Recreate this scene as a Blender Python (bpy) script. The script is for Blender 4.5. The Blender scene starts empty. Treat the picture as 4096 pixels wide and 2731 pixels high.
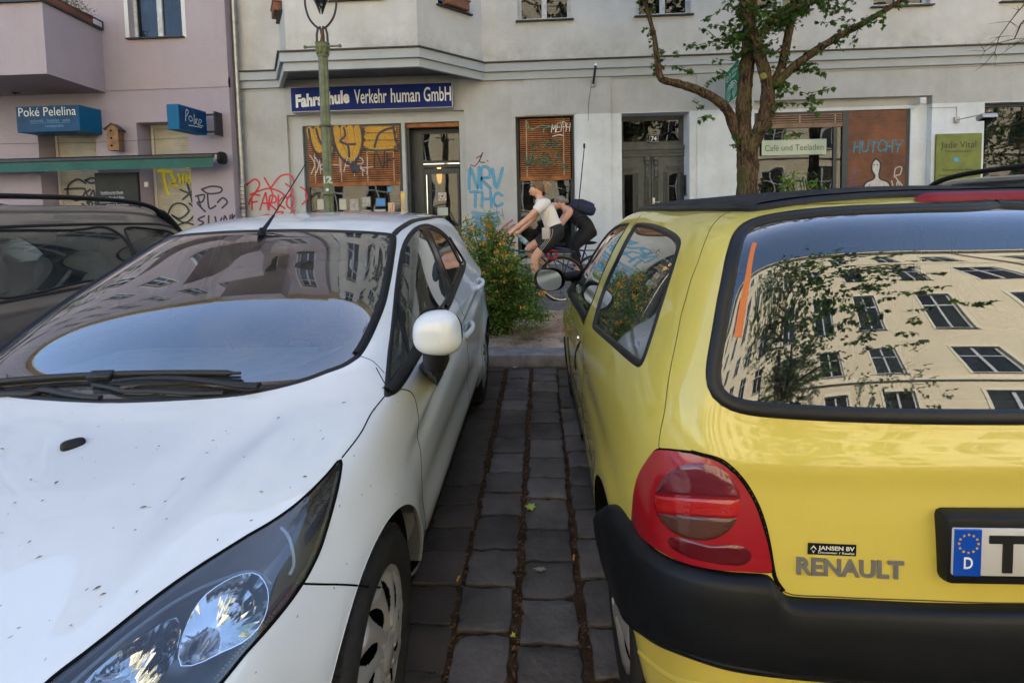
import bpy, bmesh, math, random
import numpy as np
from mathutils import Vector, Matrix
from mathutils.bvhtree import BVHTree
from mathutils.geometry import delaunay_2d_cdt
# ---------------------------------------------------------------- camera, light, exposure
scene = bpy.context.scene
COL = scene.collection
R = math.radians
FPX, CAMH, PITCH, YAW, ROLL = 1990.0, 1.45, R(3.3), R(2.95), R(1.2)
cam_fwd = Vector((-math.sin(YAW)*math.cos(PITCH), math.cos(YAW)*math.cos(PITCH), -math.sin(PITCH)))
_rt = Vector((math.cos(YAW), math.sin(YAW), 0)); _up = _rt.cross(cam_fwd)
cam_rt = _rt*math.cos(ROLL) - _up*math.sin(ROLL)
cam_up = _up*math.cos(ROLL) + _rt*math.sin(ROLL)
PPX = 2048.0
PPY = 830 + FPX*cam_up.y/cam_fwd.y
cd = bpy.data.cameras.new('camera'); cam = bpy.data.objects.new('camera', cd); COL.objects.link(cam)
cd.lens = FPX/4096*36; cd.sensor_width = 36; cd.shift_y = (PPY-1365.5)/4096; cd.clip_start = .02; cd.clip_end = 500
m = Matrix((cam_rt, cam_up, -cam_fwd)).transposed().to_4x4(); m.translation = (0, 0, CAMH)
cam.matrix_world = m
scene.camera = cam
SUN_EL, SUN_AZ = R(50), R(12)                    # the sun stands behind the near house row, azimuth from +Y towards +X
world = bpy.data.worlds.new('World'); scene.world = world; world.use_nodes = True
wn = world.node_tree.nodes; wl = world.node_tree.links
sky = wn.new('ShaderNodeTexSky'); sky.sky_type = 'NISHITA'; sky.sun_disc = False
sky.sun_elevation = SUN_EL; sky.sun_rotation = SUN_AZ; sky.air_density = 1.0; sky.dust_density = .6; sky.ozone_density = 1.0
wn['Background'].inputs[1].default_value = .115
wl.new(sky.outputs[0], wn['Background'].inputs[0])
sl = bpy.data.lights.new('sun', 'SUN'); sl.energy = 5.0; sl.angle = R(.5); sl.color = (1, .94, .85)
so = bpy.data.objects.new('sun', sl); COL.objects.link(so)
sdir = Vector((math.sin(SUN_AZ)*math.cos(SUN_EL), math.cos(SUN_AZ)*math.cos(SUN_EL), math.sin(SUN_EL)))
so.rotation_euler = (-sdir).to_track_quat('-Z', 'Y').to_euler(); so.location = (0, 0, 30)
scene.view_settings.view_transform = 'Standard'; scene.view_settings.look = 'None'
scene.view_settings.exposure = 2.22; scene.view_settings.gamma = 1.0
scene.render.engine = 'CYCLES'
scene.cycles.use_denoising = True
scene.cycles.max_bounces = 8; scene.cycles.transparent_max_bounces = 12
scene.cycles.caustics_reflective = False; scene.cycles.caustics_refractive = False
# ---------------------------------------------------------------- measuring helpers
CAMP = Vector((0, 0, CAMH))
def ray(px, py):
 return (cam_rt*((px-PPX)/FPX) - cam_up*((py-PPY)/FPX) + cam_fwd).normalized()
def at(px, py, X=None, Y=None, Z=None):
 d = ray(px, py)
 t = (Y/d.y) if Y is not None else (X/d.x if X is not None else (Z-CAMH)/d.z)
 return CAMP + d*t
def zz(ox, oy, s):
 return lambda x, y: (ox+x/s, oy+y/s)
zU = zz(0, 0, 1/1.7415); z7 = zz(2200, 700, 1.2405); z9 = zz(2200, 1700, 1.2405); zA = zz(2150, 800, 1.742)
z1 = zz(1500, 850, 1.96); z5 = zz(0, 750, 1.3835); z8 = zz(0, 1600, 1.176); zW = zz(1350, 1850, 1.78)
zp = zz(1900, 650, 2.613); zT = zz(2400, 0, 1.96)
# ---------------------------------------------------------------- materials
MATS = {}
def mat(name, col=(.5, .5, .5), rough=.6, metal=0.0, spec=.5, coat=0.0, coat_r=.03, var=0.0, vscale=3.0, bump=0.0, bscale=40.0,
  emis=None, es=0.0, trans=0.0, ior=1.45, alpha=1.0, sheen=0.0, dark=None, detail=6):
 if name in MATS: return MATS[name]
 m = bpy.data.materials.new(name); m.use_nodes = True; MATS[name] = m
 nt = m.node_tree; n = nt.nodes; l = nt.links; p = n['Principled BSDF']
 p.inputs['Base Color'].default_value = (*col, 1); p.inputs['Roughness'].default_value = rough
 p.inputs['Metallic'].default_value = metal; p.inputs['Specular IOR Level'].default_value = spec
 p.inputs['Coat Weight'].default_value = coat; p.inputs['Coat Roughness'].default_value = coat_r
 p.inputs['Transmission Weight'].default_value = trans; p.inputs['IOR'].default_value = ior
 p.inputs['Alpha'].default_value = alpha; p.inputs['Sheen Weight'].default_value = sheen
 if emis: p.inputs['Emission Color'].default_value = (*emis, 1); p.inputs['Emission Strength'].default_value = es
 if var > 0 or bump > 0:
  tc = n.new('ShaderNodeTexCoord')
 if var > 0:
  nz = n.new('ShaderNodeTexNoise'); nz.inputs['Scale'].default_value = vscale; nz.inputs['Detail'].default_value = detail; nz.inputs['Roughness'].default_value = .65
  l.new(tc.outputs['Object'], nz.inputs['Vector'])
  cr = n.new('ShaderNodeValToRGB'); cr.color_ramp.elements[0].position = .3; cr.color_ramp.elements[1].position = .7
  d = dark or tuple(c*(1-var) for c in col); b = tuple(min(1, c*(1+var*.5)) for c in col)
  cr.color_ramp.elements[0].color = (*d, 1); cr.color_ramp.elements[1].color = (*b, 1)
  l.new(nz.outputs['Fac'], cr.inputs['Fac']); l.new(cr.outputs['Color'], p.inputs['Base Color'])
 if bump > 0:
  nb = n.new('ShaderNodeTexNoise'); nb.inputs['Scale'].default_value = bscale; nb.inputs['Detail'].default_value = 5
  l.new(tc.outputs['Object'], nb.inputs['Vector'])
  bp = n.new('ShaderNodeBump'); bp.inputs['Strength'].default_value = bump; bp.inputs['Distance'].default_value = .01
  l.new(nb.outputs['Fac'], bp.inputs['Height']); l.new(bp.outputs['Normal'], p.inputs['Normal'])
 return m
def paint_mat(name, col, dirt=(.3, .24, .16), speck=.5, flake=0.0, grime=.35, gz=.55):
 """car paint: base under clearcoat, with faint dust, specks and road grime low on the panels"""
 m = bpy.data.materials.new(name); m.use_nodes = True; MATS[name] = m
 nt = m.node_tree; n = nt.nodes; l = nt.links; p = n['Principled BSDF']
 p.inputs['Roughness'].default_value = .45; p.inputs['Coat Weight'].default_value = 1; p.inputs['Coat Roughness'].default_value = .025
 p.inputs['Metallic'].default_value = flake
 geo = n.new('ShaderNodeNewGeometry')
 dust = n.new('ShaderNodeTexNoise'); dust.inputs['Scale'].default_value = 2.3; dust.inputs['Detail'].default_value = 8; dust.inputs['Roughness'].default_value = .7
 l.new(geo.outputs['Position'], dust.inputs['Vector'])
 r1 = n.new('ShaderNodeValToRGB'); r1.color_ramp.elements[0].position = .45; r1.color_ramp.elements[1].position = .85
 l.new(dust.outputs['Fac'], r1.inputs['Fac'])
 mu = n.new('ShaderNodeMath'); mu.operation = 'MULTIPLY'; mu.inputs[1].default_value = grime*.6; l.new(r1.outputs['Color'], mu.inputs[0])
 vo = n.new('ShaderNodeTexVoronoi'); vo.inputs['Scale'].default_value = 30; vo.inputs['Randomness'].default_value = 1
 wob = n.new('ShaderNodeTexNoise'); wob.inputs['Scale'].default_value = 60
 l.new(geo.outputs['Position'], wob.inputs['Vector'])
 mixv = n.new('ShaderNodeVectorMath'); mixv.operation = 'MULTIPLY_ADD'; mixv.inputs[1].default_value = (.012, .012, .012)
 l.new(wob.outputs['Color'], mixv.inputs[0]); l.new(geo.outputs['Position'], mixv.inputs[2]); l.new(mixv.outputs[0], vo.inputs['Vector'])
 r2 = n.new('ShaderNodeValToRGB'); r2.color_ramp.elements[0].position = .045; r2.color_ramp.elements[0].color = (1, 1, 1, 1); r2.color_ramp.elements[1].position = .09; r2.color_ramp.elements[1].color = (0, 0, 0, 1)
 l.new(vo.outputs['Distance'], r2.inputs['Fac'])
 sel = n.new('ShaderNodeMath'); sel.operation = 'GREATER_THAN'; sel.inputs[1].default_value = .55
 sc = n.new('ShaderNodeSeparateColor'); l.new(vo.outputs['Color'], sc.inputs[0]); l.new(sc.outputs[0], sel.inputs[0])
 m2 = n.new('ShaderNodeMath'); m2.operation = 'MULTIPLY'; l.new(r2.outputs['Color'], m2.inputs[0]); l.new(sel.outputs[0], m2.inputs[1])
 m3 = n.new('ShaderNodeMath'); m3.operation = 'MULTIPLY'; m3.inputs[1].default_value = speck; l.new(m2.outputs[0], m3.inputs[0])
 sp = n.new('ShaderNodeSeparateXYZ'); l.new(geo.outputs['Position'], sp.inputs[0])
 mr = n.new('ShaderNodeMapRange'); mr.inputs[1].default_value = gz; mr.inputs[2].default_value = .12; mr.inputs[3].default_value = 0; mr.inputs[4].default_value = grime
 l.new(sp.outputs[2], mr.inputs[0])
 mm = n.new('ShaderNodeMath'); mm.operation = 'MULTIPLY'; l.new(mr.outputs[0], mm.inputs[0]); l.new(dust.outputs['Fac'], mm.inputs[1])
 a1 = n.new('ShaderNodeMath'); a1.operation = 'ADD'; l.new(mu.outputs[0], a1.inputs[0]); l.new(m3.outputs[0], a1.inputs[1])
 a2 = n.new('ShaderNodeMath'); a2.operation = 'ADD'; a2.use_clamp = True; l.new(a1.outputs[0], a2.inputs[0]); l.new(mm.outputs[0], a2.inputs[1])
 mx = n.new('ShaderNodeMix'); mx.data_type = 'RGBA'; mx.inputs[6].default_value = (*col, 1); mx.inputs[7].default_value = (*dirt, 1)
 l.new(a2.outputs[0], mx.inputs[0]); l.new(mx.outputs[2], p.inputs['Base Color'])
 cr = n.new('ShaderNodeMapRange'); cr.inputs[3].default_value = .02; cr.inputs[4].default_value = .35; l.new(a2.outputs[0], cr.inputs[0]); l.new(cr.outputs[0], p.inputs['Coat Roughness'])
 return m
def glass_mat(name, tint=(.8, .9, .86), boost=2.0, dust=.03, rough=0.0):
 """thin pane: fresnel mix of a clear tinted pane and a mirror reflection, with a little dust"""
 m = bpy.data.materials.new(name); m.use_nodes = True; MATS[name] = m
 nt = m.node_tree; n = nt.nodes; l = nt.links; n.remove(n['Principled BSDF'])
 tr = n.new('ShaderNodeBsdfTransparent'); tr.inputs[0].default_value = (*tint, 1)
 gl = n.new('ShaderNodeBsdfGlossy'); gl.inputs['Roughness'].default_value = rough; gl.inputs['Color'].default_value = (.97, .98, 1, 1)
 fr = n.new('ShaderNodeFresnel'); fr.inputs[0].default_value = 1.5
 mu = n.new('ShaderNodeMath'); mu.operation = 'MULTIPLY'; mu.inputs[1].default_value = boost; mu.use_clamp = True
 l.new(fr.outputs[0], mu.inputs[0])
 mx = n.new('ShaderNodeMixShader'); l.new(mu.outputs[0], mx.inputs[0]); l.new(tr.outputs[0], mx.inputs[1]); l.new(gl.outputs[0], mx.inputs[2])
 df = n.new('ShaderNodeBsdfDiffuse'); df.inputs[0].default_value = (.45, .42, .38, 1)
 nz = n.new('ShaderNodeTexNoise'); nz.inputs['Scale'].default_value = 6; nz.inputs['Detail'].default_value = 10
 geo = n.new('ShaderNodeNewGeometry'); l.new(geo.outputs['Position'], nz.inputs['Vector'])
 mr = n.new('ShaderNodeMapRange'); mr.inputs[1].default_value = .35; mr.inputs[2].default_value = .8; mr.inputs[3].default_value = dust*.3; mr.inputs[4].default_value = dust*2.5
 l.new(nz.outputs['Fac'], mr.inputs[0])
 mx2 = n.new('ShaderNodeMixShader'); l.new(mr.outputs[0], mx2.inputs[0]); l.new(mx.outputs[0], mx2.inputs[1]); l.new(df.outputs[0], mx2.inputs[2])
 l.new(mx2.outputs[0], n['Material Output'].inputs[0])
 return m
def spray_mat(name, col, soft=.35, op=.92):
 """spray paint line: opaque in the middle, breaking up towards the edges (UV v runs across the line)"""
 m = bpy.data.materials.new(name); m.use_nodes = True; MATS[name] = m
 nt = m.node_tree; n = nt.nodes; l = nt.links; p = n['Principled BSDF']
 p.inputs['Base Color'].default_value = (*col, 1); p.inputs['Roughness'].default_value = .5
 uv = n.new('ShaderNodeUVMap'); sp = n.new('ShaderNodeSeparateXYZ'); l.new(uv.outputs[0], sp.inputs[0])
 nz = n.new('ShaderNodeTexNoise'); nz.inputs['Scale'].default_value = 45; nz.inputs['Detail'].default_value = 4
 geo = n.new('ShaderNodeNewGeometry'); l.new(geo.outputs['Position'], nz.inputs['Vector'])
 s1 = n.new('ShaderNodeMath'); s1.operation = 'SUBTRACT'; s1.inputs[1].default_value = .5; l.new(sp.outputs[1], s1.inputs[0])
 ab = n.new('ShaderNodeMath'); ab.operation = 'ABSOLUTE'; l.new(s1.outputs[0], ab.inputs[0])
 mr = n.new('ShaderNodeMapRange'); mr.interpolation_type = 'SMOOTHSTEP'; mr.inputs[1].default_value = .5; mr.inputs[2].default_value = .5-soft*.5-.02; mr.inputs[3].default_value = 0; mr.inputs[4].default_value = op
 l.new(ab.outputs[0], mr.inputs[0])
 mn = n.new('ShaderNodeMapRange'); mn.inputs[1].default_value = .3; mn.inputs[2].default_value = .6; mn.inputs[3].default_value = .75; mn.inputs[4].default_value = 1.15; l.new(nz.outputs['Fac'], mn.inputs[0])
 mu = n.new('ShaderNodeMath'); mu.operation = 'MULTIPLY'; mu.use_clamp = True; l.new(mr.outputs[0], mu.inputs[0]); l.new(mn.outputs[0], mu.inputs[1])
 l.new(mu.outputs[0], p.inputs['Alpha'])
 return m
# ---------------------------------------------------------------- object helpers
def tag(o, label=None, cat=None, group=None, kind=None):
 if label: o['label'] = label
 if cat: o['category'] = cat
 if group: o['group'] = group
 if kind: o['kind'] = kind
 return o
def thing(name, label, cat, loc=(0, 0, 0), group=None):
 o = bpy.data.objects.new(name, None); COL.objects.link(o); o.location = loc; o.empty_display_size = .1
 return tag(o, label, cat, group)
def origin_of(o):
 v = Vector(o.location); p = o.parent
 while p: v = v+p.location; p = p.parent
 return v
def link(name, me, parent=None, label=None):
 o = bpy.data.objects.new(name, me); COL.objects.link(o)
 if parent:
  o.parent = parent; w = Vector((0, 0, 0)); w = world_loc(parent); o.matrix_parent_inverse = Matrix.Translation(-w)
 if label: o['label'] = label
 return o
def world_loc(o):
 while o.parent: o = o.parent
 return Vector(o.location) if o.type == 'EMPTY' else Vector((0, 0, 0))
def link2(name, me, parent=None, label=None):
 o = bpy.data.objects.new(name, me); COL.objects.link(o)
 if parent:
  o.parent = parent
  if parent.parent is None and parent.type == 'EMPTY': o.matrix_parent_inverse = Matrix.Translation(-Vector(parent.location))
 if label: o['label'] = label
 return o
def dup(root, loc, label=None, rotz=0.0, group=None):
 r = root.copy(); COL.objects.link(r); r.location = loc; r.rotation_euler = (0, 0, rotz)
 if label: r['label'] = label
 if group: r['group'] = group
 for ch in list(root.children):
  c = ch.copy(); COL.objects.link(c); c.parent = r
  for g in list(ch.children):
   d = g.copy(); COL.objects.link(d); d.parent = c
 return r
class MB:
 def __init__(s): s.v = []; s.f = []; s.uv = None; s.mi = []; s.cur = 0
 def add(s, vs, fs):
  b = len(s.v); s.v += [tuple(p) for p in vs]; s.f += [tuple(i+b for i in f) for f in fs]; s.mi += [s.cur]*len(fs); return s
 def box(s, x0, x1, y0, y1, z0, z1, M=None):
  vs = [Vector((x, y, z)) for x in (x0, x1) for y in (y0, y1) for z in (z0, z1)]
  if M: vs = [M @ v for v in vs]
  return s.add(vs, [(0, 1, 3, 2), (4, 6, 7, 5), (0, 4, 5, 1), (2, 3, 7, 6), (0, 2, 6, 4), (1, 5, 7, 3)])
 def cbox(s, x0, x1, y0, y1, z0, z1, c=.004, M=None):
  """box with chamfered edges"""
  bm = bmesh.new(); bmesh.ops.create_cube(bm, size=1)
  for v in bm.verts: v.co = Vector(((x0+x1)/2+v.co.x*(x1-x0), (y0+y1)/2+v.co.y*(y1-y0), (z0+z1)/2+v.co.z*(z1-z0)))
  bmesh.ops.bevel(bm, geom=bm.edges[:]+bm.verts[:], offset=min(c, .45*min(abs(x1-x0), abs(y1-y0), abs(z1-z0))), segments=2, affect='EDGES', profile=.5)
  bm.verts.index_update()
  vs = [(M @ v.co) if M else v.co.copy() for v in bm.verts]; fs = [tuple(v.index for v in f.verts) for f in bm.faces]; bm.free()
  return s.add(vs, fs)
 def tube(s, pts, rad, seg=8, caps=True, flat=1.0, up=Vector((0, 0, 1))):
  pts = [Vector(p) for p in pts]; n = len(pts)
  if not hasattr(rad, '__len__'): rad = [rad]*n
  rings = []; prev = None
  for i, p in enumerate(pts):
   t = (pts[min(i+1, n-1)]-pts[max(i-1, 0)]).normalized()
   a = prev if prev is not None else (up if abs(t.dot(up)) < .95 else Vector((1, 0, 0)))
   a = (a-t*a.dot(t)).normalized(); prev = a; b = t.cross(a)
   rings.append([p+(a*math.cos(k/seg*math.tau)*flat+b*math.sin(k/seg*math.tau))*rad[i] for k in range(seg)])
  vs = [v for r in rings for v in r]
  fs = [(i*seg+k, i*seg+(k+1) % seg, (i+1)*seg+(k+1) % seg, (i+1)*seg+k) for i in range(n-1) for k in range(seg)]
  if caps: fs += [tuple(range(seg))[::-1], tuple((n-1)*seg+k for k in range(seg))]
  return s.add(vs, fs)
 def lathe(s, prof, c, axis='Z', seg=32, M=None, closed=False):
  """prof: list of (r, h)"""
  c = Vector(c); vs = []
  for r, h in prof:
   for k in range(seg):
    a = k/seg*math.tau; u, w = r*math.cos(a), r*math.sin(a)
    v = Vector((u, w, h)) if axis == 'Z' else (Vector((h, u, w)) if axis == 'X' else Vector((w, h, u)))
    vs.append((M @ v if M else v)+c)
  n = len(prof); m_ = n if closed else n-1
  fs = [(i*seg+k, i*seg+(k+1) % seg, ((i+1) % n)*seg+(k+1) % seg, ((i+1) % n)*seg+k) for i in range(m_) for k in range(seg)]
  return s.add(vs, fs)
 def ball(s, c, r, seg=16, rings=10, M=None, p=1.0):
  c = Vector(c); r = Vector(r) if hasattr(r, '__len__') else Vector((r, r, r)); vs = []; sg = lambda a: math.copysign(abs(a)**p, a)
  for i in range(rings+1):
   t = math.pi*i/rings
   for k in range(seg):
    a = k/seg*math.tau
    v = Vector((sg(math.sin(t))*sg(math.cos(a))*r.x, sg(math.sin(t))*sg(math.sin(a))*r.y, sg(math.cos(t))*r.z)); vs.append((M @ v if M else v)+c)
  fs = [(i*seg+k, (i+1)*seg+k, (i+1)*seg+(k+1) % seg, i*seg+(k+1) % seg) for i in range(rings) for k in range(seg)]
  return s.add(vs, fs)
 def prism(s, poly, d):
  """poly: list of 3D points (planar), d: extrusion vector"""
  n = len(poly); poly = [Vector(p) for p in poly]; d = Vector(d)
  return s.add(poly+[p+d for p in poly], [tuple(range(n))[::-1], tuple(range(n, 2*n))]+[(i, (i+1) % n, n+(i+1) % n, n+i) for i in range(n)])
 def build(s, name, m, parent=None, smooth=False, label=None, ang=None, clean=True):
  me = bpy.data.meshes.new(name); me.from_pydata(s.v, [], s.f)
  ms = m if isinstance(m, (list, tuple)) else [m]
  for x in ms: me.materials.append(x)
  if len(ms) > 1: me.polygons.foreach_set('material_index', s.mi)
  if clean:
   bm = bmesh.new(); bm.from_mesh(me); bmesh.ops.remove_doubles(bm, verts=bm.verts, dist=1e-5); bmesh.ops.recalc_face_normals(bm, faces=bm.faces); bm.to_mesh(me); bm.free()
  if smooth:
   me.polygons.foreach_set('use_smooth', [True]*len(me.polygons))
   me.set_sharp_from_angle(angle=R(ang if ang else 40))
  me.update()
  return link2(name, me, parent, label)
def text_mesh(txt, h, width=None, extrude=0.0, bevel=0.0, bold=0.0, shear=0.0, space=1.0):
 """flat or raised lettering in the XY plane, returned as (verts, faces), origin bottom left, cap height h"""
 cu = bpy.data.curves.new('t', 'FONT'); cu.body = txt; cu.size = 1; cu.extrude = extrude; cu.bevel_depth = bevel; cu.offset = bold; cu.shear = shear; cu.space_character = space; cu.resolution_u = 4
 o = bpy.data.objects.new('t', cu); COL.objects.link(o); bpy.context.view_layer.update()
 me = bpy.data.meshes.new_from_object(o.evaluated_get(bpy.context.evaluated_depsgraph_get()))
 vs = [v.co.copy() for v in me.vertices]; fs = [tuple(p.vertices) for p in me.polygons]
 bpy.data.objects.remove(o); bpy.data.curves.remove(cu); bpy.data.meshes.remove(me)
 x0 = min(v.x for v in vs); x1 = max(v.x for v in vs)
 sy = h/.70; sx = sy if width is None else width/(x1-x0)
 return [Vector(((v.x-x0)*sx, v.y*sy, v.z)) for v in vs], fs
def put_text(mb, txt, h, o, ex=(1, 0, 0), ey=(0, 0, 1), width=None, depth=0.0, **k):
 vs, fs = text_mesh(txt, h, width, extrude=depth, **k); o = Vector(o); ex = Vector(ex).normalized(); ey = Vector(ey).normalized(); ez = ex.cross(ey)
 mb.add([o+ex*v.x+ey*v.y+ez*(v.z) for v in vs], fs)
def smooth_path(pts, n=6, closed=False):
 pts = [Vector(p) for p in pts]; N = len(pts); out = []
 rng = range(N) if closed else range(N-1)
 for i in rng:
  g = (lambda k: pts[k % N]) if closed else (lambda k: pts[max(0, min(N-1, k))])
  p0, p1, p2, p3 = g(i-1), g(i), g(i+1), g(i+2)
  for j in range(n):
   t = j/n; out.append(.5*((2*p1)+(p2-p0)*t+(2*p0-5*p1+4*p2-p3)*t*t+(3*p1-p0-3*p2+p3)*t**3))
 if not closed: out.append(pts[-1])
 return out
# ---------------------------------------------------------------- car body surfaces
def natspline(P, t, ts):
 """natural cubic spline through P[k] (any trailing shape) at params t, sampled at ts"""
 P = np.asarray(P, float); n = len(t); h = np.diff(t); sh = P.shape[1:]; Y = P.reshape(n, -1)
 A = np.zeros((n, n)); B = np.zeros((n, Y.shape[1])); A[0, 0] = A[-1, -1] = 1
 for i in range(1, n-1):
  A[i, i-1] = h[i-1]; A[i, i] = 2*(h[i-1]+h[i]); A[i, i+1] = h[i]
  B[i] = 6*((Y[i+1]-Y[i])/h[i]-(Y[i]-Y[i-1])/h[i-1])
 M = np.linalg.solve(A, B)
 k = np.clip(np.searchsorted(t, ts, side='right')-1, 0, n-2); d = (ts-t[k])[:, None]; hk = h[k][:, None]
 a = (M[k+1]-M[k])/(6*hk); b = M[k]/2; c = (Y[k+1]-Y[k])/hk-(2*hk*M[k]+hk*M[k+1])/6
 return (a*d**3+b*d**2+c*d+Y[k]).reshape((len(ts),)+sh)
def cols(near, far, ymid, w, zn, zs, zf, n_n, n_f, arc=0.0, ncol=17):
 """one ring of the half shell from the near centre line round the side to the far centre line.
 near, far: y of the ends; w: half width; zn, zs, zf: heights at the near centre, side, far centre"""
 out = []
 for k in range(ncol):
  th = math.pi*k/(ncol-1)
  c, s = math.cos(th), math.sin(th)
  n = n_n if th <= math.pi/2 else n_f
  e = 2.0/n
  x = w*abs(s)**e; yy = abs(c)**e
  y = ymid-(ymid-near)*yy+arc*x*x*yy**.5 if c > 0 else ymid+(far-ymid)*yy
  z = zs+((zn if c > 0 else zf)-zs)*(yy**2.2)
  out.append((x, y, z))
 return out
class Shell:
 """half shell (s >= 0) in car coordinates; side = +1/-1 tells which world side s points to, xc the centre line"""
 def __init__(self, rings, xc, side, nu=150, nv=300, disp=None, smooth=40, cw=None):
  P = np.array(rings)                              # (R, C, 3): s, y, z
  self.xc, self.side = xc, side
  def mirx(a): b = a.copy(); b[..., 0] *= -1; return b
  P = np.concatenate([mirx(P[:, 2:0:-1]), P, mirx(P[:, -2:-4:-1])], axis=1)
  P = np.concatenate([P, mirx(P[-2:-4:-1])], axis=0)
  Rn, Cn = P.shape[:2]
  def cum(P, ax):
   d = np.linalg.norm(np.diff(P, axis=ax), axis=2).mean(axis=1-ax); return np.concatenate([[0], np.cumsum(np.maximum(d, .02))])
  tu = cum(P, 0); us = np.linspace(tu[0], tu[Rn-3], nu)
  S = natspline(P, tu, us)
  St = np.swapaxes(S, 0, 1); tv = cum(P, 1); vs = np.linspace(tv[2], tv[Cn-3], nv)
  S = np.swapaxes(natspline(St, tv, vs), 0, 1)      # (nu, nv, 3)
  for _ in range(smooth):
   E = np.concatenate([mirx(S[:, 1:2]), S, mirx(S[:, -2:-1])], axis=1)
   E = np.concatenate([2*E[:1]-E[1:2], E, mirx(E[-2:-1])], axis=0)
   S = S*.5+(E[1:-1, :-2]+E[1:-1, 2:]+E[:-2, 1:-1]+E[2:, 1:-1])*.125
  S[:, 0, 0] = 0; S[:, -1, 0] = 0; S[-1, :, 0] = 0
  self.nu, self.nv = nu, nv
  self.S = S; self.N = self.normals(S)
  if disp is not None:
   S = S+self.N*disp(S)[..., None]; S[:, 0, 0] = 0; S[:, -1, 0] = 0; S[-1, :, 0] = 0
   self.S = S; self.N = self.normals(S)
  W = self.world(S)
  vs_ = W.reshape(-1, 3).tolist()
  fs = [(i*nv+j, i*nv+j+1, (i+1)*nv+j+1, (i+1)*nv+j) for i in range(nu-1) for j in range(nv-1)]
  self.bvh = BVHTree.FromPolygons(vs_, fs)
 def normals(self, S):
  def mirx(a): b = a.copy(); b[..., 0] *= -1; return b
  E = np.concatenate([mirx(S[:, 1:2]), S, mirx(S[:, -2:-1])], axis=1)
  E = np.concatenate([2*E[:1]-E[1:2], E, mirx(E[-2:-1])], axis=0)
  du = E[2:, 1:-1]-E[:-2, 1:-1]; dv = E[1:-1, 2:]-E[1:-1, :-2]
  N = np.cross(du, dv); L = np.linalg.norm(N, axis=2, keepdims=True); L[L < 1e-12] = 1; N = N/L
  if N[self.nu//3, self.nv//2, 0] < 0: N = -N
  return N
 def world(self, S):
  W = S.copy(); W[..., 0] = self.xc+self.side*S[..., 0]; return W
 def _uv(self, loc, idx):
  i, j = divmod(idx, self.nv-1)
  a = self.S[i, j]; b = self.S[i, j+1]; c = self.S[i+1, j+1]; d = self.S[i+1, j]
  p = np.array([(loc.x-self.xc)*self.side, loc.y, loc.z])
  fu = fv = .5
  for _ in range(4):
   q = (a*(1-fu)*(1-fv)+b*(1-fu)*fv+c*fu*fv+d*fu*(1-fv))
   du = (d-a)*(1-fv)+(c-b)*fv; dv = (b-a)*(1-fu)+(c-d)*fu; r = p-q
   M = np.array([[du@du, du@dv], [du@dv, dv@dv]]); rhs = np.array([du@r, dv@r])
   try: s = np.linalg.solve(M+np.eye(2)*1e-12, rhs)
   except Exception: break
   fu += s[0]; fv += s[1]
  return (i+min(1, max(0, fu)), j+min(1, max(0, fv)))
 def cast(self, o, d, far=60):
  loc, nrm, idx, dist = self.bvh.ray_cast(Vector(o), Vector(d), far)
  if loc is None:
   best = None; o = Vector(o); d = Vector(d).normalized()
   for k in range(160):
    q = o+d*(.3+k*.035); l2, n2, i2, ds = self.bvh.find_nearest(q)
    if best is None or ds < best[0]: best = (ds, l2, i2)
   loc, idx = best[1], best[2]
  return self._uv(loc, idx)
 def pix(self, px, py): return self.cast(CAMP, ray(px, py))
 def pix2(self, px, py):
  """like pix but for either half: returns uv and +1 / -1"""
  d = ray(px, py); o = CAMP; l1 = self.bvh.ray_cast(o, d); o2 = Vector((2*self.xc-o.x, o.y, o.z)); d2 = Vector((-d.x, d.y, d.z)); l2 = self.bvh.ray_cast(o2, d2)
  if l1[0] is not None and (l2[0] is None or l1[3] <= l2[3]): return self._uv(l1[0], l1[2]), 1
  if l2[0] is not None: return self._uv(l2[0], l2[2]), -1
  return self.pix(px, py), 1
 def wpath(self, pxs, h, step=.015):
  out = []
  for q in pxs:
   uv, g = self.pix2(*q); p = self.pos(uv, h)
   if g < 0: p.x = 2*self.xc-p.x
   out.append(p)
  return smooth_path(out, 8)
 def side_uv(self, y, z): return self.cast((self.xc+self.side*3, y, z), (-self.side, 0, 0))
 def top_uv(self, s, y): return self.cast((self.xc+self.side*s, y, 5), (0, 0, -1))
 def near_uv(self, s, z): return self.cast((self.xc+self.side*s, -3, z), (0, 1, 0))
 def nearest(self, P):
  l, n, i, d = self.bvh.find_nearest(Vector(P)); return self._uv(l, i)
 def ev(self, uv, A=None):
  A = self.S if A is None else A
  u = min(max(uv[0], 0), self.nu-1.0001); v = min(max(uv[1], 0), self.nv-1.0001); i, j = int(u), int(v); fu, fv = u-i, v-j
  return A[i, j]*(1-fu)*(1-fv)+A[i, j+1]*(1-fu)*fv+A[i+1, j+1]*fu*fv+A[i+1, j]*fu*(1-fv)
 def pos(self, uv, off=0.0):
  p = self.ev(uv)+self.nrm_l(uv)*off; return Vector((self.xc+self.side*p[0], p[1], p[2]))
 def nrm_l(self, uv):
  n = self.ev(uv, self.N); return n/max(1e-9, np.linalg.norm(n))
 def nrm(self, uv):
  n = self.nrm_l(uv); return Vector((self.side*n[0], n[1], n[2]))
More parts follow.
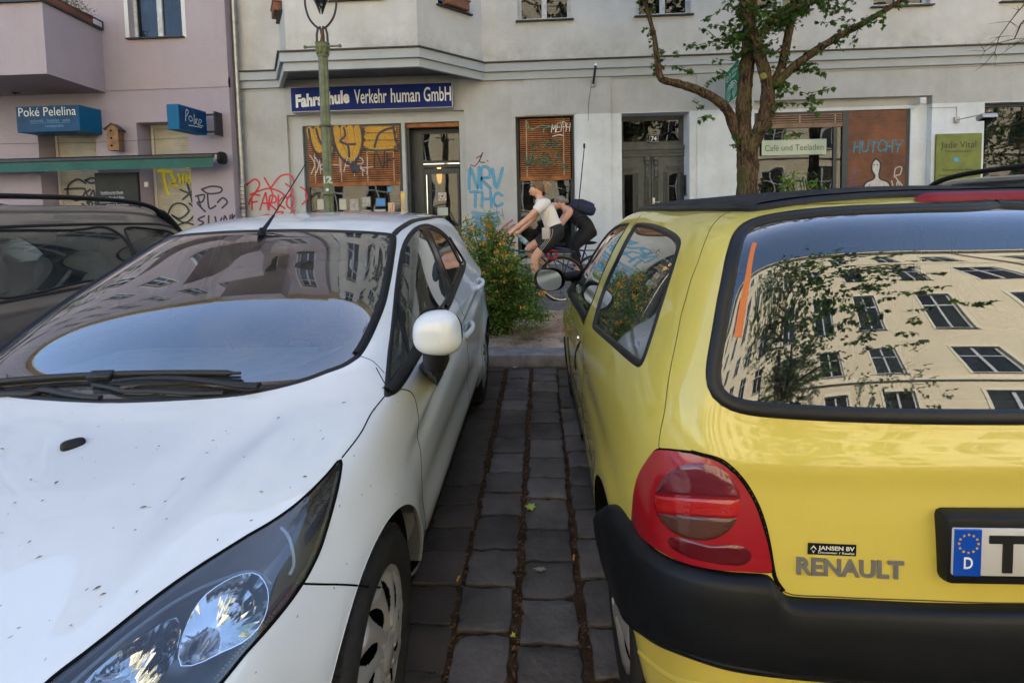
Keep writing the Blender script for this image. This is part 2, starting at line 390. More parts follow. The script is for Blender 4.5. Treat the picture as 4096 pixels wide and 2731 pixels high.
 # ---- cutting the shell into panels
 def cut(self, outlines, extra=None):
  """outlines: dict name -> closed list of uv. later names win. returns verts uv, dict name -> tris"""
  nu, nv = self.nu, self.nv
  pts = [Vector((i, j)) for i in range(nu) for j in range(nv)]; ed = []
  for nm, poly in outlines.items():
   b = len(pts); n = len(poly)
   pts += [Vector(p) for p in poly]; ed += [(b+k, b+(k+1) % n) for k in range(n)]
  V, E, F, _, _, _ = delaunay_2d_cdt(pts, ed, [], 0, 1e-4)
  V = np.array([(v.x, v.y) for v in V]); F = np.array([f for f in F if len(f) == 3])
  C = V[F].mean(axis=1)
  own = np.zeros(len(F), int); names = ['body']+list(outlines)
  inside = (C[:, 0] > -1e-6) & (C[:, 0] < nu-1+1e-6) & (C[:, 1] > -1e-6) & (C[:, 1] < nv-1+1e-6)
  for k, (nm, poly) in enumerate(outlines.items()):
   own[self.inpoly(C, poly)] = k+1
  self.V, self.F, self.own, self.names = V, F[inside], own[inside], names
 @staticmethod
 def inpoly(C, poly):
  x, y = C[:, 0], C[:, 1]; res = np.zeros(len(C), bool); n = len(poly); j = n-1
  for i in range(n):
   xi, yi = poly[i]; xj, yj = poly[j]
   if yi != yj:
    c = ((yi > y) != (yj > y)) & (x < (xj-xi)*(y-yi)/(yj-yi)+xi); res ^= c
   j = i
  return res
 def panel(self, names, name, m, parent, off=0.0, both=True, merge=True, offfn=None, sides=None):
  """mesh of the named cut regions; both sides of the car as one mesh"""
  ks = [self.names.index(n) for n in names]; F = self.F[np.isin(self.own, ks)]
  used, inv = np.unique(F, return_inverse=True); F = inv.reshape(-1, 3); UV = self.V[used]
  u = np.clip(UV[:, 0], 0, self.nu-1.0001); v = np.clip(UV[:, 1], 0, self.nv-1.0001); i = u.astype(int); j = v.astype(int); fu = (u-i)[:, None]; fv = (v-j)[:, None]
  def g(A): return A[i, j]*(1-fu)*(1-fv)+A[i, j+1]*(1-fu)*fv+A[i+1, j+1]*fu*fv+A[i+1, j]*fu*(1-fv)
  P = g(self.S); N = g(self.N); N /= np.maximum(1e-9, np.linalg.norm(N, axis=1, keepdims=True))
  o = off if offfn is None else offfn(P)[:, None]
  P = P+N*o
  sides = sides or ([1, -1] if both else [1])
  vs = []; fs = []; ns = []
  for sg in sides:
   b = len(vs); W = P.copy(); W[:, 0] = self.xc+self.side*sg*P[:, 0]; M = N.copy(); M[:, 0] = self.side*sg*N[:, 0]
   vs += W.tolist(); ns += M.tolist()
   a, bb, c = P[F[0, 0]], P[F[0, 1]], P[F[0, 2]]
   fn = np.cross(W[F[:, 1]]-W[F[:, 0]], W[F[:, 2]]-W[F[:, 0]]); ok = (fn*M[F[:, 0]]).sum(axis=1) >= 0
   FF = np.where(ok[:, None], F, F[:, ::-1])+b
   fs += FF.tolist()
  me = bpy.data.meshes.new(name); me.from_pydata(vs, [], fs); me.materials.append(m)
  me.polygons.foreach_set('use_smooth', [True]*len(me.polygons)); me.update()
  if offfn is None: me.normals_split_custom_set_from_vertices(ns)
  return link2(name, me, parent)
 def pair(self, names, name, m, parent, **k):
  return [self.panel(names, name, m, parent, sides=[g], **k) for g in (1, -1)]
 def resample(self, uvs, step=.012, closed=False, sm=5):
  """uv control points -> evenly spaced smooth uv path"""
  q = smooth_path([(a[0], a[1], 0) for a in uvs], sm, closed); q = [(p.x, p.y) for p in q]
  if closed: q.append(q[0])
  P = [self.pos(p) for p in q]; L = [0]
  for a, b in zip(P, P[1:]): L.append(L[-1]+(b-a).length)
  n = max(4, int(L[-1]/step)); out = []
  k = 0
  for i in range(n+(0 if closed else 1)):
   s = L[-1]*i/n
   while k < len(L)-2 and L[k+1] < s: k += 1
   t = (s-L[k])/max(1e-9, L[k+1]-L[k]); out.append((q[k][0]*(1-t)+q[k+1][0]*t, q[k][1]*(1-t)+q[k+1][1]*t))
  return out
 def ribbon(self, uvs, prof, mb, closed=False, mirror=True):
  """prof: list of (across metres, height metres) laid along the uv path; + across is to the left of travel seen from outside"""
  n = len(uvs); P = [self.pos(p) for p in uvs]; Nn = [self.nrm(p) for p in uvs]; m_ = len(prof)
  for sg in ([1, -1] if mirror else [1]):
   vs = []
   for i in range(n):
    if closed: t = P[(i+1) % n]-P[i-1]
    else: t = P[min(i+1, n-1)]-P[max(i-1, 0)]
    t.normalize(); a = Nn[i].cross(t).normalized()
    for (w, h) in prof:
     q = P[i]+a*w+Nn[i]*h
     if sg < 0: q.x = 2*self.xc-q.x
     vs.append(q)
   fs = [(i*m_+k, i*m_+k+1, ((i+1) % n)*m_+k+1, ((i+1) % n)*m_+k) for i in range(n if closed else n-1) for k in range(m_-1)]
   if sg*self.side < 0: fs = [f[::-1] for f in fs]
   mb.add(vs, fs)
  return mb
 def strip(self, ua, ub, n, prof, mb, mirror=True, closed=False):
  """surface between two uv paths, prof: list of (t, height)"""
  def rs(q):
   P = [self.pos(p) for p in q]; L = [0]
   for a, b in zip(P, P[1:]): L.append(L[-1]+(b-a).length)
   out = []; k = 0
   for i in range(n):
    s = L[-1]*i/(n-1)
    while k < len(L)-2 and L[k+1] < s: k += 1
    t = (s-L[k])/max(1e-9, L[k+1]-L[k]); out.append((q[k][0]*(1-t)+q[k+1][0]*t, q[k][1]*(1-t)+q[k+1][1]*t))
   return out
  A, B = rs(ua), rs(ub); m_ = len(prof)
  for sg in ([1, -1] if mirror else [1]):
   vs = []
   for a, b in zip(A, B):
    for (t, h) in prof:
     q = self.pos((a[0]*(1-t)+b[0]*t, a[1]*(1-t)+b[1]*t), h)
     if sg < 0: q.x = 2*self.xc-q.x
     vs.append(q)
   mb.add(vs, [(i*m_+k, i*m_+k+1, (i+1)*m_+k+1, (i+1)*m_+k) for i in range(n-1) for k in range(m_-1)])
  return mb
SEAL = [(0.002, -.006), (0.0, .0005), (-.003, .0035), (-.011, .0042), (-.018, .003), (-.021, -.001), (-.021, -.012)]
def orient(sh, uvs, cw=True):
 """make a closed path run so that -across points to its inside"""
 P = [sh.pos(p) for p in uvs]; c = sum(P, Vector())/len(P); N = sh.nrm(uvs[0]); i = 0
 t = (P[1]-P[0]).normalized(); a = N.cross(t)
 s = 0
 for i in range(0, len(P), max(1, len(P)//24)):
  t = (P[(i+1) % len(P)]-P[i]).normalized(); a = sh.nrm(uvs[i]).cross(t); s += 1 if a.dot(c-P[i]) > 0 else -1
 return uvs[::-1] if s > 0 else uvs
def wheel(parent, c, side, r, w, tyre_m, hub_m, dark_m, spokes=7, style='spoke'):
 spokes = 11 if style == 'spoke' else spokes
 """c: centre; side: +1 if outside faces +x. tyre > rim as one wheel part with sub-parts"""
 x, y, z = c; sx = side
 rr = r*.66
 prof = [(rr, w*.42), (rr+.006, w*.47), (r*.80, w*.53), (r*.93, w*.50), (r*.975, w*.42), (r*.99, w*.3), (r, .0), (r*.99, -w*.3), (r*.95, -w*.48), (rr, -w*.45)]
 mb = MB(); mb.lathe([(a, h*sx) for a, h in prof], (x-sx*w*.5, y, z), 'X', 64, closed=True)
 t = mb.build('wheel', tyre_m, parent, True, ang=50)
 mb = MB(); k = 60
 for i in range(k):
  a = i/k*math.tau
  for off in (-.3, 0, .3):
   M = Matrix.Translation((x-sx*w*.5+off*w, y, z)) @ Matrix.Rotation(a+off*.1, 4, 'X')
   mb.box(-w*.11, w*.11, -.009, .009, r-.006, r+.0035, M)
 mb.build('tread', tyre_m, t)
 NA, rs = 336, [.262*i/40 for i in range(41)]
 sc = rr/.262; rs = [q*sc for q in rs]
 def hgt(rad, a):
  q = rad/rr
  base = .012+.018*(1-q*q)
  if q < .25: return base+.006
  if .28 < q < .93:
   ph = (a*spokes/math.tau) % 1
   base += .016*abs(math.cos(ph*math.pi))**1.2-.006
  return base if q < .97 else .014
 vs = [];
 for i, rad in enumerate(rs):
  for k in range(NA):
   a = k/NA*math.tau+(.55*rad/rr if style == 'spoke' else 0)
   vs.append((x-sx*w*.5+sx*(w*.36+hgt(rad, k/NA*math.tau)), y+rad*math.cos(a), z+rad*math.sin(a)))
 fs = []
 for i in range(len(rs)-1):
  for k in range(NA):
   ph = ((k+.5)/NA*spokes) % 1; q = (rs[i]+rs[i+1])/2/rr
   hole = (.36 < q < .90 and abs(ph-.5) < .24*math.sin((q-.36)/.54*math.pi)**.7) if style == 'spoke' else (.55 < q < .9 and abs(ph-.5) < .12*math.sin((q-.55)/.35*math.pi)**.5)
   if not hole: fs.append((i*NA+k, i*NA+(k+1) % NA, (i+1)*NA+(k+1) % NA, (i+1)*NA+k))
 mb = MB(); mb.add(vs, fs)
 b = len(rs)-1
 mb.lathe([(rr, sx*(w*.36+.014)), (rr*1.015, sx*(w*.36+.017)), (rr*1.03, sx*(w*.36+.010)), (rr*1.03, sx*w*.3)], (x-sx*w*.5, y, z), 'X', 96)
 mb.build('hub_cap', hub_m, t, True, ang=60)
 mb = MB(); mb.lathe([(0, sx*w*.22), (rr*1.01, sx*w*.22), (rr*1.02, sx*w*.4)], (x-sx*w*.5, y, z), 'X', 48); mb.build('rim', dark_m, t)
 if style == 'spoke':
  mb = MB(); mb.lathe([(0, sx*.055), (.028, sx*.054), (.036, sx*.048), (.038, sx*.03)], (x-sx*w*.5+sx*(w*.36-.012), y, z), 'X', 32)
  for i in range(12):
   a = i/12*math.tau; M = Matrix.Translation((x-sx*w*.5+sx*(w*.36+.028), y, z)) @ Matrix.Rotation(a, 4, 'X'); mb.box(-.006, .008, -.005, .005, .036, .052, M)
  mb.build('hub_centre', hub_m, t, True)
 return t
WHITE = paint_mat('white_paint', (.63, .655, .67), dirt=(.13, .115, .095), speck=.8, grime=.17, gz=.5)
YELLOW = paint_mat('yellow_paint', (.60, .475, .075), dirt=(.22, .18, .08), speck=.3, grime=.22, gz=.5)
TAUPE = paint_mat('taupe_paint', (.17, .14, .115), dirt=(.2, .17, .13), speck=.3, flake=.5, grime=.4)
BLACKP = paint_mat('black_paint', (.012, .013, .016), dirt=(.12, .11, .1), speck=.3, grime=.25)
BLACKPL = mat('black_plastic', (.009, .009, .010), .45, spec=.3, var=.35, vscale=9, bump=.12, bscale=900)
BUMPER = mat('bumper_plastic', (.0065, .007, .008), .42, spec=.3, var=.4, vscale=5, bump=.10, bscale=700)
RUBBER = mat('seal_rubber', (.010, .010, .011), .42, spec=.35, bump=.05, bscale=300)
GLOSSB = mat('black_gloss_trim', (.012, .012, .014), .12, spec=.6)
TYRE = mat('tyre_rubber', (.022, .021, .020), .75, spec=.3, var=.5, vscale=14, bump=.25, bscale=120)
SILVER = mat('wheel_silver', (.36, .35, .33), .36, metal=.35, var=.15, vscale=10, coat=.3)
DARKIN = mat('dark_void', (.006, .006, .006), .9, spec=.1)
CHROME = mat('chrome', (.86, .86, .87), .06, metal=1.0)
GAP = mat('panel_gap', (.006, .006, .006), .9, spec=.05)
CARGLASS = glass_mat('car_glass', (.62, .74, .69), 2.3, .035)
WINDGLASS = glass_mat('windscreen_glass', (.58, .68, .64), 3.2, .05)
REARGLASS = glass_mat('rear_window_glass', (.28, .40, .46), 3.0, .02)
CLEAR = glass_mat('clear_lens', (.93, .95, .96), 1.6, .015)
SEATF = mat('seat_fabric', (.07, .075, .085), .9, var=.3, vscale=60)
GREYPL = mat('grey_interior_plastic', (.16, .165, .17), .55, var=.15, vscale=8)
MIRROR = mat('mirror_silver', (.9, .92, .92), .01, metal=1.0)
def grid_disp_none(S): return np.zeros(S.shape[:2])
def rbox(mb, c, r, p=.45, seg=20, rings=12, M=None): mb.ball(c, r, seg, rings, M, p)
# ---------------------------------------------------------------- yellow hatchback (rear towards the camera)
def mirx_w(sh, p): return Vector((2*sh.xc-p.x, p.y, p.z))
def seal_pair(sh, uvs, prof, m, parent, name='window_seal', label=None):
 for k, sg in enumerate((1, -1)):
  mb = MB(); n0 = len(mb.v); sh.ribbon(uvs, prof, mb, closed=True, mirror=False)
  if sg < 0:
   mb.v = [(2*sh.xc-a, b, c) for a, b, c in mb.v]; mb.f = [f[::-1] for f in mb.f]
  mb.build(name, m, parent, True, ang=70)
def gaps(sh, paths, parent, w=.0028, name='panel_gap', h=.0006):
 mb = MB()
 for p in paths: sh.ribbon(p, [(-w, -.001), (-w*.9, h), (w*.9, h), (w, -.001)], mb)
 return mb.build(name, GAP, parent, True, ang=80)
def build_twingo():
 XC = 1.02
 rg = [(0.99, 4.28, 2.7, .76, .235, .20, .17, 9, 7),
          (0.955, 4.33, 2.7, .798, .27, .245, .24, 9, 8),
          (0.925, 4.36, 2.7, .818, .40, .37, .38, 9.5, 9),
          (0.910, 4.36, 2.7, .826, .54, .52, .52, 9.5, 9),
          (0.915, 4.33, 2.7, .826, .68, .67, .63, 10, 9),
          (0.925, 4.20, 2.7, .818, .82, .80, .74, 10, 8),
          (0.943, 3.90, 2.7, .802, .94, .90, .85, 12, 7),
          (0.967, 3.70, 2.6, .778, 1.035, .97, .92, 13, 6),
          (0.992, 3.45, 2.5, .738, 1.13, 1.08, 1.08, 13, 5),
          (1.036, 3.15, 2.3, .688, 1.26, 1.22, 1.27, 12, 4.5),
          (1.080, 2.95, 2.1, .638, 1.365, 1.33, 1.38, 11, 4),
          (1.130, 2.82, 2.0, .570, 1.425, 1.405, 1.42, 8, 4),
          (1.220, 2.70, 2.0, .44, 1.452, 1.443, 1.443, 5, 4),
          (1.400, 2.55, 2.0, .24, 1.468, 1.462, 1.455, 4, 3.5),
          (1.600, 2.40, 2.0, .0, 1.474, 1.474, 1.462, 4, 3.5)]
 rings = [cols(a, b, c, d, e, f, g, h, i) for (a, b, c, d, e, f, g, h, i) in rg]
 wy = [1.46, 3.80]
 def disp(S):
  s, y, z = S[..., 0], S[..., 1], S[..., 2]; D = np.zeros(s.shape)
  for c in wy:
   r = np.hypot(y-c, z-.28); D += .010*np.exp(-((r-.34)/.06)**2)*(s > .6)
  D -= .006*np.exp(-((z-.70)/.05)**2)*(s > .7)*np.clip((y-1.3)/.3, 0, 1)
  D += .010*np.exp(-((z-.955)/.035)**2)*(y < 1.1)*np.clip((.72-s)/.1, 0, 1)
  return D
 sh = Shell(rings, XC, -1, 150, 300, disp)
 T = thing('parked_car', 'small yellow hatchback with black folding roof, seen from behind', 'car', (XC, 2.65, 0))
 P = lambda f, L: [sh.pix(*f(*q)) for q in L]
 rs = sh.resample
 q_out = orient(sh, rs(P(zA, [(690, 165), (720, 157), (800, 165), (880, 190), (950, 225), (985, 255), (1000, 290), (990, 345), (950, 480), (900, 640), (850, 800), (800, 960), (760, 1080), (730, 1145), (706, 1163), (680, 1155), (600, 1090), (520, 1018), (440, 948), (398, 910), (384, 888), (390, 850), (430, 700), (490, 540), (560, 390), (620, 270), (665, 195)]), .012, True))
 d_out = orient(sh, rs(P(zA, [(640, 160), (600, 163), (560, 176), (480, 222), (410, 285), (345, 365), (295, 450), (262, 545), (244, 640), (262, 690), (300, 757), (335, 815), (350, 790), (420, 610), (500, 415), (580, 262), (630, 180)]), .012, True))
 rw = P(z7, [(2100, 168), (1800, 175), (1400, 190), (1150, 215), (1050, 235), (998, 258), (965, 300), (945, 370), (920, 500), (890, 660), (865, 820), (848, 930), (845, 1000), (858, 1055), (893, 1090), (950, 1112), (1050, 1128), (1300, 1145), (1700, 1160), (2100, 1166)])
 ut, ub = sh.near_uv(.0, sh.pos(rw[0]).z+.006)[0], sh.near_uv(.0, sh.pos(rw[-1]).z)[0]
 rw_path = rs([(ut, 0.0)]+rw+[(ub, 0.0)], .012)
 rw_poly = [(ut, -2)]+rw_path+[(ub, -2)]
 lamp = orient(sh, rs(P(z9, [(545, 122), (620, 128), (720, 140), (830, 175), (900, 225), (960, 295), (1010, 380), (1050, 490), (1080, 600), (1098, 700), (1085, 722), (950, 715), (800, 700), (700, 680), (600, 645), (520, 600), (450, 550), (415, 500), (408, 465), (420, 400), (435, 320), (455, 250), (490, 180), (515, 140)]), .006, True))
 def arch(yc, r, zc=.275): return [sh.side_uv(yc+r*math.cos(a), zc+r*math.sin(a)) for a in [math.pi*k/40 for k in range(41)]]
 def arch_poly(yc, r):
  A = arch(yc, r); return [(-3, A[0][1])]+[(max(0, a[0]), a[1]) for a in A]+[(-3, A[-1][1])]
 tg = P(z7, [(850, 205), (800, 262), (770, 330), (735, 430), (700, 520), (675, 610), (652, 690), (635, 780), (600, 950), (572, 1150), (550, 1260), (540, 1340)])+P(z9, [(545, 115), (600, 118), (720, 132), (835, 168), (910, 220), (970, 290), (1022, 380), (1060, 480), (1088, 600), (1108, 720), (1125, 775), (1160, 822), (1220, 842), (1400, 850), (1800, 866), (2200, 880)])
 tb = sh.near_uv(0, sh.pos(tg[-1]).z)[0]
 tt = sh.near_uv(0, 1.445)[0]
 tg = [sh.pix(*z7(948, 160)), sh.pix(*z7(895, 182))]+tg
 tg_path = rs(tg+[(tb, 0)], .012)
 tg_poly = [(tg_path[0][0], -2), (tg_path[0][0], 0), (tg_path[0][0], tg_path[0][1]*.5)]+tg_path+[(tb, -2)]
 roof = [sh.top_uv(s, y) for s, y in [(.0, 1.26), (.15, 1.26), (.3, 1.25), (.44, 1.235), (.485, 1.25), (.50, 1.32), (.505, 1.6), (.505, 2.0), (.50, 2.4), (.48, 2.66), (.30, 2.74), (0, 2.76)]]
 roof_path = rs(roof, .012)
 roof_poly = [(roof_path[0][0], -2)]+roof_path+[(roof_path[-1][0], sh.nv+2), (sh.nu+3, sh.nv+2), (sh.nu+3, -2)]
 ws = [sh.cast((XC-s, 6, z), (0, -1, 0)) for s, z in [(0, .925), (.3, .925), (.55, .94), (.66, .97), (.66, 1.08), (.60, 1.22), (.53, 1.35), (.3, 1.385), (0, 1.39)]]
 ws_path = rs(ws, .02); ws_poly = [(ws[0][0], sh.nv+3)]+ws_path+[(ws[-1][0], sh.nv+3)]
 hrec = rs(P(zA, [(300, 985), (298, 1030), (290, 1090), (280, 1150), (266, 1188), (258, 1160), (256, 1110), (262, 1060), (278, 1010)]), .006, True)
 sh.cut({'tailgate': tg_poly, 'rear_window': rw_poly, 'quarter': q_out, 'door_glass': d_out, 'lamp': lamp, 'a1': arch_poly(wy[0], .325), 'a2': arch_poly(wy[1], .325), 'roof': roof_poly, 'windscreen': ws_poly, 'handle': hrec})
 body = sh.panel(['body'], 'body', YELLOW, T)
 tail = sh.panel(['tailgate'], 'tailgate', YELLOW, T)
 g = sh.panel(['rear_window'], 'rear_window', REARGLASS, tail, off=-.004)
 full = rw_path+[]
 mb = MB(); sh.ribbon(rw_path[::-1] if orient(sh, rw_path) is rw_path else rw_path, [(a*1.35, h*1.2) for a, h in SEAL], mb); mb.build('window_seal', RUBBER, tail, True, ang=70)
 sh.pair(['quarter'], 'quarter_window', CARGLASS, T, off=-.004); seal_pair(sh, q_out, SEAL, RUBBER, T)
 sh.pair(['door_glass'], 'door_window', CARGLASS, T, off=-.004); seal_pair(sh, d_out, [(a*.7, h*.7) for a, h in SEAL], RUBBER, T)
 sh.panel(['windscreen'], 'windscreen', CARGLASS, T, off=-.003)
 mb = MB(); sh.ribbon(ws_path, [(.012, 0), (.01, .002), (-.012, .002), (-.014, -.004)], mb); mb.build('windscreen_seal', RUBBER, T, True)
 mb = MB(); tr = rs(P(zA, [(222, 652), (262, 712), (300, 772), (332, 836)]), .012)
 sh.ribbon(tr, [(-.022, 0), (-.020, .006), (.0, .010), (.02, .006), (.022, -.002)], mb); mb.build('window_sill_trim', BLACKPL, T, True)
 mb = MB()
 rf = sh.panel(['roof'], 'folding_roof', mat('roof_canvas', (.018, .018, .02), .7, spec=.3, var=.5, vscale=7, bump=.35, bscale=260), T, off=0, offfn=lambda Pp: np.minimum(.016, .003+.5*np.maximum(0, .505-Pp[:, 0]))+.003*np.sin(Pp[:, 1]*22))
 mb = MB(); sh.ribbon(roof_path, [(.014, -.002), (.012, .006), (.004, .012), (-.008, .014), (-.016, .008)], mb); sh.ribbon(roof_path[::-1], [(.016, .0), (.01, .012), (0, .015), (-.012, .008), (-.014, -.002)], mb)
 mb.build('roof_edge_trim', BLACKPL, rf, True)
 LENS = bpy.data.materials.new('red_lens'); MATS['red_lens'] = LENS; LENS.use_nodes = True
 p = LENS.node_tree.nodes['Principled BSDF']; p.inputs['Base Color'].default_value = (.31, .002, .008, 1); p.inputs['Roughness'].default_value = .35; p.inputs['Coat Weight'].default_value = 1; p.inputs['Coat Roughness'].default_value = .015
 AMB = mat('lens_amber_dark', (.075, .015, .004), .25, coat=1, bump=.4, bscale=420)
 RED2 = mat('lens_red_bright', (.38, .004, .004), .2, coat=1, bump=.2, bscale=300)
 REF = mat('lens_reflector', (.13, .008, .016), .15, metal=.1, coat=1, bump=.35, bscale=18)
 DRED = mat('lens_dark_red', (.10, .003, .006), .2, coat=1)
 Pl = np.array([tuple(sh.pos(a)) for a in lamp])
 lc = Pl.mean(axis=0)
 ls = [XC-lc[0], lc[1], lc[2]]
 for ob in sh.pair(['lamp'], 'tail_light', LENS, T, off=-.001, offfn=lambda Q: .012*np.clip(1-((Q[:, 0]-ls[0])**2/.03+(Q[:, 2]-ls[2])**2/.02), 0, 1)):
  sg = 1 if ob.data.vertices[0].co.x < XC else -1
  def patch(name, pl, m, h):
   mbp = MB(); uv = [sh.pix(*z9(*q)) for q in pl]; uv = rs(uv, .006, True) if name == 'fog_segment' else uv; c = (sum(a[0] for a in uv)/len(uv), sum(a[1] for a in uv)/len(uv))
   K = 6; n = len(uv); vs = [];
   for k in range(K+1):
    for a in uv:
     t = k/K; q = (c[0]+(a[0]-c[0])*t, c[1]+(a[1]-c[1])*t); w = sh.pos(q)
     lx, lz = XC-w.x, w.z; bul = .012*max(0, 1-((lx-ls[0])**2/.03+(lz-ls[2])**2/.02))
     w = sh.pos(q, bul+h*(1 if k < K else .3)-.001)
     if sg < 0: w.x = 2*XC-w.x
     vs.append(w)
   mbp.add(vs, [(k*n+i, k*n+(i+1) % n, (k+1)*n+(i+1) % n, (k+1)*n+i) for k in range(K) for i in range(n)]); mbp.build(name, m, ob, True, ang=80)
  def ell(cx, cy, rx, ry, a0=0, a1=360, n=40): return [(cx+rx*math.cos(R(a)), cy-ry*math.sin(R(a))) for a in np.linspace(a0, a1, n)]
  sgm = lambda y0, y1: [(742-200*math.sqrt(max(0, 1-((y-372)/188)**2)), y+.05*((742-200*math.sqrt(max(0, 1-((y-372)/188)**2)))-742)) for y in np.linspace(y0, y1, 14)]+[(742+200*math.sqrt(max(0, 1-((y-372)/188)**2)), y+.05*200*math.sqrt(max(0, 1-((y-372)/188)**2))) for y in np.linspace(y1, y0, 14)]
  sgm0 = sgm
  def sgm(y0, y1):
   L = sgm0(y0, y1); a, b, c, d = L[13], L[14], L[27], L[0]; lp = lambda p, q: [(p[0]+(q[0]-p[0])*t/12, p[1]+(q[1]-p[1])*t/12) for t in range(1, 12)]
   return L[:14]+lp(a, b)+L[14:]+lp(c, d)
  patch('lamp_ring', ell(742, 372, 213, 195)[:-1], mat('lens_ring', (.20, .006, .010), .15, coat=1), .0022)
  patch('reflector', sgm(186, 345), REF, .0034)
  patch('brake_segment', sgm(351, 432), RED2, .0046)
  patch('amber_segment', sgm(438, 556), AMB, .0040)
  patch('fog_segment', [(600, 560), (640, 545), (720, 562), (800, 582), (900, 580), (960, 590), (995, 620), (990, 660), (950, 682), (880, 680), (780, 665), (680, 640), (615, 600)], DRED, .0030)
 bt = P(z9, [(262, 450), (268, 420), (285, 402), (312, 393), (340, 398), (362, 420), (385, 452), (412, 488), (445, 545), (520, 612), (610, 662), (750, 702), (900, 727), (1000, 733), (1085, 742), (1112, 775), (1150, 828), (1215, 850), (1500, 862), (2100, 884)])
 bt = rs(bt+[(sh.near_uv(0, sh.pos(bt[-1]).z)[0], 0)], .012)
 bb = P(z9, [(262, 470), (268, 540), (290, 640), (325, 770), (360, 860), (400, 945), (460, 1005), (560, 1065), (700, 1115), (900, 1172), (1200, 1210), (1600, 1240), (2100, 1262)])
 bb = rs(bb+[(sh.near_uv(0, sh.pos(bb[-1]).z)[0], 0)], .012)
 mb = MB()
 sh.strip(bt, bb, 180, [(-.005, -.004), (0, .006), (.02, .016), (.06, .024), (.13, .028), (.3, .031), (.6, .033), (.86, .032), (.90, .028), (.915, .024), (.93, .027), (.985, .024), (1.0, .016), (1.005, -.004)], mb)
 bp = mb.build('bumper', BUMPER, T, True, ang=60)
 mb = MB(); q = sh.pix(*z9(297, 530)); mb.ball(sh.pos(q, .026), (.006, .009, .012)); mb.build('bumper_screw', DARKIN, bp, True)
 st = rs(P(zA, [(152, 962), (180, 1085), (212, 1235), (243, 1375), (285, 1510), (316, 1655)]), .012)
 for sg in (1, -1):
  mb = MB(); sh.ribbon(st, [(-.020, -.002), (-.017, .008), (-.008, .012), (.008, .012), (.017, .008), (.020, -.002)], mb, mirror=False)
  if sg < 0: mb.v = [(2*XC-a, b, c) for a, b, c in mb.v]; mb.f = [f[::-1] for f in mb.f]
  mb.build('rub_strip', BLACKPL, T, True)
 dg = rs(P(zA, [(724, 102), (690, 142), (652, 205)]), .01)
 dg2 = rs([sh.side_uv(y, z) for y, z in [(2.30, .86), (2.27, .80), (2.25, .62), (2.29, .42), (2.36, .27), (2.45, .225), (3.3, .215), (3.42, .235)]], .01)
 fu = rs([sh.pix(*z9(*q)) for q in [(540, 120), (500, 150), (470, 200)]], .01)
 gaps(sh, [tg_path], T, w=.0012).data.materials[0] = mat('shadow_seam', (.07, .055, .01), .8)
 gaps(sh, [dg, dg2], T, w=.002)
 gaps(sh, [rs(P(z9, [(700, 131), (835, 168), (910, 220), (970, 290), (1022, 380), (1060, 480), (1088, 600), (1108, 720), (1125, 775), (1160, 822)]), .01)], T, w=.0042)
 mb = MB(); sh.ribbon(lamp, [(.004, -.002), (.0035, .001), (-.0015, .001), (-.0015, -.004)], mb, closed=True); mb.build('lamp_gap', GAP, T, True)
 lip = rs(P(z7, [(885, 205), (845, 262), (805, 340), (770, 430), (735, 520), (708, 610), (688, 690), (668, 760)]), .012)
 for ob in sh.pair(['handle'], 'door_handle', YELLOW, T, off=0, offfn=lambda Q: np.full(len(Q), -.006)): pass
 hb = [sh.pos(a, -.020) for a in hrec]
 for sg in (1, -1):
  mb = MB(); c = sum(hb, Vector())/len(hb); vs = [c]+hb+[sh.pos(a, 0) for a in hrec]; n = len(hb)
  if sg < 0: vs = [mirx_w(sh, v) for v in vs]
  mb.add(vs, [(0, 1+i, 1+(i+1) % n) for i in range(n)]+[(1+i, 1+(i+1) % n, 1+n+(i+1) % n, 1+n+i) for i in range(n)]); mb.build('handle_recess', DARKIN, T, True)
 mb = MB(); kk = sh.pix(*zA(283, 960)); N = sh.nrm(kk)
 for sg in (1, -1):
  pc = sh.pos(kk, .002); pc = pc if sg > 0 else mirx_w(sh, pc)
  mb2 = MB(); mb2.lathe([(0, -.004*sg), (.009, -.004*sg), (.012, -.002*sg), (.013, .003*sg)], pc, 'X', 24); mb2.build('lock_cylinder', CHROME, T, True)
 for sg in (1, -1):
  pc = sh.pos(sh.pix(*zA(134, 905)), .002); pc = pc if sg > 0 else mirx_w(sh, pc)
  mb = MB(); mb.ball(pc, (.008, .028, .014), 16, 10); mb.build('side_indicator', mat('orange_lens', (.7, .16, .01), .2, coat=1), T, True)
 bl = rs([sh.near_uv(.25, 1.4)]+[], .01) if False else None
 zc = sh.pos(sh.pix(*z7(2000, 128)))
 mb = MB(); pts = []
 xL = sh.pos(sh.pix(*z7(1800, 130)))
 hw = abs(XC-xL.x)
 L = [sh.pix(*z7(1805, 131)), sh.pix(*z7(1900, 128)), sh.pix(*z7(2050, 124))]; uc = sum(a[0] for a in L[1:])/2
 hl = rs(L+[(L[-1][0], 0)], .006); n = len(hl)
 for sg in (1, -1):
  vs = []
  for i, a in enumerate(hl):
   t = min(1, i/8); w = .017*math.sqrt(max(.02, 1-(1-t)**2)); tdir = sh.nrm(a).cross(Vector((1, 0, 0))).normalized(); tdir = tdir if tdir.z > 0 else -tdir
   for k in range(9):
    b = math.pi*k/8; q = sh.pos(a)+tdir*(w*math.cos(b))+sh.nrm(a)*(.001+.019*math.sin(b)*math.sqrt(max(.02, 1-(1-t)**2)))
    vs.append(q if sg > 0 else mirx_w(sh, q))
  mb.add(vs, [(i*9+k, i*9+k+1, (i+1)*9+k+1, (i+1)*9+k) for i in range(n-1) for k in range(8)])
 mb.build('high_brake_light', mat('dark_red_lens', (.17, .004, .016), .42, spec=.3), tail, True, ang=80)
 def bp_(s, z, o=0.0): return sh.pos(sh.near_uv(s, z), o)
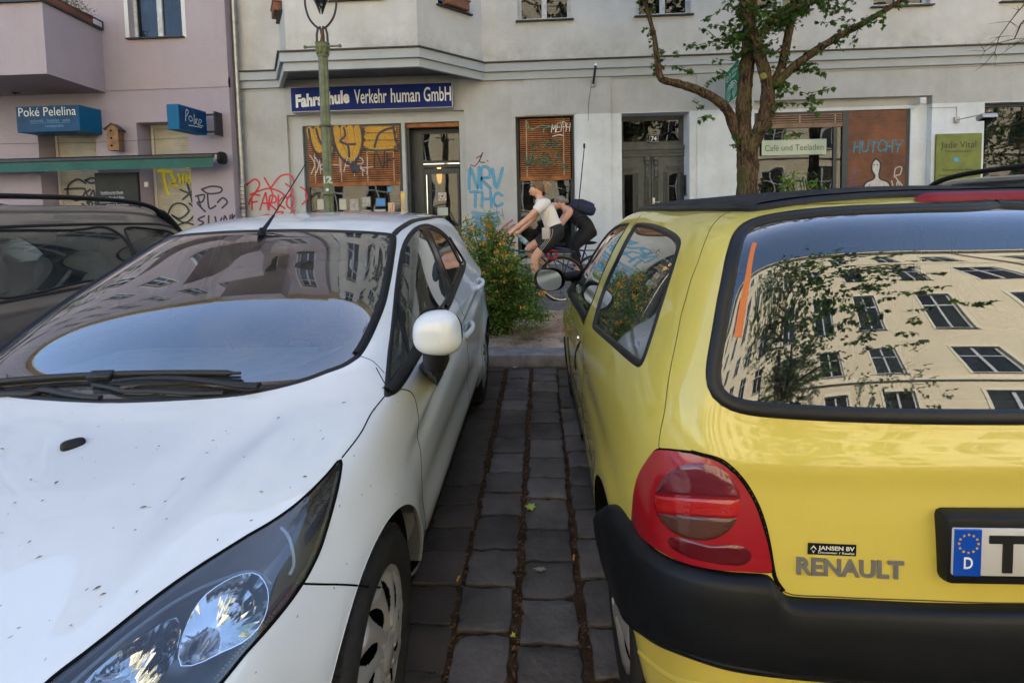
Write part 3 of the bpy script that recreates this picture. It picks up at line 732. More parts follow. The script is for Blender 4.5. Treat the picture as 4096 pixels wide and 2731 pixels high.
 pa = at(*zz(3100, 1900, 1.8865)(1345, 380), Y=.90); pb = at(*zz(3100, 1900, 1.8865)(1292, 735), Y=.90)
 x0 = (pa.x+pb.x)/2; zt, zb = pa.z, pb.z; W = 2*(XC-x0)
 yp = .894; H = zt-zb
 mb = MB(); mb.cbox(x0-.008, x0+W+.008, yp+.001, yp+.045, zb-.022, zt+.017, .012); pf = mb.build('plate_holder', BLACKPL, tail, True)
 mb = MB(); mb.cbox(x0, x0+W, yp-.002, yp+.006, zb, zt, .003); pl = mb.build('number_plate', mat('plate_white', (.52, .50, .48), .4, coat=.2), tail, True)
 mb = MB(); mb.cbox(x0+.001, x0+.047, yp-.0035, yp+.002, zb+.001, zt-.001, .001); eu = mb.build('euro_band', mat('plate_blue', (.0, .06, .42), .4, coat=.4), pl)
 mb = MB(); c = Vector((x0+.024, yp-.0045, zt-H*.30))
 for k in range(12):
  a = k/12*math.tau; cc = c+Vector((math.cos(a)*.0165, 0, math.sin(a)*.0165)); st5 = []
  for q in range(10):
   rr = .0026 if q % 2 == 0 else .0011; b = q/10*math.tau+math.pi/2; st5.append(cc+Vector((rr*math.cos(b), 0, rr*math.sin(b))))
  mb.prism(st5, (0, .0012, 0))
 mb.build('euro_stars', mat('star_yellow', (.75, .42, .03), .5), pl)
 mb = MB(); put_text(mb, 'D', .021, (x0+.0165, yp-.0042, zb+.016), width=.0155, bold=.02); mb.build('country_letter', mat('print_white', (.8, .8, .8), .5), pl)
 mb = MB(); put_text(mb, 'TF', H*.72, (x0+.060, yp-.0032, zb+H*.13), width=.125, bold=.035, depth=.001, space=1.35); put_text(mb, 'CK 74', H*.72, (x0+.235, yp-.0032, zb+H*.13), width=.27, bold=.035, depth=.001)
 mb.build('plate_letters', mat('print_black', (.012, .012, .013), .4), pl)
 f6 = zz(3100, 1900, 1.8865)
 a = sh.pos(sh.pix(*f6(160, 735)), .001); b = sh.pos(sh.pix(*f6(965, 770)), .001); c = sh.pos(sh.pix(*f6(160, 612)), .001)
 ex = (b-a).normalized(); ey = (c-a).normalized(); mb = MB()
 put_text(mb, 'RENAULT', (c-a).length, a-sh.nrm(sh.pix(*f6(500, 700)))*0, ex, ey, width=(b-a).length, depth=.0022, bold=.03, bevel=.0012)
 mb.build('maker_lettering', mat('badge_metal', (.27, .265, .26), .35, metal=.6), tail, True)
 a = sh.pos(sh.pix(*f6(243, 590)), .0008); b = sh.pos(sh.pix(*f6(607, 606)), .0008); c = sh.pos(sh.pix(*f6(246, 506)), .0008); ex = b-a; ey = c-a; nn = sh.nrm(sh.pix(*f6(400, 550)))
 mb = MB(); mb.prism([a, b, b+ey, a+ey], nn*.0012); stk = mb.build('dealer_sticker', GLOSSB, tail)
 mb = MB(); o = a+nn*.0022
 put_text(mb, 'JANSEN BV', ey.length*.34, o+ex*.21+ey*.48, ex, ey, width=ex.length*.75, bold=.03)
 put_text(mb, 'Deventer / Raalte', ey.length*.17, o+ex*.21+ey*.16, ex, ey, width=ex.length*.75, bold=.02)
 d0 = o+ex*.11+ey*.5
 mb.add([d0+ey*.36, d0+ex*.07, d0+ex*.045, d0+ey*.2, d0-ex*.045, d0-ex*.07], [(0, 1, 2, 3), (0, 3, 4, 5)])
 mb.add([d0-ey*.36, d0+ex*.04-ey*.04, d0+ex*.0-ey*.18, d0-ex*.04-ey*.04], [(0, 1, 2, 3)])
 mb.build('sticker_print', mat('sticker_cream', (.6, .58, .5), .5), stk)
 cr = rs(P(z9, [(442, 1120), (490, 1170), (560, 1225), (650, 1270), (800, 1300), (1200, 1330)]), .012)
 mb = MB(); sh.ribbon(cr, [(-.010, -.001), (-.004, .004), (0, .0045), (.004, .002), (.008, -.001)], mb); mb.build('skirt_crease', YELLOW, T, True)
 mb = MB()
 for yc in wy:
  for k in range(40):
   pass
  A = [sh.pos(a) for a in arch(yc, .325)]
  for sg in (1, -1):
   vs = []
   for v in A:
    v = v if sg > 0 else mirx_w(sh, v); i2 = Vector((v.x+(.045*sg), v.y, v.z)); i3 = Vector((XC-sg*.50, v.y, v.z))
    vs += [v, i2, i3]
   mb.add(vs, [(i*3+k, i*3+k+1, (i+1)*3+k+1, (i+1)*3+k) for i in range(len(A)-1) for k in range(2)])
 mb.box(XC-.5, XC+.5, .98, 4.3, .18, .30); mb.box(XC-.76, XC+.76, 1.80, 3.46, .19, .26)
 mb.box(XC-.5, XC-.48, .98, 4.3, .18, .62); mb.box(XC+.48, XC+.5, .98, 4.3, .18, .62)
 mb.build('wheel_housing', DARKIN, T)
 mbk = MB()
 for yc in wy:
  for sg in (1, -1): wheel(T, (XC-sg*.795, yc, .275), -sg, .275, .165, TYRE, SILVER, DARKIN, 6, 'plain')
 gcx = [at(*zA(*q), X=.5) for q in [(0, 0)]]
 for sg in (1, -1):
  mc = Vector((XC-.905, 3.33, .995)); px = at(*zA(85, 553), Y=3.28)
  mc = Vector((px.x, 3.33, px.z))
  if sg < 0: mc.x = 2*XC-mc.x
  mb = MB(); rx, rz = .104, .078
  vs = []; K = 8; n = 40
  sup = lambda a, rx, rz: (rx*math.copysign(abs(math.cos(a))**.8, math.cos(a)), rz*math.copysign(abs(math.sin(a))**.85, math.sin(a)))
  for k in range(K+1):
   t = k/K; f = math.sqrt(max(0, 1-t*t)) if k else 1; dy = -.05+.115*t
   for i in range(n):
    a = i/n*math.tau; u, w = sup(a, rx*max(f, .02), rz*max(f, .02)); vs.append(mc+Vector((u, dy, w)))
  mb.add(vs, [(k*n+i, k*n+(i+1) % n, (k+1)*n+(i+1) % n, (k+1)*n+i) for k in range(K) for i in range(n)])
  vs = []
  for rr, dy in ((1, -.05), (.93, -.056), (.90, -.048)):
   for i in range(n):
    a = i/n*math.tau; u, w = sup(a, rx*rr, rz*rr); vs.append(mc+Vector((u, dy, w)))
  mb.add(vs, [(k*n+i, k*n+(i+1) % n, (k+1)*n+(i+1) % n, (k+1)*n+i) for k in range(2) for i in range(n)])
  root = Vector((XC-sg*.775, 3.40, .965))
  mb.tube([mc+Vector((sg*.10, .0, .01)), mc+Vector((sg*.15, .01, .01)), root+Vector((0, 0, .01)), root+Vector((sg*.03, .02, -.01))], [.030, .032, .045, .06], 12)
  mir = mb.build('door_mirror', BLACKPL, T, True, ang=50)
  mb = MB(); vs = [mc+Vector((0, -.0495, 0))]
  for i in range(n):
   a = i/n*math.tau; u, w = sup(a, rx*.9, rz*.9); vs.append(mc+Vector((u, -.0485, w)))
  mb.add(vs, [(0, 1+i, 1+(i+1) % n) for i in range(n)])
  Mr = Matrix.Translation(mc) @ Matrix.Rotation(R(-16*sg), 4, 'Z') @ Matrix.Rotation(R(4), 4, 'X') @ Matrix.Translation(-mc)
  mb.v = [tuple(Mr @ Vector(v)) for v in mb.v]
  mb.v = [(a, b-.012, c) for a, b, c in mb.v]
  mb.build('mirror_glass', MIRROR, mir, True)
  sp_ = P(zA, [(252, 505), (285, 470), (270, 540), (250, 640), (222, 655), (206, 640), (204, 590), (222, 530)])
  mb = MB(); c0 = (sum(a[0] for a in sp_)/8, sum(a[1] for a in sp_)/8); vs = [sh.pos(c0, .016)]+[sh.pos(a, .009) for a in sp_]+[sh.pos(a, -.003) for a in sp_]
  if sg < 0: vs = [mirx_w(sh, v) for v in vs]
  mb.add(vs, [(0, 1+i, 1+(i+1) % 8) for i in range(8)]+[(1+i, 1+(i+1) % 8, 9+(i+1) % 8, 9+i) for i in range(8)]); mb.build('mirror_base', BLACKPL, T, True)
 b0 = at(*zU(1326, 570), Y=2.98); t0 = at(*zU(1342, 340), Y=3.05); b0.x = max(b0.x, .25)
 b0 = sh.pos(sh.nearest((.45, 2.95, 1.3)))
 mb = MB(); top = at(*zU(1342, 340), Y=3.25); bot = at(*zU(1320, 560), Y=3.42); bot2 = sh.pos(sh.nearest((bot.x+.1, 3.42, .93)))
 mb.tube([bot2, bot, top], [.006, .0045, .0028], 8); mb.lathe([(0, .03), (.007, .025), (.007, 0), (0, -.004)], top, 'Z', 10); mb.tube([bot2, bot2*.7+bot*.3], [.022, .008], 12)
 mb.build('aerial', BLACKPL, T, True)
 mb = MB()
 for sx in (-.33, .33):
  rbox(mb, (XC+sx, 2.55, .52), (.25, .27, .09)); M = Matrix.Rotation(R(-14), 4, 'X'); rbox(mb, (XC+sx, 2.28, .80), (.24, .075, .32), M=M); rbox(mb, (XC+sx, 2.16, 1.17), (.13, .05, .085))
  rbox(mb, (XC+sx, 1.46, .72), (.28, .08, .25), M=M); rbox(mb, (XC+sx, 1.72, .50), (.29, .26, .08))
  rbox(mb, (XC+sx*.9, 1.38, 1.02), (.12, .045, .07))
 mb.build('seats', SEATF, T, True, ang=60)
 mb = MB(); rbox(mb, (XC, 3.45, .82), (.66, .26, .12), .3); mb.box(XC-.66, XC+.66, 1.05, 3.6, .30, .34); rbox(mb, (XC, 1.18, .78), (.60, .10, .18), .3); mb.build('dashboard', GREYPL, T, True)
 mb = MB(); c = Vector((XC-.33, 3.02, .93)); Mw = Matrix.Translation(c) @ Matrix.Rotation(R(-62), 4, 'X')
 ring = [Mw @ Vector((.185*math.cos(a), .185*math.sin(a), 0)) for a in [k/32*math.tau for k in range(33)]]
 mb.tube(ring, .014, 8, False); mb.tube([Mw @ Vector((-.18, 0, 0)), c, Mw @ Vector((.18, 0, 0))], .018, 8); mb.tube([c, c+Vector((0, .25, -.12))], .03, 8); mb.build('steering_wheel', BLACKPL, T, True)
 for sg in (1, -1):
  X_ = lambda d: XC-sg*d
  mb = MB(); pl_ = [(1.15, .5), (2.1, .5), (2.2, .80), (2.0, .93), (1.75, 1.02), (1.55, 1.10), (1.30, 1.12), (1.14, 1.10)]
  vs = [Vector((X_(.69), y, z)) for y, z in pl_]+[Vector((X_(.62), y+.02, z-.02)) for y, z in pl_]; n = len(pl_)
  mb.add(vs, [tuple(range(n, 2*n))]+[(i, (i+1) % n, n+(i+1) % n, n+i) for i in range(n)]); pn = mb.build('inner_side_trim', GREYPL, T)
  mb = MB(); mb.lathe([(0, 0), (.07, 0), (.085, -.01*-sg), (.09, .004*sg)], (X_(.615), 1.38, 1.0), 'X', 32); mb.build('speaker', DARKIN, pn, True)
 mb = MB()
 for sg in (1, -1):
  X_ = lambda d: XC-sg*d
  mb.tube([(X_(.66), 2.35, .95), (X_(.60), 2.25, 1.35)], [.05, .035], 8, flat=.5)
  mb.tube([(X_(.645), 2.42, 1.28), (X_(.58), 2.38, 1.1), (X_(.57), 2.35, .7)], [.022, .022, .022], 6, flat=.1)
 mb.build('seat_belt_pillar', GREYPL, T, True)
 st = [sh.pix(*z7(*q)) for q in [(1005, 330), (1028, 333), (1000, 480), (975, 640), (952, 805), (912, 802), (940, 640), (975, 470)]]
 mb = MB(); ra, rb_ = rs([st[0], st[7], st[6], st[5]], .02), rs([st[1], st[2], st[3], st[4]], .02); n = 20; sh.strip(ra, rb_, n, [(0, -.0025), (.5, -.0025), (1, -.0025)], mb, mirror=False); mb.build('orange_sticker', mat('orange_film', (.50, .13, .02), .5), tail)
 return T, sh
# ---------------------------------------------------------------- white hatchback (front towards the camera)
def build_fiesta():
 XC = -1.27
 rg = [(0.56, 4.28, 2.45, .79, .20, .19, .24, 5, 7),
          (0.50, 4.33, 2.45, .835, .27, .235, .28, 5, 8),
          (0.45, 4.38, 2.45, .858, .42, .38, .42, 5, 8),
          (0.46, 4.40, 2.45, .866, .56, .55, .56, 5, 8),
          (0.50, 4.39, 2.45, .862, .66, .68, .70, 4.6, 8),
          (0.66, 4.36, 2.5, .852, .745, .80, .84, 4.6, 8),
          (0.98, 4.32, 2.6, .838, .825, .90, .96, 5.0, 7),
          (1.40, 4.26, 2.8, .812, .900, .955, 1.06, 8, 6, .10),
          (1.66, 4.20, 2.9, .768, 1.045, 1.06, 1.16, 8, 5, .16),
          (1.90, 4.12, 3.0, .715, 1.18, 1.19, 1.27, 7.5, 5, .22),
          (2.08, 4.04, 3.05, .668, 1.275, 1.295, 1.345, 7, 4.6, .27),
          (2.225, 3.97, 3.1, .612, 1.352, 1.37, 1.392, 6.5, 4.4, .30),
          (2.36, 3.88, 3.1, .535, 1.395, 1.412, 1.412, 5, 4.2, .30),
          (2.56, 3.75, 3.1, .38, 1.425, 1.435, 1.425, 3.4, 4),
          (2.80, 3.60, 3.1, .20, 1.444, 1.448, 1.438, 3, 4),
          (2.95, 3.45, 3.1, .0, 1.450, 1.450, 1.446, 3, 4)]
 rings = [cols(*q) for q in rg]
 wy = [1.215, 3.70]
 def disp(S):
  s, y, z = S[..., 0], S[..., 1], S[..., 2]; D = np.zeros(s.shape); side = np.clip((s-.66)/.1, 0, 1)
  for c in wy:
   r = np.hypot(y-c, z-.30)
   D += .020*np.exp(-((r-.33)/.085)**2)*side*(z > .1)
  zc = .735+(y-1.75)*.093
  fade = np.clip((y-1.45)/.45, 0, 1)*np.clip((4.25-y)/.3, 0, 1)*side
  u = z-zc
  D += fade*(-.021*np.exp(-((u+.040)/.034)**2)+.007*np.exp(-((u-.012)/.022)**2))
  D += fade*(.010*np.exp(-((z-.36)/.06)**2))
  D -= fade*.008*np.exp(-((z-.48)/.06)**2)
  bon = (z > .66) & (y < 1.42) & (s < .80)
  w = .60-.10*(1.4-y)
  D += np.where(bon, .016*np.exp(-((s-w)/.06)**2)*np.clip((1.42-y)/.2, 0, 1)*np.clip((z-.66)/.06, 0, 1), 0)
  D -= np.where(bon, .008*np.exp(-((s-w+.14)/.08)**2)*np.clip((1.42-y)/.2, 0, 1)*np.clip((z-.66)/.06, 0, 1), 0)
  return D
 sh = Shell(rings, XC, 1, 170, 330, disp)
 T = thing('parked_car', 'white hatchback with dusty bonnet and large headlight, seen from the front', 'car', (XC, 2.4, 0))
 P = lambda f, L: [sh.pix(*f(*q)) for q in L]
 rs = sh.resample
 wtop = P(z5, [(1500, 237), (1700, 236), (1950, 243), (2100, 252), (2172, 262)])
 wright = P(z5, [(2186, 275), (2176, 380), (2155, 510), (2125, 640), (2078, 760), (2030, 860), (1988, 925)])
 wbot = P(z5, [(1965, 945), (1900, 985), (1800, 1022), (1700, 1060), (1500, 1113), (1300, 1148), (1000, 1170), (720, 1182)])
 uT, uB = sh.near_uv(0, sh.pos(wtop[0]).z)[0], sh.near_uv(0, sh.pos(wbot[-1]).z)[0]
 ws = rs([(uT, 0)]+wtop+wright+wbot+[(uB, 0)], .012); ws_poly = [(uT, -2)]+ws+[(uB, -2)]
 dlo = orient(sh, rs(P(z1, [(74, 1438), (80, 1300), (96, 1120), (118, 950), (142, 720), (158, 560), (182, 390), (208, 270), (248, 185), (300, 125), (360, 95), (420, 92), (500, 128), (560, 178), (620, 248), (668, 320), (700, 372), (712, 398), (705, 450), (670, 540), (630, 640), (580, 755), (500, 865), (430, 985), (372, 1106), (320, 1190), (255, 1285), (190, 1370), (140, 1428), (98, 1444)]), .012, True))
 g1 = orient(sh, rs(P(z1, [(355, 135), (300, 178), (255, 248), (228, 330), (206, 440), (192, 560), (186, 690), (215, 830), (245, 960), (275, 1098), (300, 1060), (340, 980), (410, 860), (490, 765), (545, 700), (568, 640), (540, 530), (500, 420), (450, 290), (400, 190)]), .012, True))
 g0 = orient(sh, rs(P(z1, [(160, 760), (140, 900), (120, 1060), (104, 1220), (99, 1335), (150, 1270), (210, 1185), (262, 1112), (236, 1000), (205, 880), (178, 770)]), .012, True))
 g2 = orient(sh, rs(P(z1, [(425, 132), (480, 142), (530, 172), (572, 220), (612, 290), (650, 365), (672, 405), (650, 460), (612, 552), (590, 545), (545, 430), (495, 300), (450, 190)]), .012, True))
 g3 = orient(sh, rs(P(z1, [(588, 195), (620, 245), (655, 300), (688, 360), (690, 380), (676, 388), (655, 345), (622, 280), (596, 225)]), .010, True))
 hl = orient(sh, rs(P(z8, [(1603, 282), (1604, 310), (1590, 400), (1560, 520), (1512, 680), (1462, 790), (1415, 870), (1350, 960), (1250, 1080), (1150, 1190), (1040, 1325), (900, 1475), (740, 1600), (560, 1690), (380, 1720), (220, 1690), (100, 1590), (90, 1480), (220, 1330), (400, 1190), (550, 1072), (700, 952), (850, 842), (1000, 742), (1160, 642), (1280, 572), (1380, 502), (1460, 432), (1540, 350), (1590, 290)]), .010, True))
 def arch(yc, r, zc=.295): return [sh.side_uv(yc+r*math.cos(a), zc+r*math.sin(a)) for a in [math.pi*k/44 for k in range(45)]]
 def arch_poly(A): return [(-3, A[0][1])]+[(max(0, a[0]), a[1]) for a in A]+[(-3, A[-1][1])]
 A1, A2 = arch(wy[0], .345), arch(wy[1], .34)
 bon = P(z5, [(1990, 932), (2065, 962), (2128, 1028), (2128, 1155), (2060, 1240)])+P(z8, [(1700, 150), (1607, 272)])
 bon_p = rs(bon[3:], .012); bon_q = rs(bon[:3], .012)
 sh.cut({'windscreen': ws_poly, 'frame': dlo, 'g0': g0, 'g1': g1, 'g2': g2, 'g3': g3, 'headlight': hl, 'a1': arch_poly(A1), 'a2': arch_poly(A2)})
 body = sh.panel(['body'], 'body', WHITE, T)
 wsg = sh.panel(['windscreen'], 'windscreen', WINDGLASS, T, off=-.002)
 fr = bpy.data.materials.new('frit')
 mb = MB(); wsd = ws
 c_in = sh.pos(sh.near_uv(.3, 1.12)); t = (sh.pos(ws[40])-sh.pos(ws[39])).normalized(); a_ = sh.nrm(ws[40]).cross(t)
 sg_in = 1 if a_.dot(c_in-sh.pos(ws[40])) > 0 else -1
 nW = len(ws); vs = []
 for g in (1, -1):
  vs = []
  for i, a in enumerate(ws):
   t = (sh.pos(ws[min(i+1, nW-1)])-sh.pos(ws[max(i-1, 0)])).normalized(); ac = sh.nrm(a).cross(t).normalized()*sg_in
   ps = sh.pos(a); low = max(0, min(1, (1.06-ps.z)/.12)); w = .028+.055*low
   for (q, h) in ((0, -.006), (w, -.006)):
    v = ps+ac*q+sh.nrm(a)*h; vs.append(v if g > 0 else mirx_w(sh, v))
  mb.add(vs, [(i*2, i*2+1, i*2+3, i*2+2) for i in range(nW-1)])
 mb.build('windscreen_frit', mat('frit_black', (.010, .010, .013), .25), wsg)
 mb = MB(); sh.ribbon(ws, [(-.008*sg_in, -.001), (-.006*sg_in, .003), (.004*sg_in, .0035), (.009*sg_in, .002), (.010*sg_in, -.004)], mb); mb.build('windscreen_seal', RUBBER, wsg, True, ang=80)
 ap = rs(wright, .012); mb = MB(); sh.ribbon(ap, [(-.002*sg_in, .001), (.0*sg_in, .006), (.012*sg_in, .008), (.022*sg_in, .006), (.026*sg_in, -.003)], mb); mb.build('pillar_trim', BLACKPL, T, True, ang=80)
 sh.pair(['frame'], 'window_frame', GLOSSB, T, off=.0)
 for k, n in (('g0', 'quarter_light'), ('g1', 'front_door_window'), ('g2', 'rear_door_window'), ('g3', 'rear_quarter_window')): sh.pair([k], n, CARGLASS, T, off=-.0035)
 for sg in (1, -1):
  mb = MB(); sh.ribbon(dlo, [(.001, -.003), (.0, .003), (-.004, .005), (-.014, .004), (-.017, -.001)], mb, closed=True, mirror=False)
  for g in (g0, g1, g2, g3): sh.ribbon(g, [(.008, -.001), (.007, .003), (-.001, .003), (-.002, -.006)], mb, closed=True, mirror=False)
  if sg < 0: mb.v = [(2*XC-a, b, c) for a, b, c in mb.v]; mb.f = [f[::-1] for f in mb.f]
  mb.build('window_seal', RUBBER, T, True, ang=70)
  led = rs(P(z1, [(96, 1405), (150, 1365), (215, 1275), (270, 1190), (330, 1095), (370, 1030)]), .012)
  mb = MB(); sh.ribbon(led, [(-.022, -.001), (-.020, .006), (-.006, .012), (.008, .012), (.020, .006), (.022, -.001)], mb, mirror=False)
  if sg < 0: mb.v = [(2*XC-a, b, c) for a, b, c in mb.v]; mb.f = [f[::-1] for f in mb.f]
  mb.build('window_ledge', BLACKPL, T, True, ang=80); mb = MB()
  led2 = rs(P(z1, [(560, 745), (600, 660), (645, 550), (690, 425)]), .012)
  sh.ribbon(led2, [(-.014, -.001), (-.013, .006), (-.004, .009), (.006, .009), (.014, .005), (.016, -.001)], mb, mirror=False)
  if sg < 0: mb.v = [(2*XC-a, b, c) for a, b, c in mb.v]; mb.f = [f[::-1] for f in mb.f]
  mb.build('window_ledge', BLACKPL, T, True, ang=80)
 gt = rs([sh.top_uv(s, y) for s, y in [(.575, 2.375), (.578, 2.5), (.575, 2.75), (.572, 3.1), (.565, 3.45), (.55, 3.75)]], .02)
 for sg in (1, -1):
  mb = MB(); sh.ribbon(gt, [(-.014, -.003), (-.013, .003), (0, .004), (.013, .003), (.014, -.003)], mb, mirror=False)
  if sg < 0: mb.v = [(2*XC-a, b, c) for a, b, c in mb.v]; mb.f = [f[::-1] for f in mb.f]
  mb.build('roof_gutter', BLACKPL, T, True, ang=80)
 seam = rs(P(z8, [(1425, 862), (1520, 865), (1640, 868), (1760, 876), (1822, 886)]), .01)
 d1 = rs([sh.side_uv(y, z) for y, z in [(1.60, .93), (1.62, .84), (1.63, .70), (1.62, .50), (1.66, .32), (1.74, .27), (2.6, .255), (2.72, .28)]], .012)
 d2 = rs([sh.side_uv(y, z) for y, z in [(2.70, .975), (2.74, .85), (2.76, .65), (2.76, .42), (2.74, .27)]], .012)
 d3 = rs([sh.side_uv(y, z) for y, z in [(2.74, .262), (3.2, .27), (3.34, .40), (3.40, .60), (3.52, .72), (3.60, .88), (3.55, 1.04)]], .012)
 gaps(sh, [bon_p, seam], T, .0022); gaps(sh, [bon_q], T, .0012); gaps(sh, [d1, d2, d3], T, .0018)
 mb = MB(); sh.ribbon(hl, [(.0045, -.002), (.004, .001), (-.001, .001), (-.001, -.008)], mb, closed=True); mb.build('headlight_gap', GAP, T, True)
 for sg in (1, -1):
  cov = sh.panel(['headlight'], 'headlight', CLEAR, T, off=-.001, sides=[sg])
  Pl = [sh.pos(a) for a in hl]
  def mz(v): return v if sg > 0 else mirx_w(sh, v)
  cuv = sh.pix(*z8(1020, 980)); n = len(hl); mb = MB(); vs = []
  lev = [(0, -.006), (.06, -.012), (.12, -.045), (.3, -.065), (.6, -.08), (1.0, -.085)]
  axis = [sh.pix(*z8(*q)) for q in [(1560, 360), (1400, 640), (1150, 860), (800, 1150), (450, 1420), (300, 1550)]]
  def ax_near(a):
   pa = sh.pos(a); best = min(axis, key=lambda b: (sh.pos(b)-pa).length); 
   segs = []
   for b0, b1 in zip(axis, axis[1:]):
    p0, p1 = sh.pos(b0), sh.pos(b1); d = p1-p0; t = max(0, min(1, (pa-p0).dot(d)/d.length_squared)); segs.append(((p0+d*t-pa).length, (b0[0]+(b1[0]-b0[0])*t, b0[1]+(b1[1]-b0[1])*t)))
   return min(segs, key=lambda q: q[0])[1]
  near = [ax_near(a) for a in hl]
  for t, h in lev:
   for a, b in zip(hl, near): vs.append(mz(sh.pos((a[0]+(b[0]-a[0])*t, a[1]+(b[1]-a[1])*t), h)))
  mb.add(vs, [(k*n+i, k*n+(i+1) % n, (k+1)*n+(i+1) % n, (k+1)*n+i) for k in range(len(lev)-1) for i in range(n)])
  mb.build('headlight_housing', mat('housing_black', (.22, .22, .23), .25, spec=.6, metal=.7), cov, True, ang=35)
  CHR = mat('reflector_chrome', (.80, .80, .80), .07, metal=1.0)
  def bowl(pl, cen, depth, name, fac):
   uv = [sh.pix(*z8(*q)) for q in pl]; uv = rs(uv, .016, True); cu = sh.pix(*z8(*cen)); m_ = len(uv); mb = MB(); vs = []; K = 5
   for k in range(K+1):
    t = k/K
    for i, a in enumerate(uv):
     fl = 0
     h = -.010-depth*(1-(1-t)**2)+fl*math.sin(t*math.pi)*2
     vs.append(mz(sh.pos((a[0]+(cu[0]-a[0])*t, a[1]+(cu[1]-a[1])*t), h)))
   mb.add(vs, [(k*m_+i, k*m_+(i+1) % m_, (k+1)*m_+(i+1) % m_, (k+1)*m_+i) for k in range(K) for i in range(m_)])
   o = mb.build(name, CHR, cov)
   mb = MB(); b = sh.pos(cu, -.010-depth); N = sh.nrm(cu); d = Vector((0, -1, -.1)).normalized()
   mb.tube([mz(b), mz(b+N*.01+d*.02), mz(b+N*.012+d*.045)], [.014, .012, .008], 14); mb.ball(mz(b+N*.012+d*.045), .010, 12, 8); mb.build('bulb', mat('bulb_glass', (.5, .5, .52), .05, metal=.6), o, True)
   mb = MB(); q = uv+[uv[0]]
   rb = MB(); P0 = [mz(sh.pos(a, -.0085)) for a in uv]; rb.tube(P0+[P0[0]], .0012, 6, False); rb.build('reflector_rim', CHROME, cov, True)
  bowl([(1190, 800), (1235, 822), (1268, 880), (1272, 960), (1240, 1050), (1160, 1130), (1050, 1180), (930, 1235), (850, 1240), (845, 1160), (880, 1040), (940, 930), (1020, 862), (1110, 815)], (1040, 1040), .060, 'main_reflector', 9)
  bowl([(830, 1010), (850, 1060), (825, 1180), (770, 1290), (650, 1400), (500, 1470), (380, 1480), (330, 1440), (400, 1310), (520, 1200), (640, 1115), (740, 1045)], (590, 1290), .060, 'dipped_reflector', 7)
  b1 = rs(P(z8, [(300, 1345), (450, 1215), (620, 1075), (800, 945), (950, 862), (1080, 812), (1170, 790), (1240, 805), (1290, 855)]), .008)
  mb = MB(); P0 = [mz(sh.pos(a, -.012)) for a in b1]; mb.tube(P0, .0042, 6, True, flat=.6); mb.build('chrome_blade', mat('blade_white', (.65, .72, .8), .15, metal=.6), cov, True)
  b2 = rs(P(z8, [(1330, 575), (1370, 620), (1395, 690), (1405, 760), (1385, 810)]), .008)
  mb = MB(); P0 = [mz(sh.pos(a, -.016)) for a in b2]; mb.tube(P0, .0035, 8, True, flat=.5); mb.build('position_light', mat('pos_white', (.45, .52, .6), .2), cov, True)
  mb = MB(); b3 = rs(P(z8, [(1596, 330), (1575, 440), (1540, 560), (1500, 680), (1452, 780), (1400, 865), (1330, 960), (1230, 1075), (1130, 1185), (1020, 1310)]), .0055)
  for a in b3: mb.ball(mz(sh.pos(a, -.010)), (.0050, .0026, .0040), 6, 4)
  mb.build('toothed_strip', mat('strip_plastic', (.30, .31, .33), .2, metal=.7), cov, True)
 for q in ((168, 1023),):
  a = sh.pix(*zU(*q)); p0 = sh.pos(a); N = sh.nrm(a)
  for sg in (1,):
   pc = p0 if sg > 0 else mirx_w(sh, p0)
   M = Matrix.Translation(pc) @ Matrix.Rotation(R(48), 4, 'Z'); mb = MB(); mb.ball((0, 0, .003), (.026, .019, .013), 20, 10, p=.7); mb.v = [tuple(M @ Vector(v)) for v in mb.v]; mb.build('washer_nozzle', BLACKPL, T, True)
 rnd = random.Random(9); mb = MB()
 spots = [(5, 1031), (72, 1102), (98, 1150), (130, 1108), (330, 1165), (365, 1025), (420, 1100), (640, 1175), (600, 1130), (700, 1095), (225, 1350), (238, 1365), (345, 1440), (90, 1280), (500, 1240), (560, 1050), (740, 1010), (640, 960), (790, 925)]+[(rnd.uniform(0, 820), rnd.uniform(945, 1500)) for _ in range(36)]
 for i, (u, v) in enumerate(spots):
  if v > 1060+(820-u)*.62: continue
  uv, g = sh.pix2(*zU(u, v)); p = sh.pos(uv, .0012); p.x = p.x if g > 0 else 2*XC-p.x; s = rnd.uniform(.0022, .0052) if i < 19 else rnd.uniform(.0008, .0026); a = rnd.random()*math.pi; d = Vector((math.cos(a), math.sin(a), 0)); e = Vector((-d.y, d.x, 0))
  mb.add([p-d*s*1.8, p-e*s*.5+Vector((0, 0, .001)), p+d*s*1.8, p+e*s*.6+Vector((0, 0, .0012))], [(0, 1, 2, 3)])
 tag(mb.build('bud_scales', mat('bud_brown', (.10, .05, .03), .9, var=.5, vscale=90)), 'brown bud scales and specks scattered on the white bonnet', kind='stuff')
 def wip(pts, r, name='wiper', h=.02, flat=.6, par=None):
  uv = rs(P(z5, pts), .015); mb = MB(); mb.tube([sh.pos(a, h) for a in uv], r, 8, True, flat=flat); return mb, uv
 WIP = mat('wiper_black', (.016, .016, .017), .45, spec=.4, bump=.1, bscale=200)
 mb = MB()
 Z5 = lambda L: [z5(*q) for q in L]
 W1 = sh.wpath(Z5([(-330, 1128), (-150, 1108), (0, 1096), (300, 1070), (560, 1056), (800, 1048), (1100, 1046), (1338, 1048)]), .016); n = len(W1)
 mb.tube(W1, [.010 if 2 < i < n-3 else .005 for i in range(n)], 8, True); mb.tube([p-Vector((0, 0, .013)) for p in W1], .004, 6)
 q, g_ = sh.pix2(*z5(575, 1068)); pq = sh.pos(q, .014); pq.x = pq.x if g_ > 0 else 2*XC-pq.x
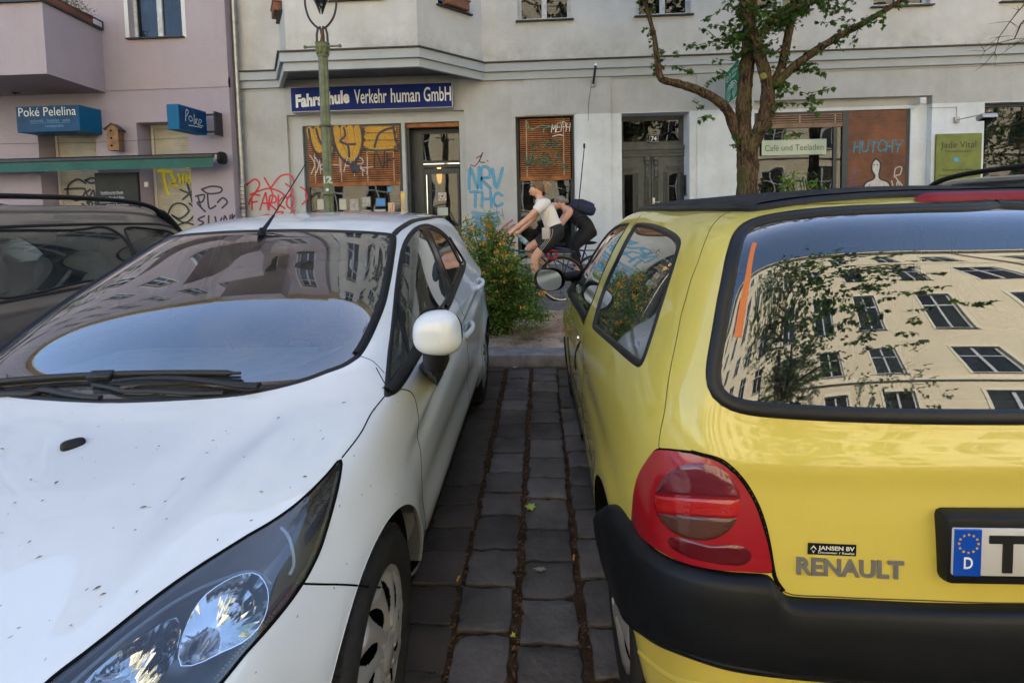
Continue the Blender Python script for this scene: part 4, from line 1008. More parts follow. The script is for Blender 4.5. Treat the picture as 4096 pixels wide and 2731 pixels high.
 mb.cbox(-.036, .036, -.016, .016, -.006, .018, .005, Matrix.Translation(pq) @ Matrix.Rotation(R(4), 4, 'Z') @ Matrix.Rotation(R(25), 4, 'X'))
 W2 = sh.wpath(Z5([(640, 1096), (800, 1078), (1000, 1078), (1180, 1096), (1330, 1118), (1440, 1122)]), .018); m_ = len(W2)
 mb.tube(W2, [.008+.008*i/m_ for i in range(m_)], 8, flat=.6); w1 = mb.build('wiper', WIP, T, True, ang=50)
 mb = MB(); mb.tube(sh.wpath(Z5([(520, 1098), (620, 1118), (700, 1138), (860, 1140), (1060, 1152), (1240, 1148)]), .008), .0065, 8)
 mb.tube(sh.wpath(Z5([(-300, 1168), (60, 1150), (170, 1150), (250, 1128), (420, 1160), (560, 1172)]), .006), .009, 8)
 mb.build('wiper_linkage', WIP, T, True)
 a = sh.top_uv(0, 2.26); b0 = sh.pos(a, .0); tip = at(*zU(706, 370), X=b0.x+.02); base = at(*zU(594, 516), X=XC)
 a = sh.nearest(base); b0 = sh.pos(a); top = b0+(at(*zU(706, 370), Y=b0.y+.24)-b0)
 mb = MB(); d = (top-b0).normalized(); sd = Vector((1, 0, 0))
 mb.lathe([(.0, 0), (.026, .0), (.020, .008), (.012, .02), (.009, .032), (.0, .034)], (0, 0, 0), 'Z', 20)
 mb.v = [tuple(Vector((v[0]*.7, v[1]*1.5, v[2]))+b0) for v in mb.v]
 mb.tube([b0+Vector((0, 0, .01)), b0+d*.055+Vector((0, 0, .004)), b0+d*.11, b0+d*.112, top], [.011, .0085, .0058, .0034, .0024], 10)
 k = int((top-b0).length/.004)
 mb.build('aerial', BLACKPL, T, True, ang=60)
 for sg in (1, -1):
  pc = at(*z1(492, 938), Y=1.44); mc = pc if sg > 0 else mirx_w(sh, pc)
  M = Matrix.Rotation(R(-12*sg), 4, 'Z')
  mb = MB(); seg, rg_ = 40, 24; vs = []
  def sgp(v, p): return math.copysign(abs(v)**p, v)
  for i in range(rg_+1):
   t = math.pi*i/rg_
   for k2 in range(seg):
    aa = k2/seg*math.tau; st, ct = math.sin(t), math.cos(t)
    x = sgp(st, .62)*sgp(math.cos(aa), .74)*.073; z = sgp(st, .62)*sgp(math.sin(aa), .74)*.066; y = -ct*.062 if ct > 0 else -ct*.050
    z += .010*(x*sg/.1)*1.0 if z > 0 else 0
    x *= 1-.10*(z/.074) if x*sg > 0 else 1
    if y > .035: y = .035
    vs.append(mc+M @ Vector((x, y, z)))
  mb.add(vs, [(i*seg+k2, (i+1)*seg+k2, (i+1)*seg+(k2+1) % seg, i*seg+(k2+1) % seg) for i in range(rg_) for k2 in range(seg)])
  mir = mb.build('door_mirror', WHITE, T, True, ang=70)
  mb = MB(); mb.lathe([(0, .0375), (.9, .0375), (.96, .034)], (0, 0, 0), 'Y', 40); mb.v = [tuple(mc+M @ Vector((v[0]*.068, v[1], v[2]*.060))) for v in mb.v]; mb.build('mirror_glass', MIRROR, mir)
  mb = MB(); ring = [mc+M @ Vector((.0745*sgp(math.cos(a2), .82), .006, .0685*sgp(math.sin(a2), .82))) for a2 in [k2/40*math.tau for k2 in range(41)]]; mb.tube(ring, .0016, 6, False)
  foot = sh.pos(sh.pix(*z1(455, 1275)), .002); ft2 = sh.pos(sh.pix(*z1(490, 1345)), .002); ft0 = sh.pos(sh.pix(*z1(370, 1195)), .002)
  foot, ft2, ft0 = [v if sg > 0 else mirx_w(sh, v) for v in (foot, ft2, ft0)]
  mb2 = MB(); neck = mc+M @ Vector((-.012*sg, .01, -.064))
  mb2.tube([neck+Vector((0, 0, .03)), neck+Vector((-.0*sg, .0, -.02)), neck+Vector((-.006*sg, .008, -.045))], [.040, .040, .034], 20)
  ctr = neck+Vector((-.01*sg, .012, -.045))
  poly = [sh.pix(*z1(*q2)) for q2 in [(352, 1195), (390, 1150), (470, 1160), (555, 1170), (545, 1260), (495, 1360), (430, 1310), (375, 1250)]]
  pv = [sh.pos(a2, -.004) for a2 in poly]; pv = [v if sg > 0 else mirx_w(sh, v) for v in pv]; c0 = sum(pv, Vector())/8
  l1 = [ctr+(v-c0).normalized()*.043*Vector((1, 1, 1)).length/1.73+Vector((0, 0, -.012)) for v in pv]; l2 = [ctr+(v-c0).normalized()*.034+Vector((0, 0, .004)) for v in pv]
  K = 6; rows = [[pv[i].lerp(l1[i], (k2/K)**.8) for i in range(8)] for k2 in range(K+1)]+[l2]
  mb2.add([v for r_ in rows for v in r_], [(k2*8+i, k2*8+(i+1) % 8, (k2+1)*8+(i+1) % 8, (k2+1)*8+i) for k2 in range(len(rows)-1) for i in range(8)])
  mb2.build('mirror_stalk', BLACKPL, mir, True, ang=70)
  mb.build('mirror_seam', GAP, mir, True)
 for (h0, h1) in (((706, 968), (744, 838)), ((798, 592), (815, 532))):
  u0, u1 = sh.pix(*z1(*h0)), sh.pix(*z1(*h1))
  L = (sh.pos(u1)-sh.pos(u0)).length
  if L < .10: u1 = sh.nearest(sh.pos(u0)+Vector((0, .17, .02)))
  u1 = sh.nearest(sh.pos(u0)+(sh.pos(u1)-sh.pos(u0)).normalized()*.19)
  for sg in (1, -1):
   pts = []
   for k in range(13):
    t = k/12; q = (u0[0]+(u1[0]-u0[0])*t, u0[1]+(u1[1]-u0[1])*t); v = sh.pos(q, .004+.034*math.sin(math.pi*t)**.6); pts.append(v if sg > 0 else mirx_w(sh, v))
   mb = MB(); mb.tube(pts, [.013+.004*abs(1-2*k/12) for k in range(13)], 14, flat=1.15); e0, e1 = pts[0], pts[-1]; mb.ball(e0, .021, 14, 10); mb.ball(e1, .021, 14, 10)
   hd = mb.build('door_handle', WHITE, T, True, ang=80)
   q = ((u0[0]+u1[0])/2, (u0[1]+u1[1])/2); v = sh.pos(q, -.004); v = v if sg > 0 else mirx_w(sh, v)
   mb = MB(); mb.ball(v, (.012, .062, .034), 20, 12); mb.build('handle_recess_shade', mat('recess_shade_grey', (.35, .36, .36), .3, coat=1), hd, True)  # grey ellipsoid patch, its colour stands for the shade in the handle recess
 mb = MB()
 for A in (A1, A2):
  AA = [sh.pos((max(0, a[0]), a[1])) for a in A]
  for sg in (1, -1):
   vs = []
   for v in AA:
    v = v if sg > 0 else mirx_w(sh, v); vs += [v, Vector((v.x-.008*sg, v.y, v.z)), Vector((XC+sg*.50, v.y, v.z))]
   mb.add(vs, [(i*3+k, i*3+k+1, (i+1)*3+k+1, (i+1)*3+k) for i in range(len(AA)-1) for k in range(2)])
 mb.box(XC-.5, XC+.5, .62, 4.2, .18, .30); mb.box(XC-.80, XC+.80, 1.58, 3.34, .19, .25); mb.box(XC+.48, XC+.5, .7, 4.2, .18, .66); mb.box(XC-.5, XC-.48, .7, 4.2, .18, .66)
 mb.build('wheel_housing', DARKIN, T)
 mb = MB()
 for A in (A1, A2):
  A = [(max(0, a[0]), a[1]) for a in A]
  for sg in (1, -1):
   vs = []
   for a in A:
    v = sh.pos(a); r0 = Vector((0, v.y-(wy[0] if A[0][1] < 200 and A is A else 0), v.z)); v = v if sg > 0 else mirx_w(sh, v)
    vs += [v+Vector((.001*sg, 0, 0)), v+Vector((-.012*sg, 0, .0)), v+Vector((-.05*sg, 0, 0))]
   mb.add(vs, [(i*3+k, i*3+k+1, (i+1)*3+k+1, (i+1)*3+k) for i in range(len(A)-1) for k in range(2)])
 mb.build('arch_lip', WHITE, T, True, ang=80)
 for yc in wy:
  for sg in (1, -1): wheel(T, (XC+sg*.852, yc, .295), sg, .295, .185, TYRE, SILVER, DARKIN, 8, 'spoke')
 mb = MB(); mb.cbox(XC-.26, XC+.26, .425, .45, .42, .53, .003); mb.build('number_plate', MATS['plate_white'], T)
 mb = MB(); mb.cbox(XC-.52, XC+.52, .40, .47, .27, .40, .02); mb.build('grille', BLACKPL, T)
 mb = MB()
 for sx in (-.36, .36):
  rbox(mb, (XC+sx, 2.55, .52), (.25, .27, .09)); M = Matrix.Rotation(R(14), 4, 'X'); rbox(mb, (XC+sx, 2.84, .82), (.24, .075, .32), M=M); rbox(mb, (XC+sx, 2.97, 1.17), (.13, .05, .085))
  rbox(mb, (XC+sx, 3.75, .80), (.30, .08, .28)); rbox(mb, (XC+sx, 3.48, .52), (.30, .26, .09)); rbox(mb, (XC+sx*.9, 3.80, 1.10), (.12, .045, .07))
 mb.build('seats', SEATF, T, True, ang=60)
 mb = MB(); rbox(mb, (XC, 1.86, .75), (.66, .28, .12), .3); mb.box(XC-.70, XC+.70, 1.3, 4.1, .30, .34); mb.box(XC-.66, XC+.66, 1.25, 1.3, .3, .80); mb.build('dashboard', mat('dash_dark', (.17, .18, .19), .6, var=.3, vscale=10), T, True)
 mb = MB()
 for sg in (1, -1):
  mb.box(XC+sg*.72-.02, XC+sg*.72+.02, 1.7, 3.5, .30, .90)
  mb.tube([(XC+sg*.70, 2.78, .95), (XC+sg*.585, 2.86, 1.36)], [.045, .03], 8, flat=.5)
 mb.build('door_lining', GREYPL, T, True)
 mb = MB(); c = Vector((XC+.36, 2.12, .90)); Mw = Matrix.Translation(c) @ Matrix.Rotation(R(62), 4, 'X')
 ring = [Mw @ Vector((.185*math.cos(a), .185*math.sin(a), 0)) for a in [k/32*math.tau for k in range(33)]]
 mb.tube(ring, .014, 8, False); mb.tube([Mw @ Vector((-.18, 0, 0)), c, Mw @ Vector((.18, 0, 0))], .018, 8); mb.tube([c, c+Vector((0, -.25, -.12))], .03, 8); mb.build('steering_wheel', BLACKPL, T, True)
 mb = MB(); rbox(mb, (XC+.02, 2.21, 1.235), (.12, .015, .033)); mb.tube([(XC, 2.2, 1.25), (XC, 2.24, 1.32)], .008, 6); mb.build('rear_view_mirror', BLACKPL, T, True)
 mb = MB(); mb.tube([(XC+.60, 2.9, 1.28), (XC+.54, 2.86, 1.05), (XC+.53, 2.80, .60)], .024, 6, flat=.1); mb.tube([(XC-.60, 2.9, 1.28), (XC-.54, 2.86, 1.05), (XC-.53, 2.80, .60)], .024, 6, flat=.1); mb.build('seat_belt', mat('belt_grey', (.33, .36, .34), .8), T, True)
 return T, sh
# ---------------------------------------------------------------- ground
def facade_mat(name, base, low=None, zlow=3.08, xlow=.69, stain=.5, rough=.85):
 """painted render: fine roughcast bump, rain streaks and grime, optional lighter repainted lower zone"""
 m = bpy.data.materials.new(name); m.use_nodes = True; MATS[name] = m
 nt = m.node_tree; n = nt.nodes; l = nt.links; p = n['Principled BSDF']; p.inputs['Roughness'].default_value = rough; p.inputs['Specular IOR Level'].default_value = .25
 geo = n.new('ShaderNodeNewGeometry'); sp = n.new('ShaderNodeSeparateXYZ'); l.new(geo.outputs['Position'], sp.inputs[0])
 nz = n.new('ShaderNodeTexNoise'); nz.inputs['Scale'].default_value = .9; nz.inputs['Detail'].default_value = 10; nz.inputs['Roughness'].default_value = .7; l.new(geo.outputs['Position'], nz.inputs['Vector'])
 mp = n.new('ShaderNodeMapping'); mp.inputs['Scale'].default_value = (5, 5, .35); l.new(geo.outputs['Position'], mp.inputs[0])
 n2 = n.new('ShaderNodeTexNoise'); n2.inputs['Scale'].default_value = 1.2; n2.inputs['Detail'].default_value = 7; l.new(mp.outputs[0], n2.inputs['Vector'])
 r1 = n.new('ShaderNodeValToRGB'); r1.color_ramp.elements[0].position = .35; r1.color_ramp.elements[1].position = .75; l.new(nz.outputs['Fac'], r1.inputs[0])
 r2 = n.new('ShaderNodeValToRGB'); r2.color_ramp.elements[0].position = .48; r2.color_ramp.elements[1].position = .8; l.new(n2.outputs['Fac'], r2.inputs[0])
 if low:
  g1 = n.new('ShaderNodeMath'); g1.operation = 'LESS_THAN'; g1.inputs[1].default_value = zlow; l.new(sp.outputs[2], g1.inputs[0])
  g2 = n.new('ShaderNodeMath'); g2.operation = 'GREATER_THAN'; g2.inputs[1].default_value = xlow; l.new(sp.outputs[0], g2.inputs[0])
  g3 = n.new('ShaderNodeMath'); g3.operation = 'MULTIPLY'; l.new(g1.outputs[0], g3.inputs[0]); l.new(g2.outputs[0], g3.inputs[1])
  b = n.new('ShaderNodeMix'); b.data_type = 'RGBA'; b.inputs[6].default_value = (*base, 1); b.inputs[7].default_value = (*low, 1); l.new(g3.outputs[0], b.inputs[0]); bo = b.outputs[2]
 else:
  b = n.new('ShaderNodeRGB'); b.outputs[0].default_value = (*base, 1); bo = b.outputs[0]
 m1 = n.new('ShaderNodeMix'); m1.data_type = 'RGBA'; m1.blend_type = 'MULTIPLY'; l.new(bo, m1.inputs[6]); m1.inputs[7].default_value = (.68, .66, .62, 1)
 k1 = n.new('ShaderNodeMath'); k1.operation = 'MULTIPLY'; k1.inputs[1].default_value = stain; l.new(r1.outputs[0], k1.inputs[0]); l.new(k1.outputs[0], m1.inputs[0])
 m2 = n.new('ShaderNodeMix'); m2.data_type = 'RGBA'; m2.blend_type = 'MULTIPLY'; l.new(m1.outputs[2], m2.inputs[6]); m2.inputs[7].default_value = (.72, .69, .64, 1)
 k2 = n.new('ShaderNodeMath'); k2.operation = 'MULTIPLY'; k2.inputs[1].default_value = stain*.35; l.new(r2.outputs[0], k2.inputs[0]); l.new(k2.outputs[0], m2.inputs[0])
 mr = n.new('ShaderNodeMapRange'); mr.inputs[1].default_value = 4.55; mr.inputs[2].default_value = 4.03; mr.inputs[3].default_value = 0; mr.inputs[4].default_value = 1.3; l.new(sp.outputs[2], mr.inputs[0])
 gt = n.new('ShaderNodeMath'); gt.operation = 'GREATER_THAN'; gt.inputs[1].default_value = 4.0; l.new(sp.outputs[2], gt.inputs[0])
 k3 = n.new('ShaderNodeMath'); k3.operation = 'MULTIPLY'; l.new(mr.outputs[0], k3.inputs[0]); l.new(gt.outputs[0], k3.inputs[1])
 n3 = n.new('ShaderNodeTexNoise'); n3.inputs['Scale'].default_value = 2.2; n3.inputs['Detail'].default_value = 9; n3.inputs['Roughness'].default_value = .75; l.new(geo.outputs['Position'], n3.inputs['Vector'])
 r3 = n.new('ShaderNodeValToRGB'); r3.color_ramp.elements[0].position = .42; r3.color_ramp.elements[1].position = .72; l.new(n3.outputs['Fac'], r3.inputs[0])
 k4 = n.new('ShaderNodeMath'); k4.operation = 'MULTIPLY'; k4.use_clamp = True; l.new(k3.outputs[0], k4.inputs[0]); l.new(r3.outputs[0], k4.inputs[1])
 k5 = n.new('ShaderNodeMath'); k5.operation = 'MULTIPLY'; k5.inputs[1].default_value = .42 if stain > .6 else .0; l.new(k4.outputs[0], k5.inputs[0])
 m3 = n.new('ShaderNodeMix'); m3.data_type = 'RGBA'; l.new(m2.outputs[2], m3.inputs[6]); m3.inputs[7].default_value = (.13, .115, .075, 1); l.new(k5.outputs[0], m3.inputs[0])
 l.new(m3.outputs[2], p.inputs['Base Color'])
 nb = n.new('ShaderNodeTexNoise'); nb.inputs['Scale'].default_value = 85; nb.inputs['Detail'].default_value = 6; l.new(geo.outputs['Position'], nb.inputs['Vector'])
 nc = n.new('ShaderNodeTexNoise'); nc.inputs['Scale'].default_value = 5; l.new(geo.outputs['Position'], nc.inputs['Vector'])
 ad = n.new('ShaderNodeMath'); ad.operation = 'ADD'; l.new(nb.outputs['Fac'], ad.inputs[0]); l.new(nc.outputs['Fac'], ad.inputs[1])
 bp = n.new('ShaderNodeBump'); bp.inputs['Strength'].default_value = .55; bp.inputs['Distance'].default_value = .014; l.new(ad.outputs[0], bp.inputs['Height']); l.new(bp.outputs[0], p.inputs['Normal'])
 return m
STONE = mat('paving_granite', (.122, .108, .098), .62, spec=.4, var=.55, vscale=2.6, bump=.55, bscale=48, dark=(.040, .035, .032))
STONEB = mat('paving_brown', (.088, .070, .058), .75, spec=.3, var=.5, vscale=2.5, bump=.5, bscale=60, dark=(.040, .032, .027))
DIRT = mat('joint_dirt', (.070, .042, .025), .95, spec=.1, var=.7, vscale=16, bump=1.0, bscale=140, dark=(.030, .017, .010))
SOIL = mat('bare_soil', (.50, .36, .25), .95, spec=.1, var=.55, vscale=3.5, bump=1.0, bscale=38, dark=(.17, .10, .06))
KERB = mat('kerb_granite', (.28, .255, .245), .7, var=.4, vscale=6, bump=.5, bscale=90, dark=(.15, .13, .115))
SLAB = mat('pavement_slab', (.24, .23, .225), .75, var=.35, vscale=3, bump=.3, bscale=60, dark=(.10, .09, .085))
MOSAIC = mat('mosaic_paving', (.19, .17, .155), .8, var=.5, vscale=30, bump=.9, bscale=26, dark=(.07, .055, .045))
ASPH = mat('asphalt', (.055, .054, .053), .85, var=.3, vscale=2, bump=.5, bscale=160)
def stone(mb, x0, x1, y0, y1, rnd, top=0.0, h=.03, r=.007, jit=.006):
 """one worn paving stone: irregular outline, softly rounded edge, slightly domed top"""
 cx, cy = (x0+x1)/2, (y0+y1)/2; tilt = (rnd.uniform(-.02, .02), rnd.uniform(-.02, .02)); n = 28; ring = []
 ph = rnd.random()*7; chips = [rnd.random()*math.tau for _ in range(3)]; ca = [rnd.uniform(.004, .014) for _ in range(3)]
 for k in range(n):
  a = (k+.5)/n*math.tau; c, s = math.cos(a), math.sin(a); q = 1/max(abs(c), abs(s)); q = min(q, 1.385)
  w = 1+(jit*1.3/(x1-x0))*math.sin(a*5+ph)+(jit/(x1-x0))*math.sin(a*9+ph*2)
  for cc, am in zip(chips, ca): w -= am/(x1-x0)*2*math.exp(-((a-cc+math.pi) % math.tau-math.pi)**2/.02)
  ring.append((c*q*w*(x1-x0)/2, s*q*w*(y1-y0)/2))
 vs = []
 for f, z in ((1.0, top-h), (1.0, top-r*.8), (.985, top-r*.3), (.95, top-.0008), (.6, top+.0004), (0.25, top+.0008)):
  for x, y in ring: vs.append((cx+x*f, cy+y*f, z+(x*tilt[0]+y*tilt[1])))
 vs.append((cx, cy, top+.0008)); b = len(vs)-1
 mb.add(vs, [(k*n+i, k*n+(i+1) % n, (k+1)*n+(i+1) % n, (k+1)*n+i) for k in range(5) for i in range(n)]+[(5*n+i, 5*n+(i+1) % n, b) for i in range(n)])
def island_tint(m, lo=.62, hi=1.3):
 nt = m.node_tree; n = nt.nodes; l = nt.links; p = n['Principled BSDF']; src = p.inputs['Base Color'].links[0].from_socket
 geo = n.new('ShaderNodeNewGeometry'); r = n.new('ShaderNodeValToRGB'); e = r.color_ramp.elements; e[0].color = (lo*1.05, lo, lo*.97, 1); e[1].color = (hi, hi*.99, hi*1.0, 1); l.new(geo.outputs['Random Per Island'], r.inputs[0])
 mx = n.new('ShaderNodeMix'); mx.data_type = 'RGBA'; mx.blend_type = 'MULTIPLY'; mx.inputs[0].default_value = 1; l.new(src, mx.inputs[6]); l.new(r.outputs[0], mx.inputs[7]); l.new(mx.outputs[2], p.inputs['Base Color'])
island_tint(STONE); island_tint(STONEB, .75, 1.2); island_tint(SLAB, .8, 1.15)
def build_ground():
 mb = MB(); mb.box(-90, 90, -70, 90, -.20, -.05); tag(mb.build('ground', ASPH), kind='structure')
 mb = MB(); mb.box(-45, 45, -9.2, -.62, -.0499, -.012); tag(mb.build('road', ASPH), kind='structure')
 mb = MB(); nx, ny = 110, 420; x0, x1, y0, y1 = -1.2, 1.0, .4, 4.5; rnd = random.Random(5)
 from mathutils import noise
 vs = [(x0+(x1-x0)*i/nx, y0+(y1-y0)*j/ny, -.016+.010*noise.noise(Vector((x0+(x1-x0)*i/nx, y0+(y1-y0)*j/ny, 0))*28)+.004*noise.noise(Vector((i*.9, j*.9, 3)))) for j in range(ny+1) for i in range(nx+1)]
 mb.add(vs, [(j*(nx+1)+i, j*(nx+1)+i+1, (j+1)*(nx+1)+i+1, (j+1)*(nx+1)+i) for j in range(ny) for i in range(nx)]); tag(mb.build('joint_bed', DIRT, None, True, clean=False), kind='structure')
 mb = MB(); mb.box(-30, -1.2, -.6, 4.5, -.05, -.02); mb.box(1.0, 30, -.6, 4.5, -.05, -.02); mb.box(-1.2, 1.0, -.6, .4, -.05, -.02); tag(mb.build('parking_bed', DIRT), kind='structure')
 rnd = random.Random(11); mb = MB(); mb2 = MB()
 colx = [(-1.62, -1.43), (-1.40, -1.20), (-1.17, -.98), (-.95, -.76), (-.735, -.535), (-.515, -.325), (-.30, -.112), (-.080, .120), (.152, .345), (.372, .565), (.59, .785), (.81, 1.0), (1.03, 1.22), (1.25, 1.44), (1.47, 1.66)]
 for ci, (a, b) in enumerate(colx):
  brown = ci in (4, 5, 11, 2); pit = .166 if brown else .212
  y = -.55+(ci*37 % 11)*.01
  while y < 4.42:
   L = pit*rnd.uniform(.84, 1.12); y2 = min(y+L, 4.44); g = .004 if brown else .011
   dr = .010*(y-2)*(1 if ci in (6, 7) else 0)
   xa, xb = a+dr+rnd.uniform(-.007, .004), b+dr-rnd.uniform(-.007, .004)
   if y2-y > .07: stone(mb2 if brown else mb, xa, xb, y+g/2, y2-g/2, rnd, top=rnd.uniform(-.004, .004)-(.004 if brown else 0), jit=.002 if brown else .0045, r=.004 if brown else .008)
   y = y2+g*.3
 tag(mb.build('paving_stones', STONE, None, True, ang=60, clean=False), kind='structure'); tag(mb2.build('paving_stones_brown', STONEB, None, True, ang=60, clean=False), kind='structure')
 mb = MB()
 for k in range(3800):
  if k < 1200: x = rnd.choice([-.31, -.31, -.095, -.095, -.095, .135, .36])+rnd.gauss(0, .016); y = rnd.uniform(1.2, 4.45); x += .01*(y-2)
  else: x = rnd.uniform(-1.2, 1.0); y = 4.47-abs(rnd.gauss(0, .055))
  s = rnd.uniform(.0015, .0045); a = rnd.random()*math.pi; el = rnd.uniform(1, 3.5)
  c, sn = math.cos(a)*s*el, math.sin(a)*s*el; z = -.004+rnd.uniform(0, .006); dz = rnd.uniform(-.002, .004)
  mb.add([(x-c, y-sn, z), (x+sn*.4, y-c*.4, z+.002), (x+c, y+sn, z+dz), (x-sn*.4, y+c*.4, z+.003)], [(0, 1, 2, 3)])
 tag(mb.build('leaf_litter', mat('litter', (.16, .075, .035), .9, var=.7, vscale=60, dark=(.05, .025, .012)), clean=False), 'brown leaf litter in the paving joints and gutter', kind='stuff')
 mb = MB(); x = -14.0
 while x < 14:
  L = rnd.uniform(.9, 1.15); mb.cbox(x+.003, x+L-.003, 4.49+rnd.uniform(-.003, .003), 4.745, -.1, .10+rnd.uniform(-.002, .002), .012); x += L
 tag(mb.build('kerb', KERB, None, True, ang=40, clean=False), kind='structure')
 mb = MB(); nx, ny = 300, 60; x0, x1, y0, y1 = -6, 6, 4.74, 6.5
 vs = [(x0+(x1-x0)*i/nx, y0+(y1-y0)*j/ny, .088+.022*noise.noise(Vector((x0+(x1-x0)*i/nx, y0+(y1-y0)*j/ny, 0))*2.5)+.010*noise.noise(Vector((i*.31, j*.31, 1)))+.004*noise.noise(Vector((i*1.1, j*1.1, 1)))) for j in range(ny+1) for i in range(nx+1)]
 mb.add(vs, [(j*(nx+1)+i, j*(nx+1)+i+1, (j+1)*(nx+1)+i+1, (j+1)*(nx+1)+i) for j in range(ny) for i in range(nx)]); tag(mb.build('soil_strip', SOIL, None, True, clean=False), kind='structure')
 mb = MB()
 for k in range(1500):
  x = rnd.uniform(-1.6, 1.6); y = rnd.uniform(4.76, 6.45); s = rnd.uniform(.003, .010); a = rnd.random()*math.pi; c, sn = math.cos(a)*s*2, math.sin(a)*s*2; z = .100+.02*noise.noise(Vector((x, y, 0))*2.5)
  mb.add([(x-c, y-sn, z), (x+sn*.4, y-c*.4, z+.003), (x+c, y+sn, z+.001), (x-sn*.4, y+c*.4, z+.004)], [(0, 1, 2, 3)])
 tag(mb.build('soil_litter', mat('litter2', (.13, .06, .03), .9, var=.7, vscale=40, dark=(.04, .02, .01)), clean=False), 'twigs and dry leaves on the bare soil strip', kind='stuff')
 mb = MB(); mb.box(-40, 40, 6.5, 9.6, -.04, .092); tag(mb.build('mosaic_paving', MOSAIC), kind='structure')
 mb = MB(); x = -9.0
 while x < 9:
  mb.cbox(x+.004, x+.896, 7.05, 7.55, .07, .104, .006); mb.cbox(x+.354, x+1.246, 7.556, 8.2, .07, .104, .006); x += .9
 tag(mb.build('pavement', SLAB, None, True, ang=40, clean=False), kind='structure')
 def bit(nm, label, cat, f): o = f(); tag(o, label, cat)
 def leafy(x, y, z, s, m, name, a=0):
  mb = MB(); pts = [(0, -1), (.25, -.6), (.8, -.7), (.6, -.2), (1, .2), (.45, .35), (.35, .9), (0, .6), (-.35, .95), (-.45, .35), (-1, .25), (-.6, -.2), (-.8, -.7), (-.25, -.6)]
  c, sn = math.cos(a), math.sin(a); V = [(x+(px*c-py*sn)*s, y+(px*sn+py*c)*s, z+.012*abs(px)+.003) for px, py in pts]; V.append((x, y, z+.004))
  n = len(pts); mb.add(V, [(i, (i+1) % n, n) for i in range(n)]+[]); return mb.build(name, m)
 p = at(*zU(1217, 1166), Z=.004)
 tag(leafy(p.x, p.y, .004, .030, mat('fallen_leaf', (.42, .52, .08), .6), 'fallen_leaf', .5), 'yellow green fallen leaf on the dark paving stones', 'leaf')
 p = at(*zU(1178, 1463), Z=.0); tag(leafy(p.x, p.y, -.002, .011, mat('fallen_leaf2', (.36, .44, .05), .6), 'fallen_leaf', 1.5), 'tiny green leaf in the joint near the camera', 'leaf')
 for (u, v, lab) in ((1052, 1328, 'orange cigarette end on the brown paving beside the white car wheel'), (1318, 1279, 'orange cigarette end on the grey paving beside the yellow car')):
  p = at(*zU(u, v), Z=.006); mb = MB(); mb.tube([(p.x-.002, p.y-.012, .006), (p.x+.002, p.y+.012, .006)], .004, 10); tag(mb.build('cigarette_end', mat('cork_paper', (.62, .27, .06), .7), None, True), lab, 'cigarette end')
 p = at(*zU(1185, 848), Z=.0); mb = MB(); rb = random.Random(3)
 V = [(p.x+rb.uniform(-.035, .035), p.y+rb.uniform(-.03, .03), .002+rb.uniform(0, .03)) for _ in range(9)]; mb.add(V, [(0, 1, 2), (2, 3, 4), (4, 5, 6), (6, 7, 8), (0, 3, 6), (1, 5, 8)]); tag(mb.build('paper_scrap', mat('paper_white', (.6, .6, .6), .8)), 'crumpled white paper scrap in the gutter by the kerb', 'litter')
 p = at(*zU(1240, 1307), Z=.004); mb = MB(); V = [(p.x+math.cos(a)*r_, p.y+math.sin(a)*r_*.5, .0065) for a, r_ in zip([k/14*math.tau for k in range(14)], [.028, .02, .03, .018, .026, .015, .024, .03, .014, .026, .02, .03, .016, .024])]; V.append((p.x, p.y, .0065))
 mb.add(V, [(i, (i+1) % 14, 14) for i in range(14)]); tag(mb.build('chewing_gum', mat('gum', (.30, .27, .24), .8)), 'flattened pale gum patch on a grey paving stone', 'gum')
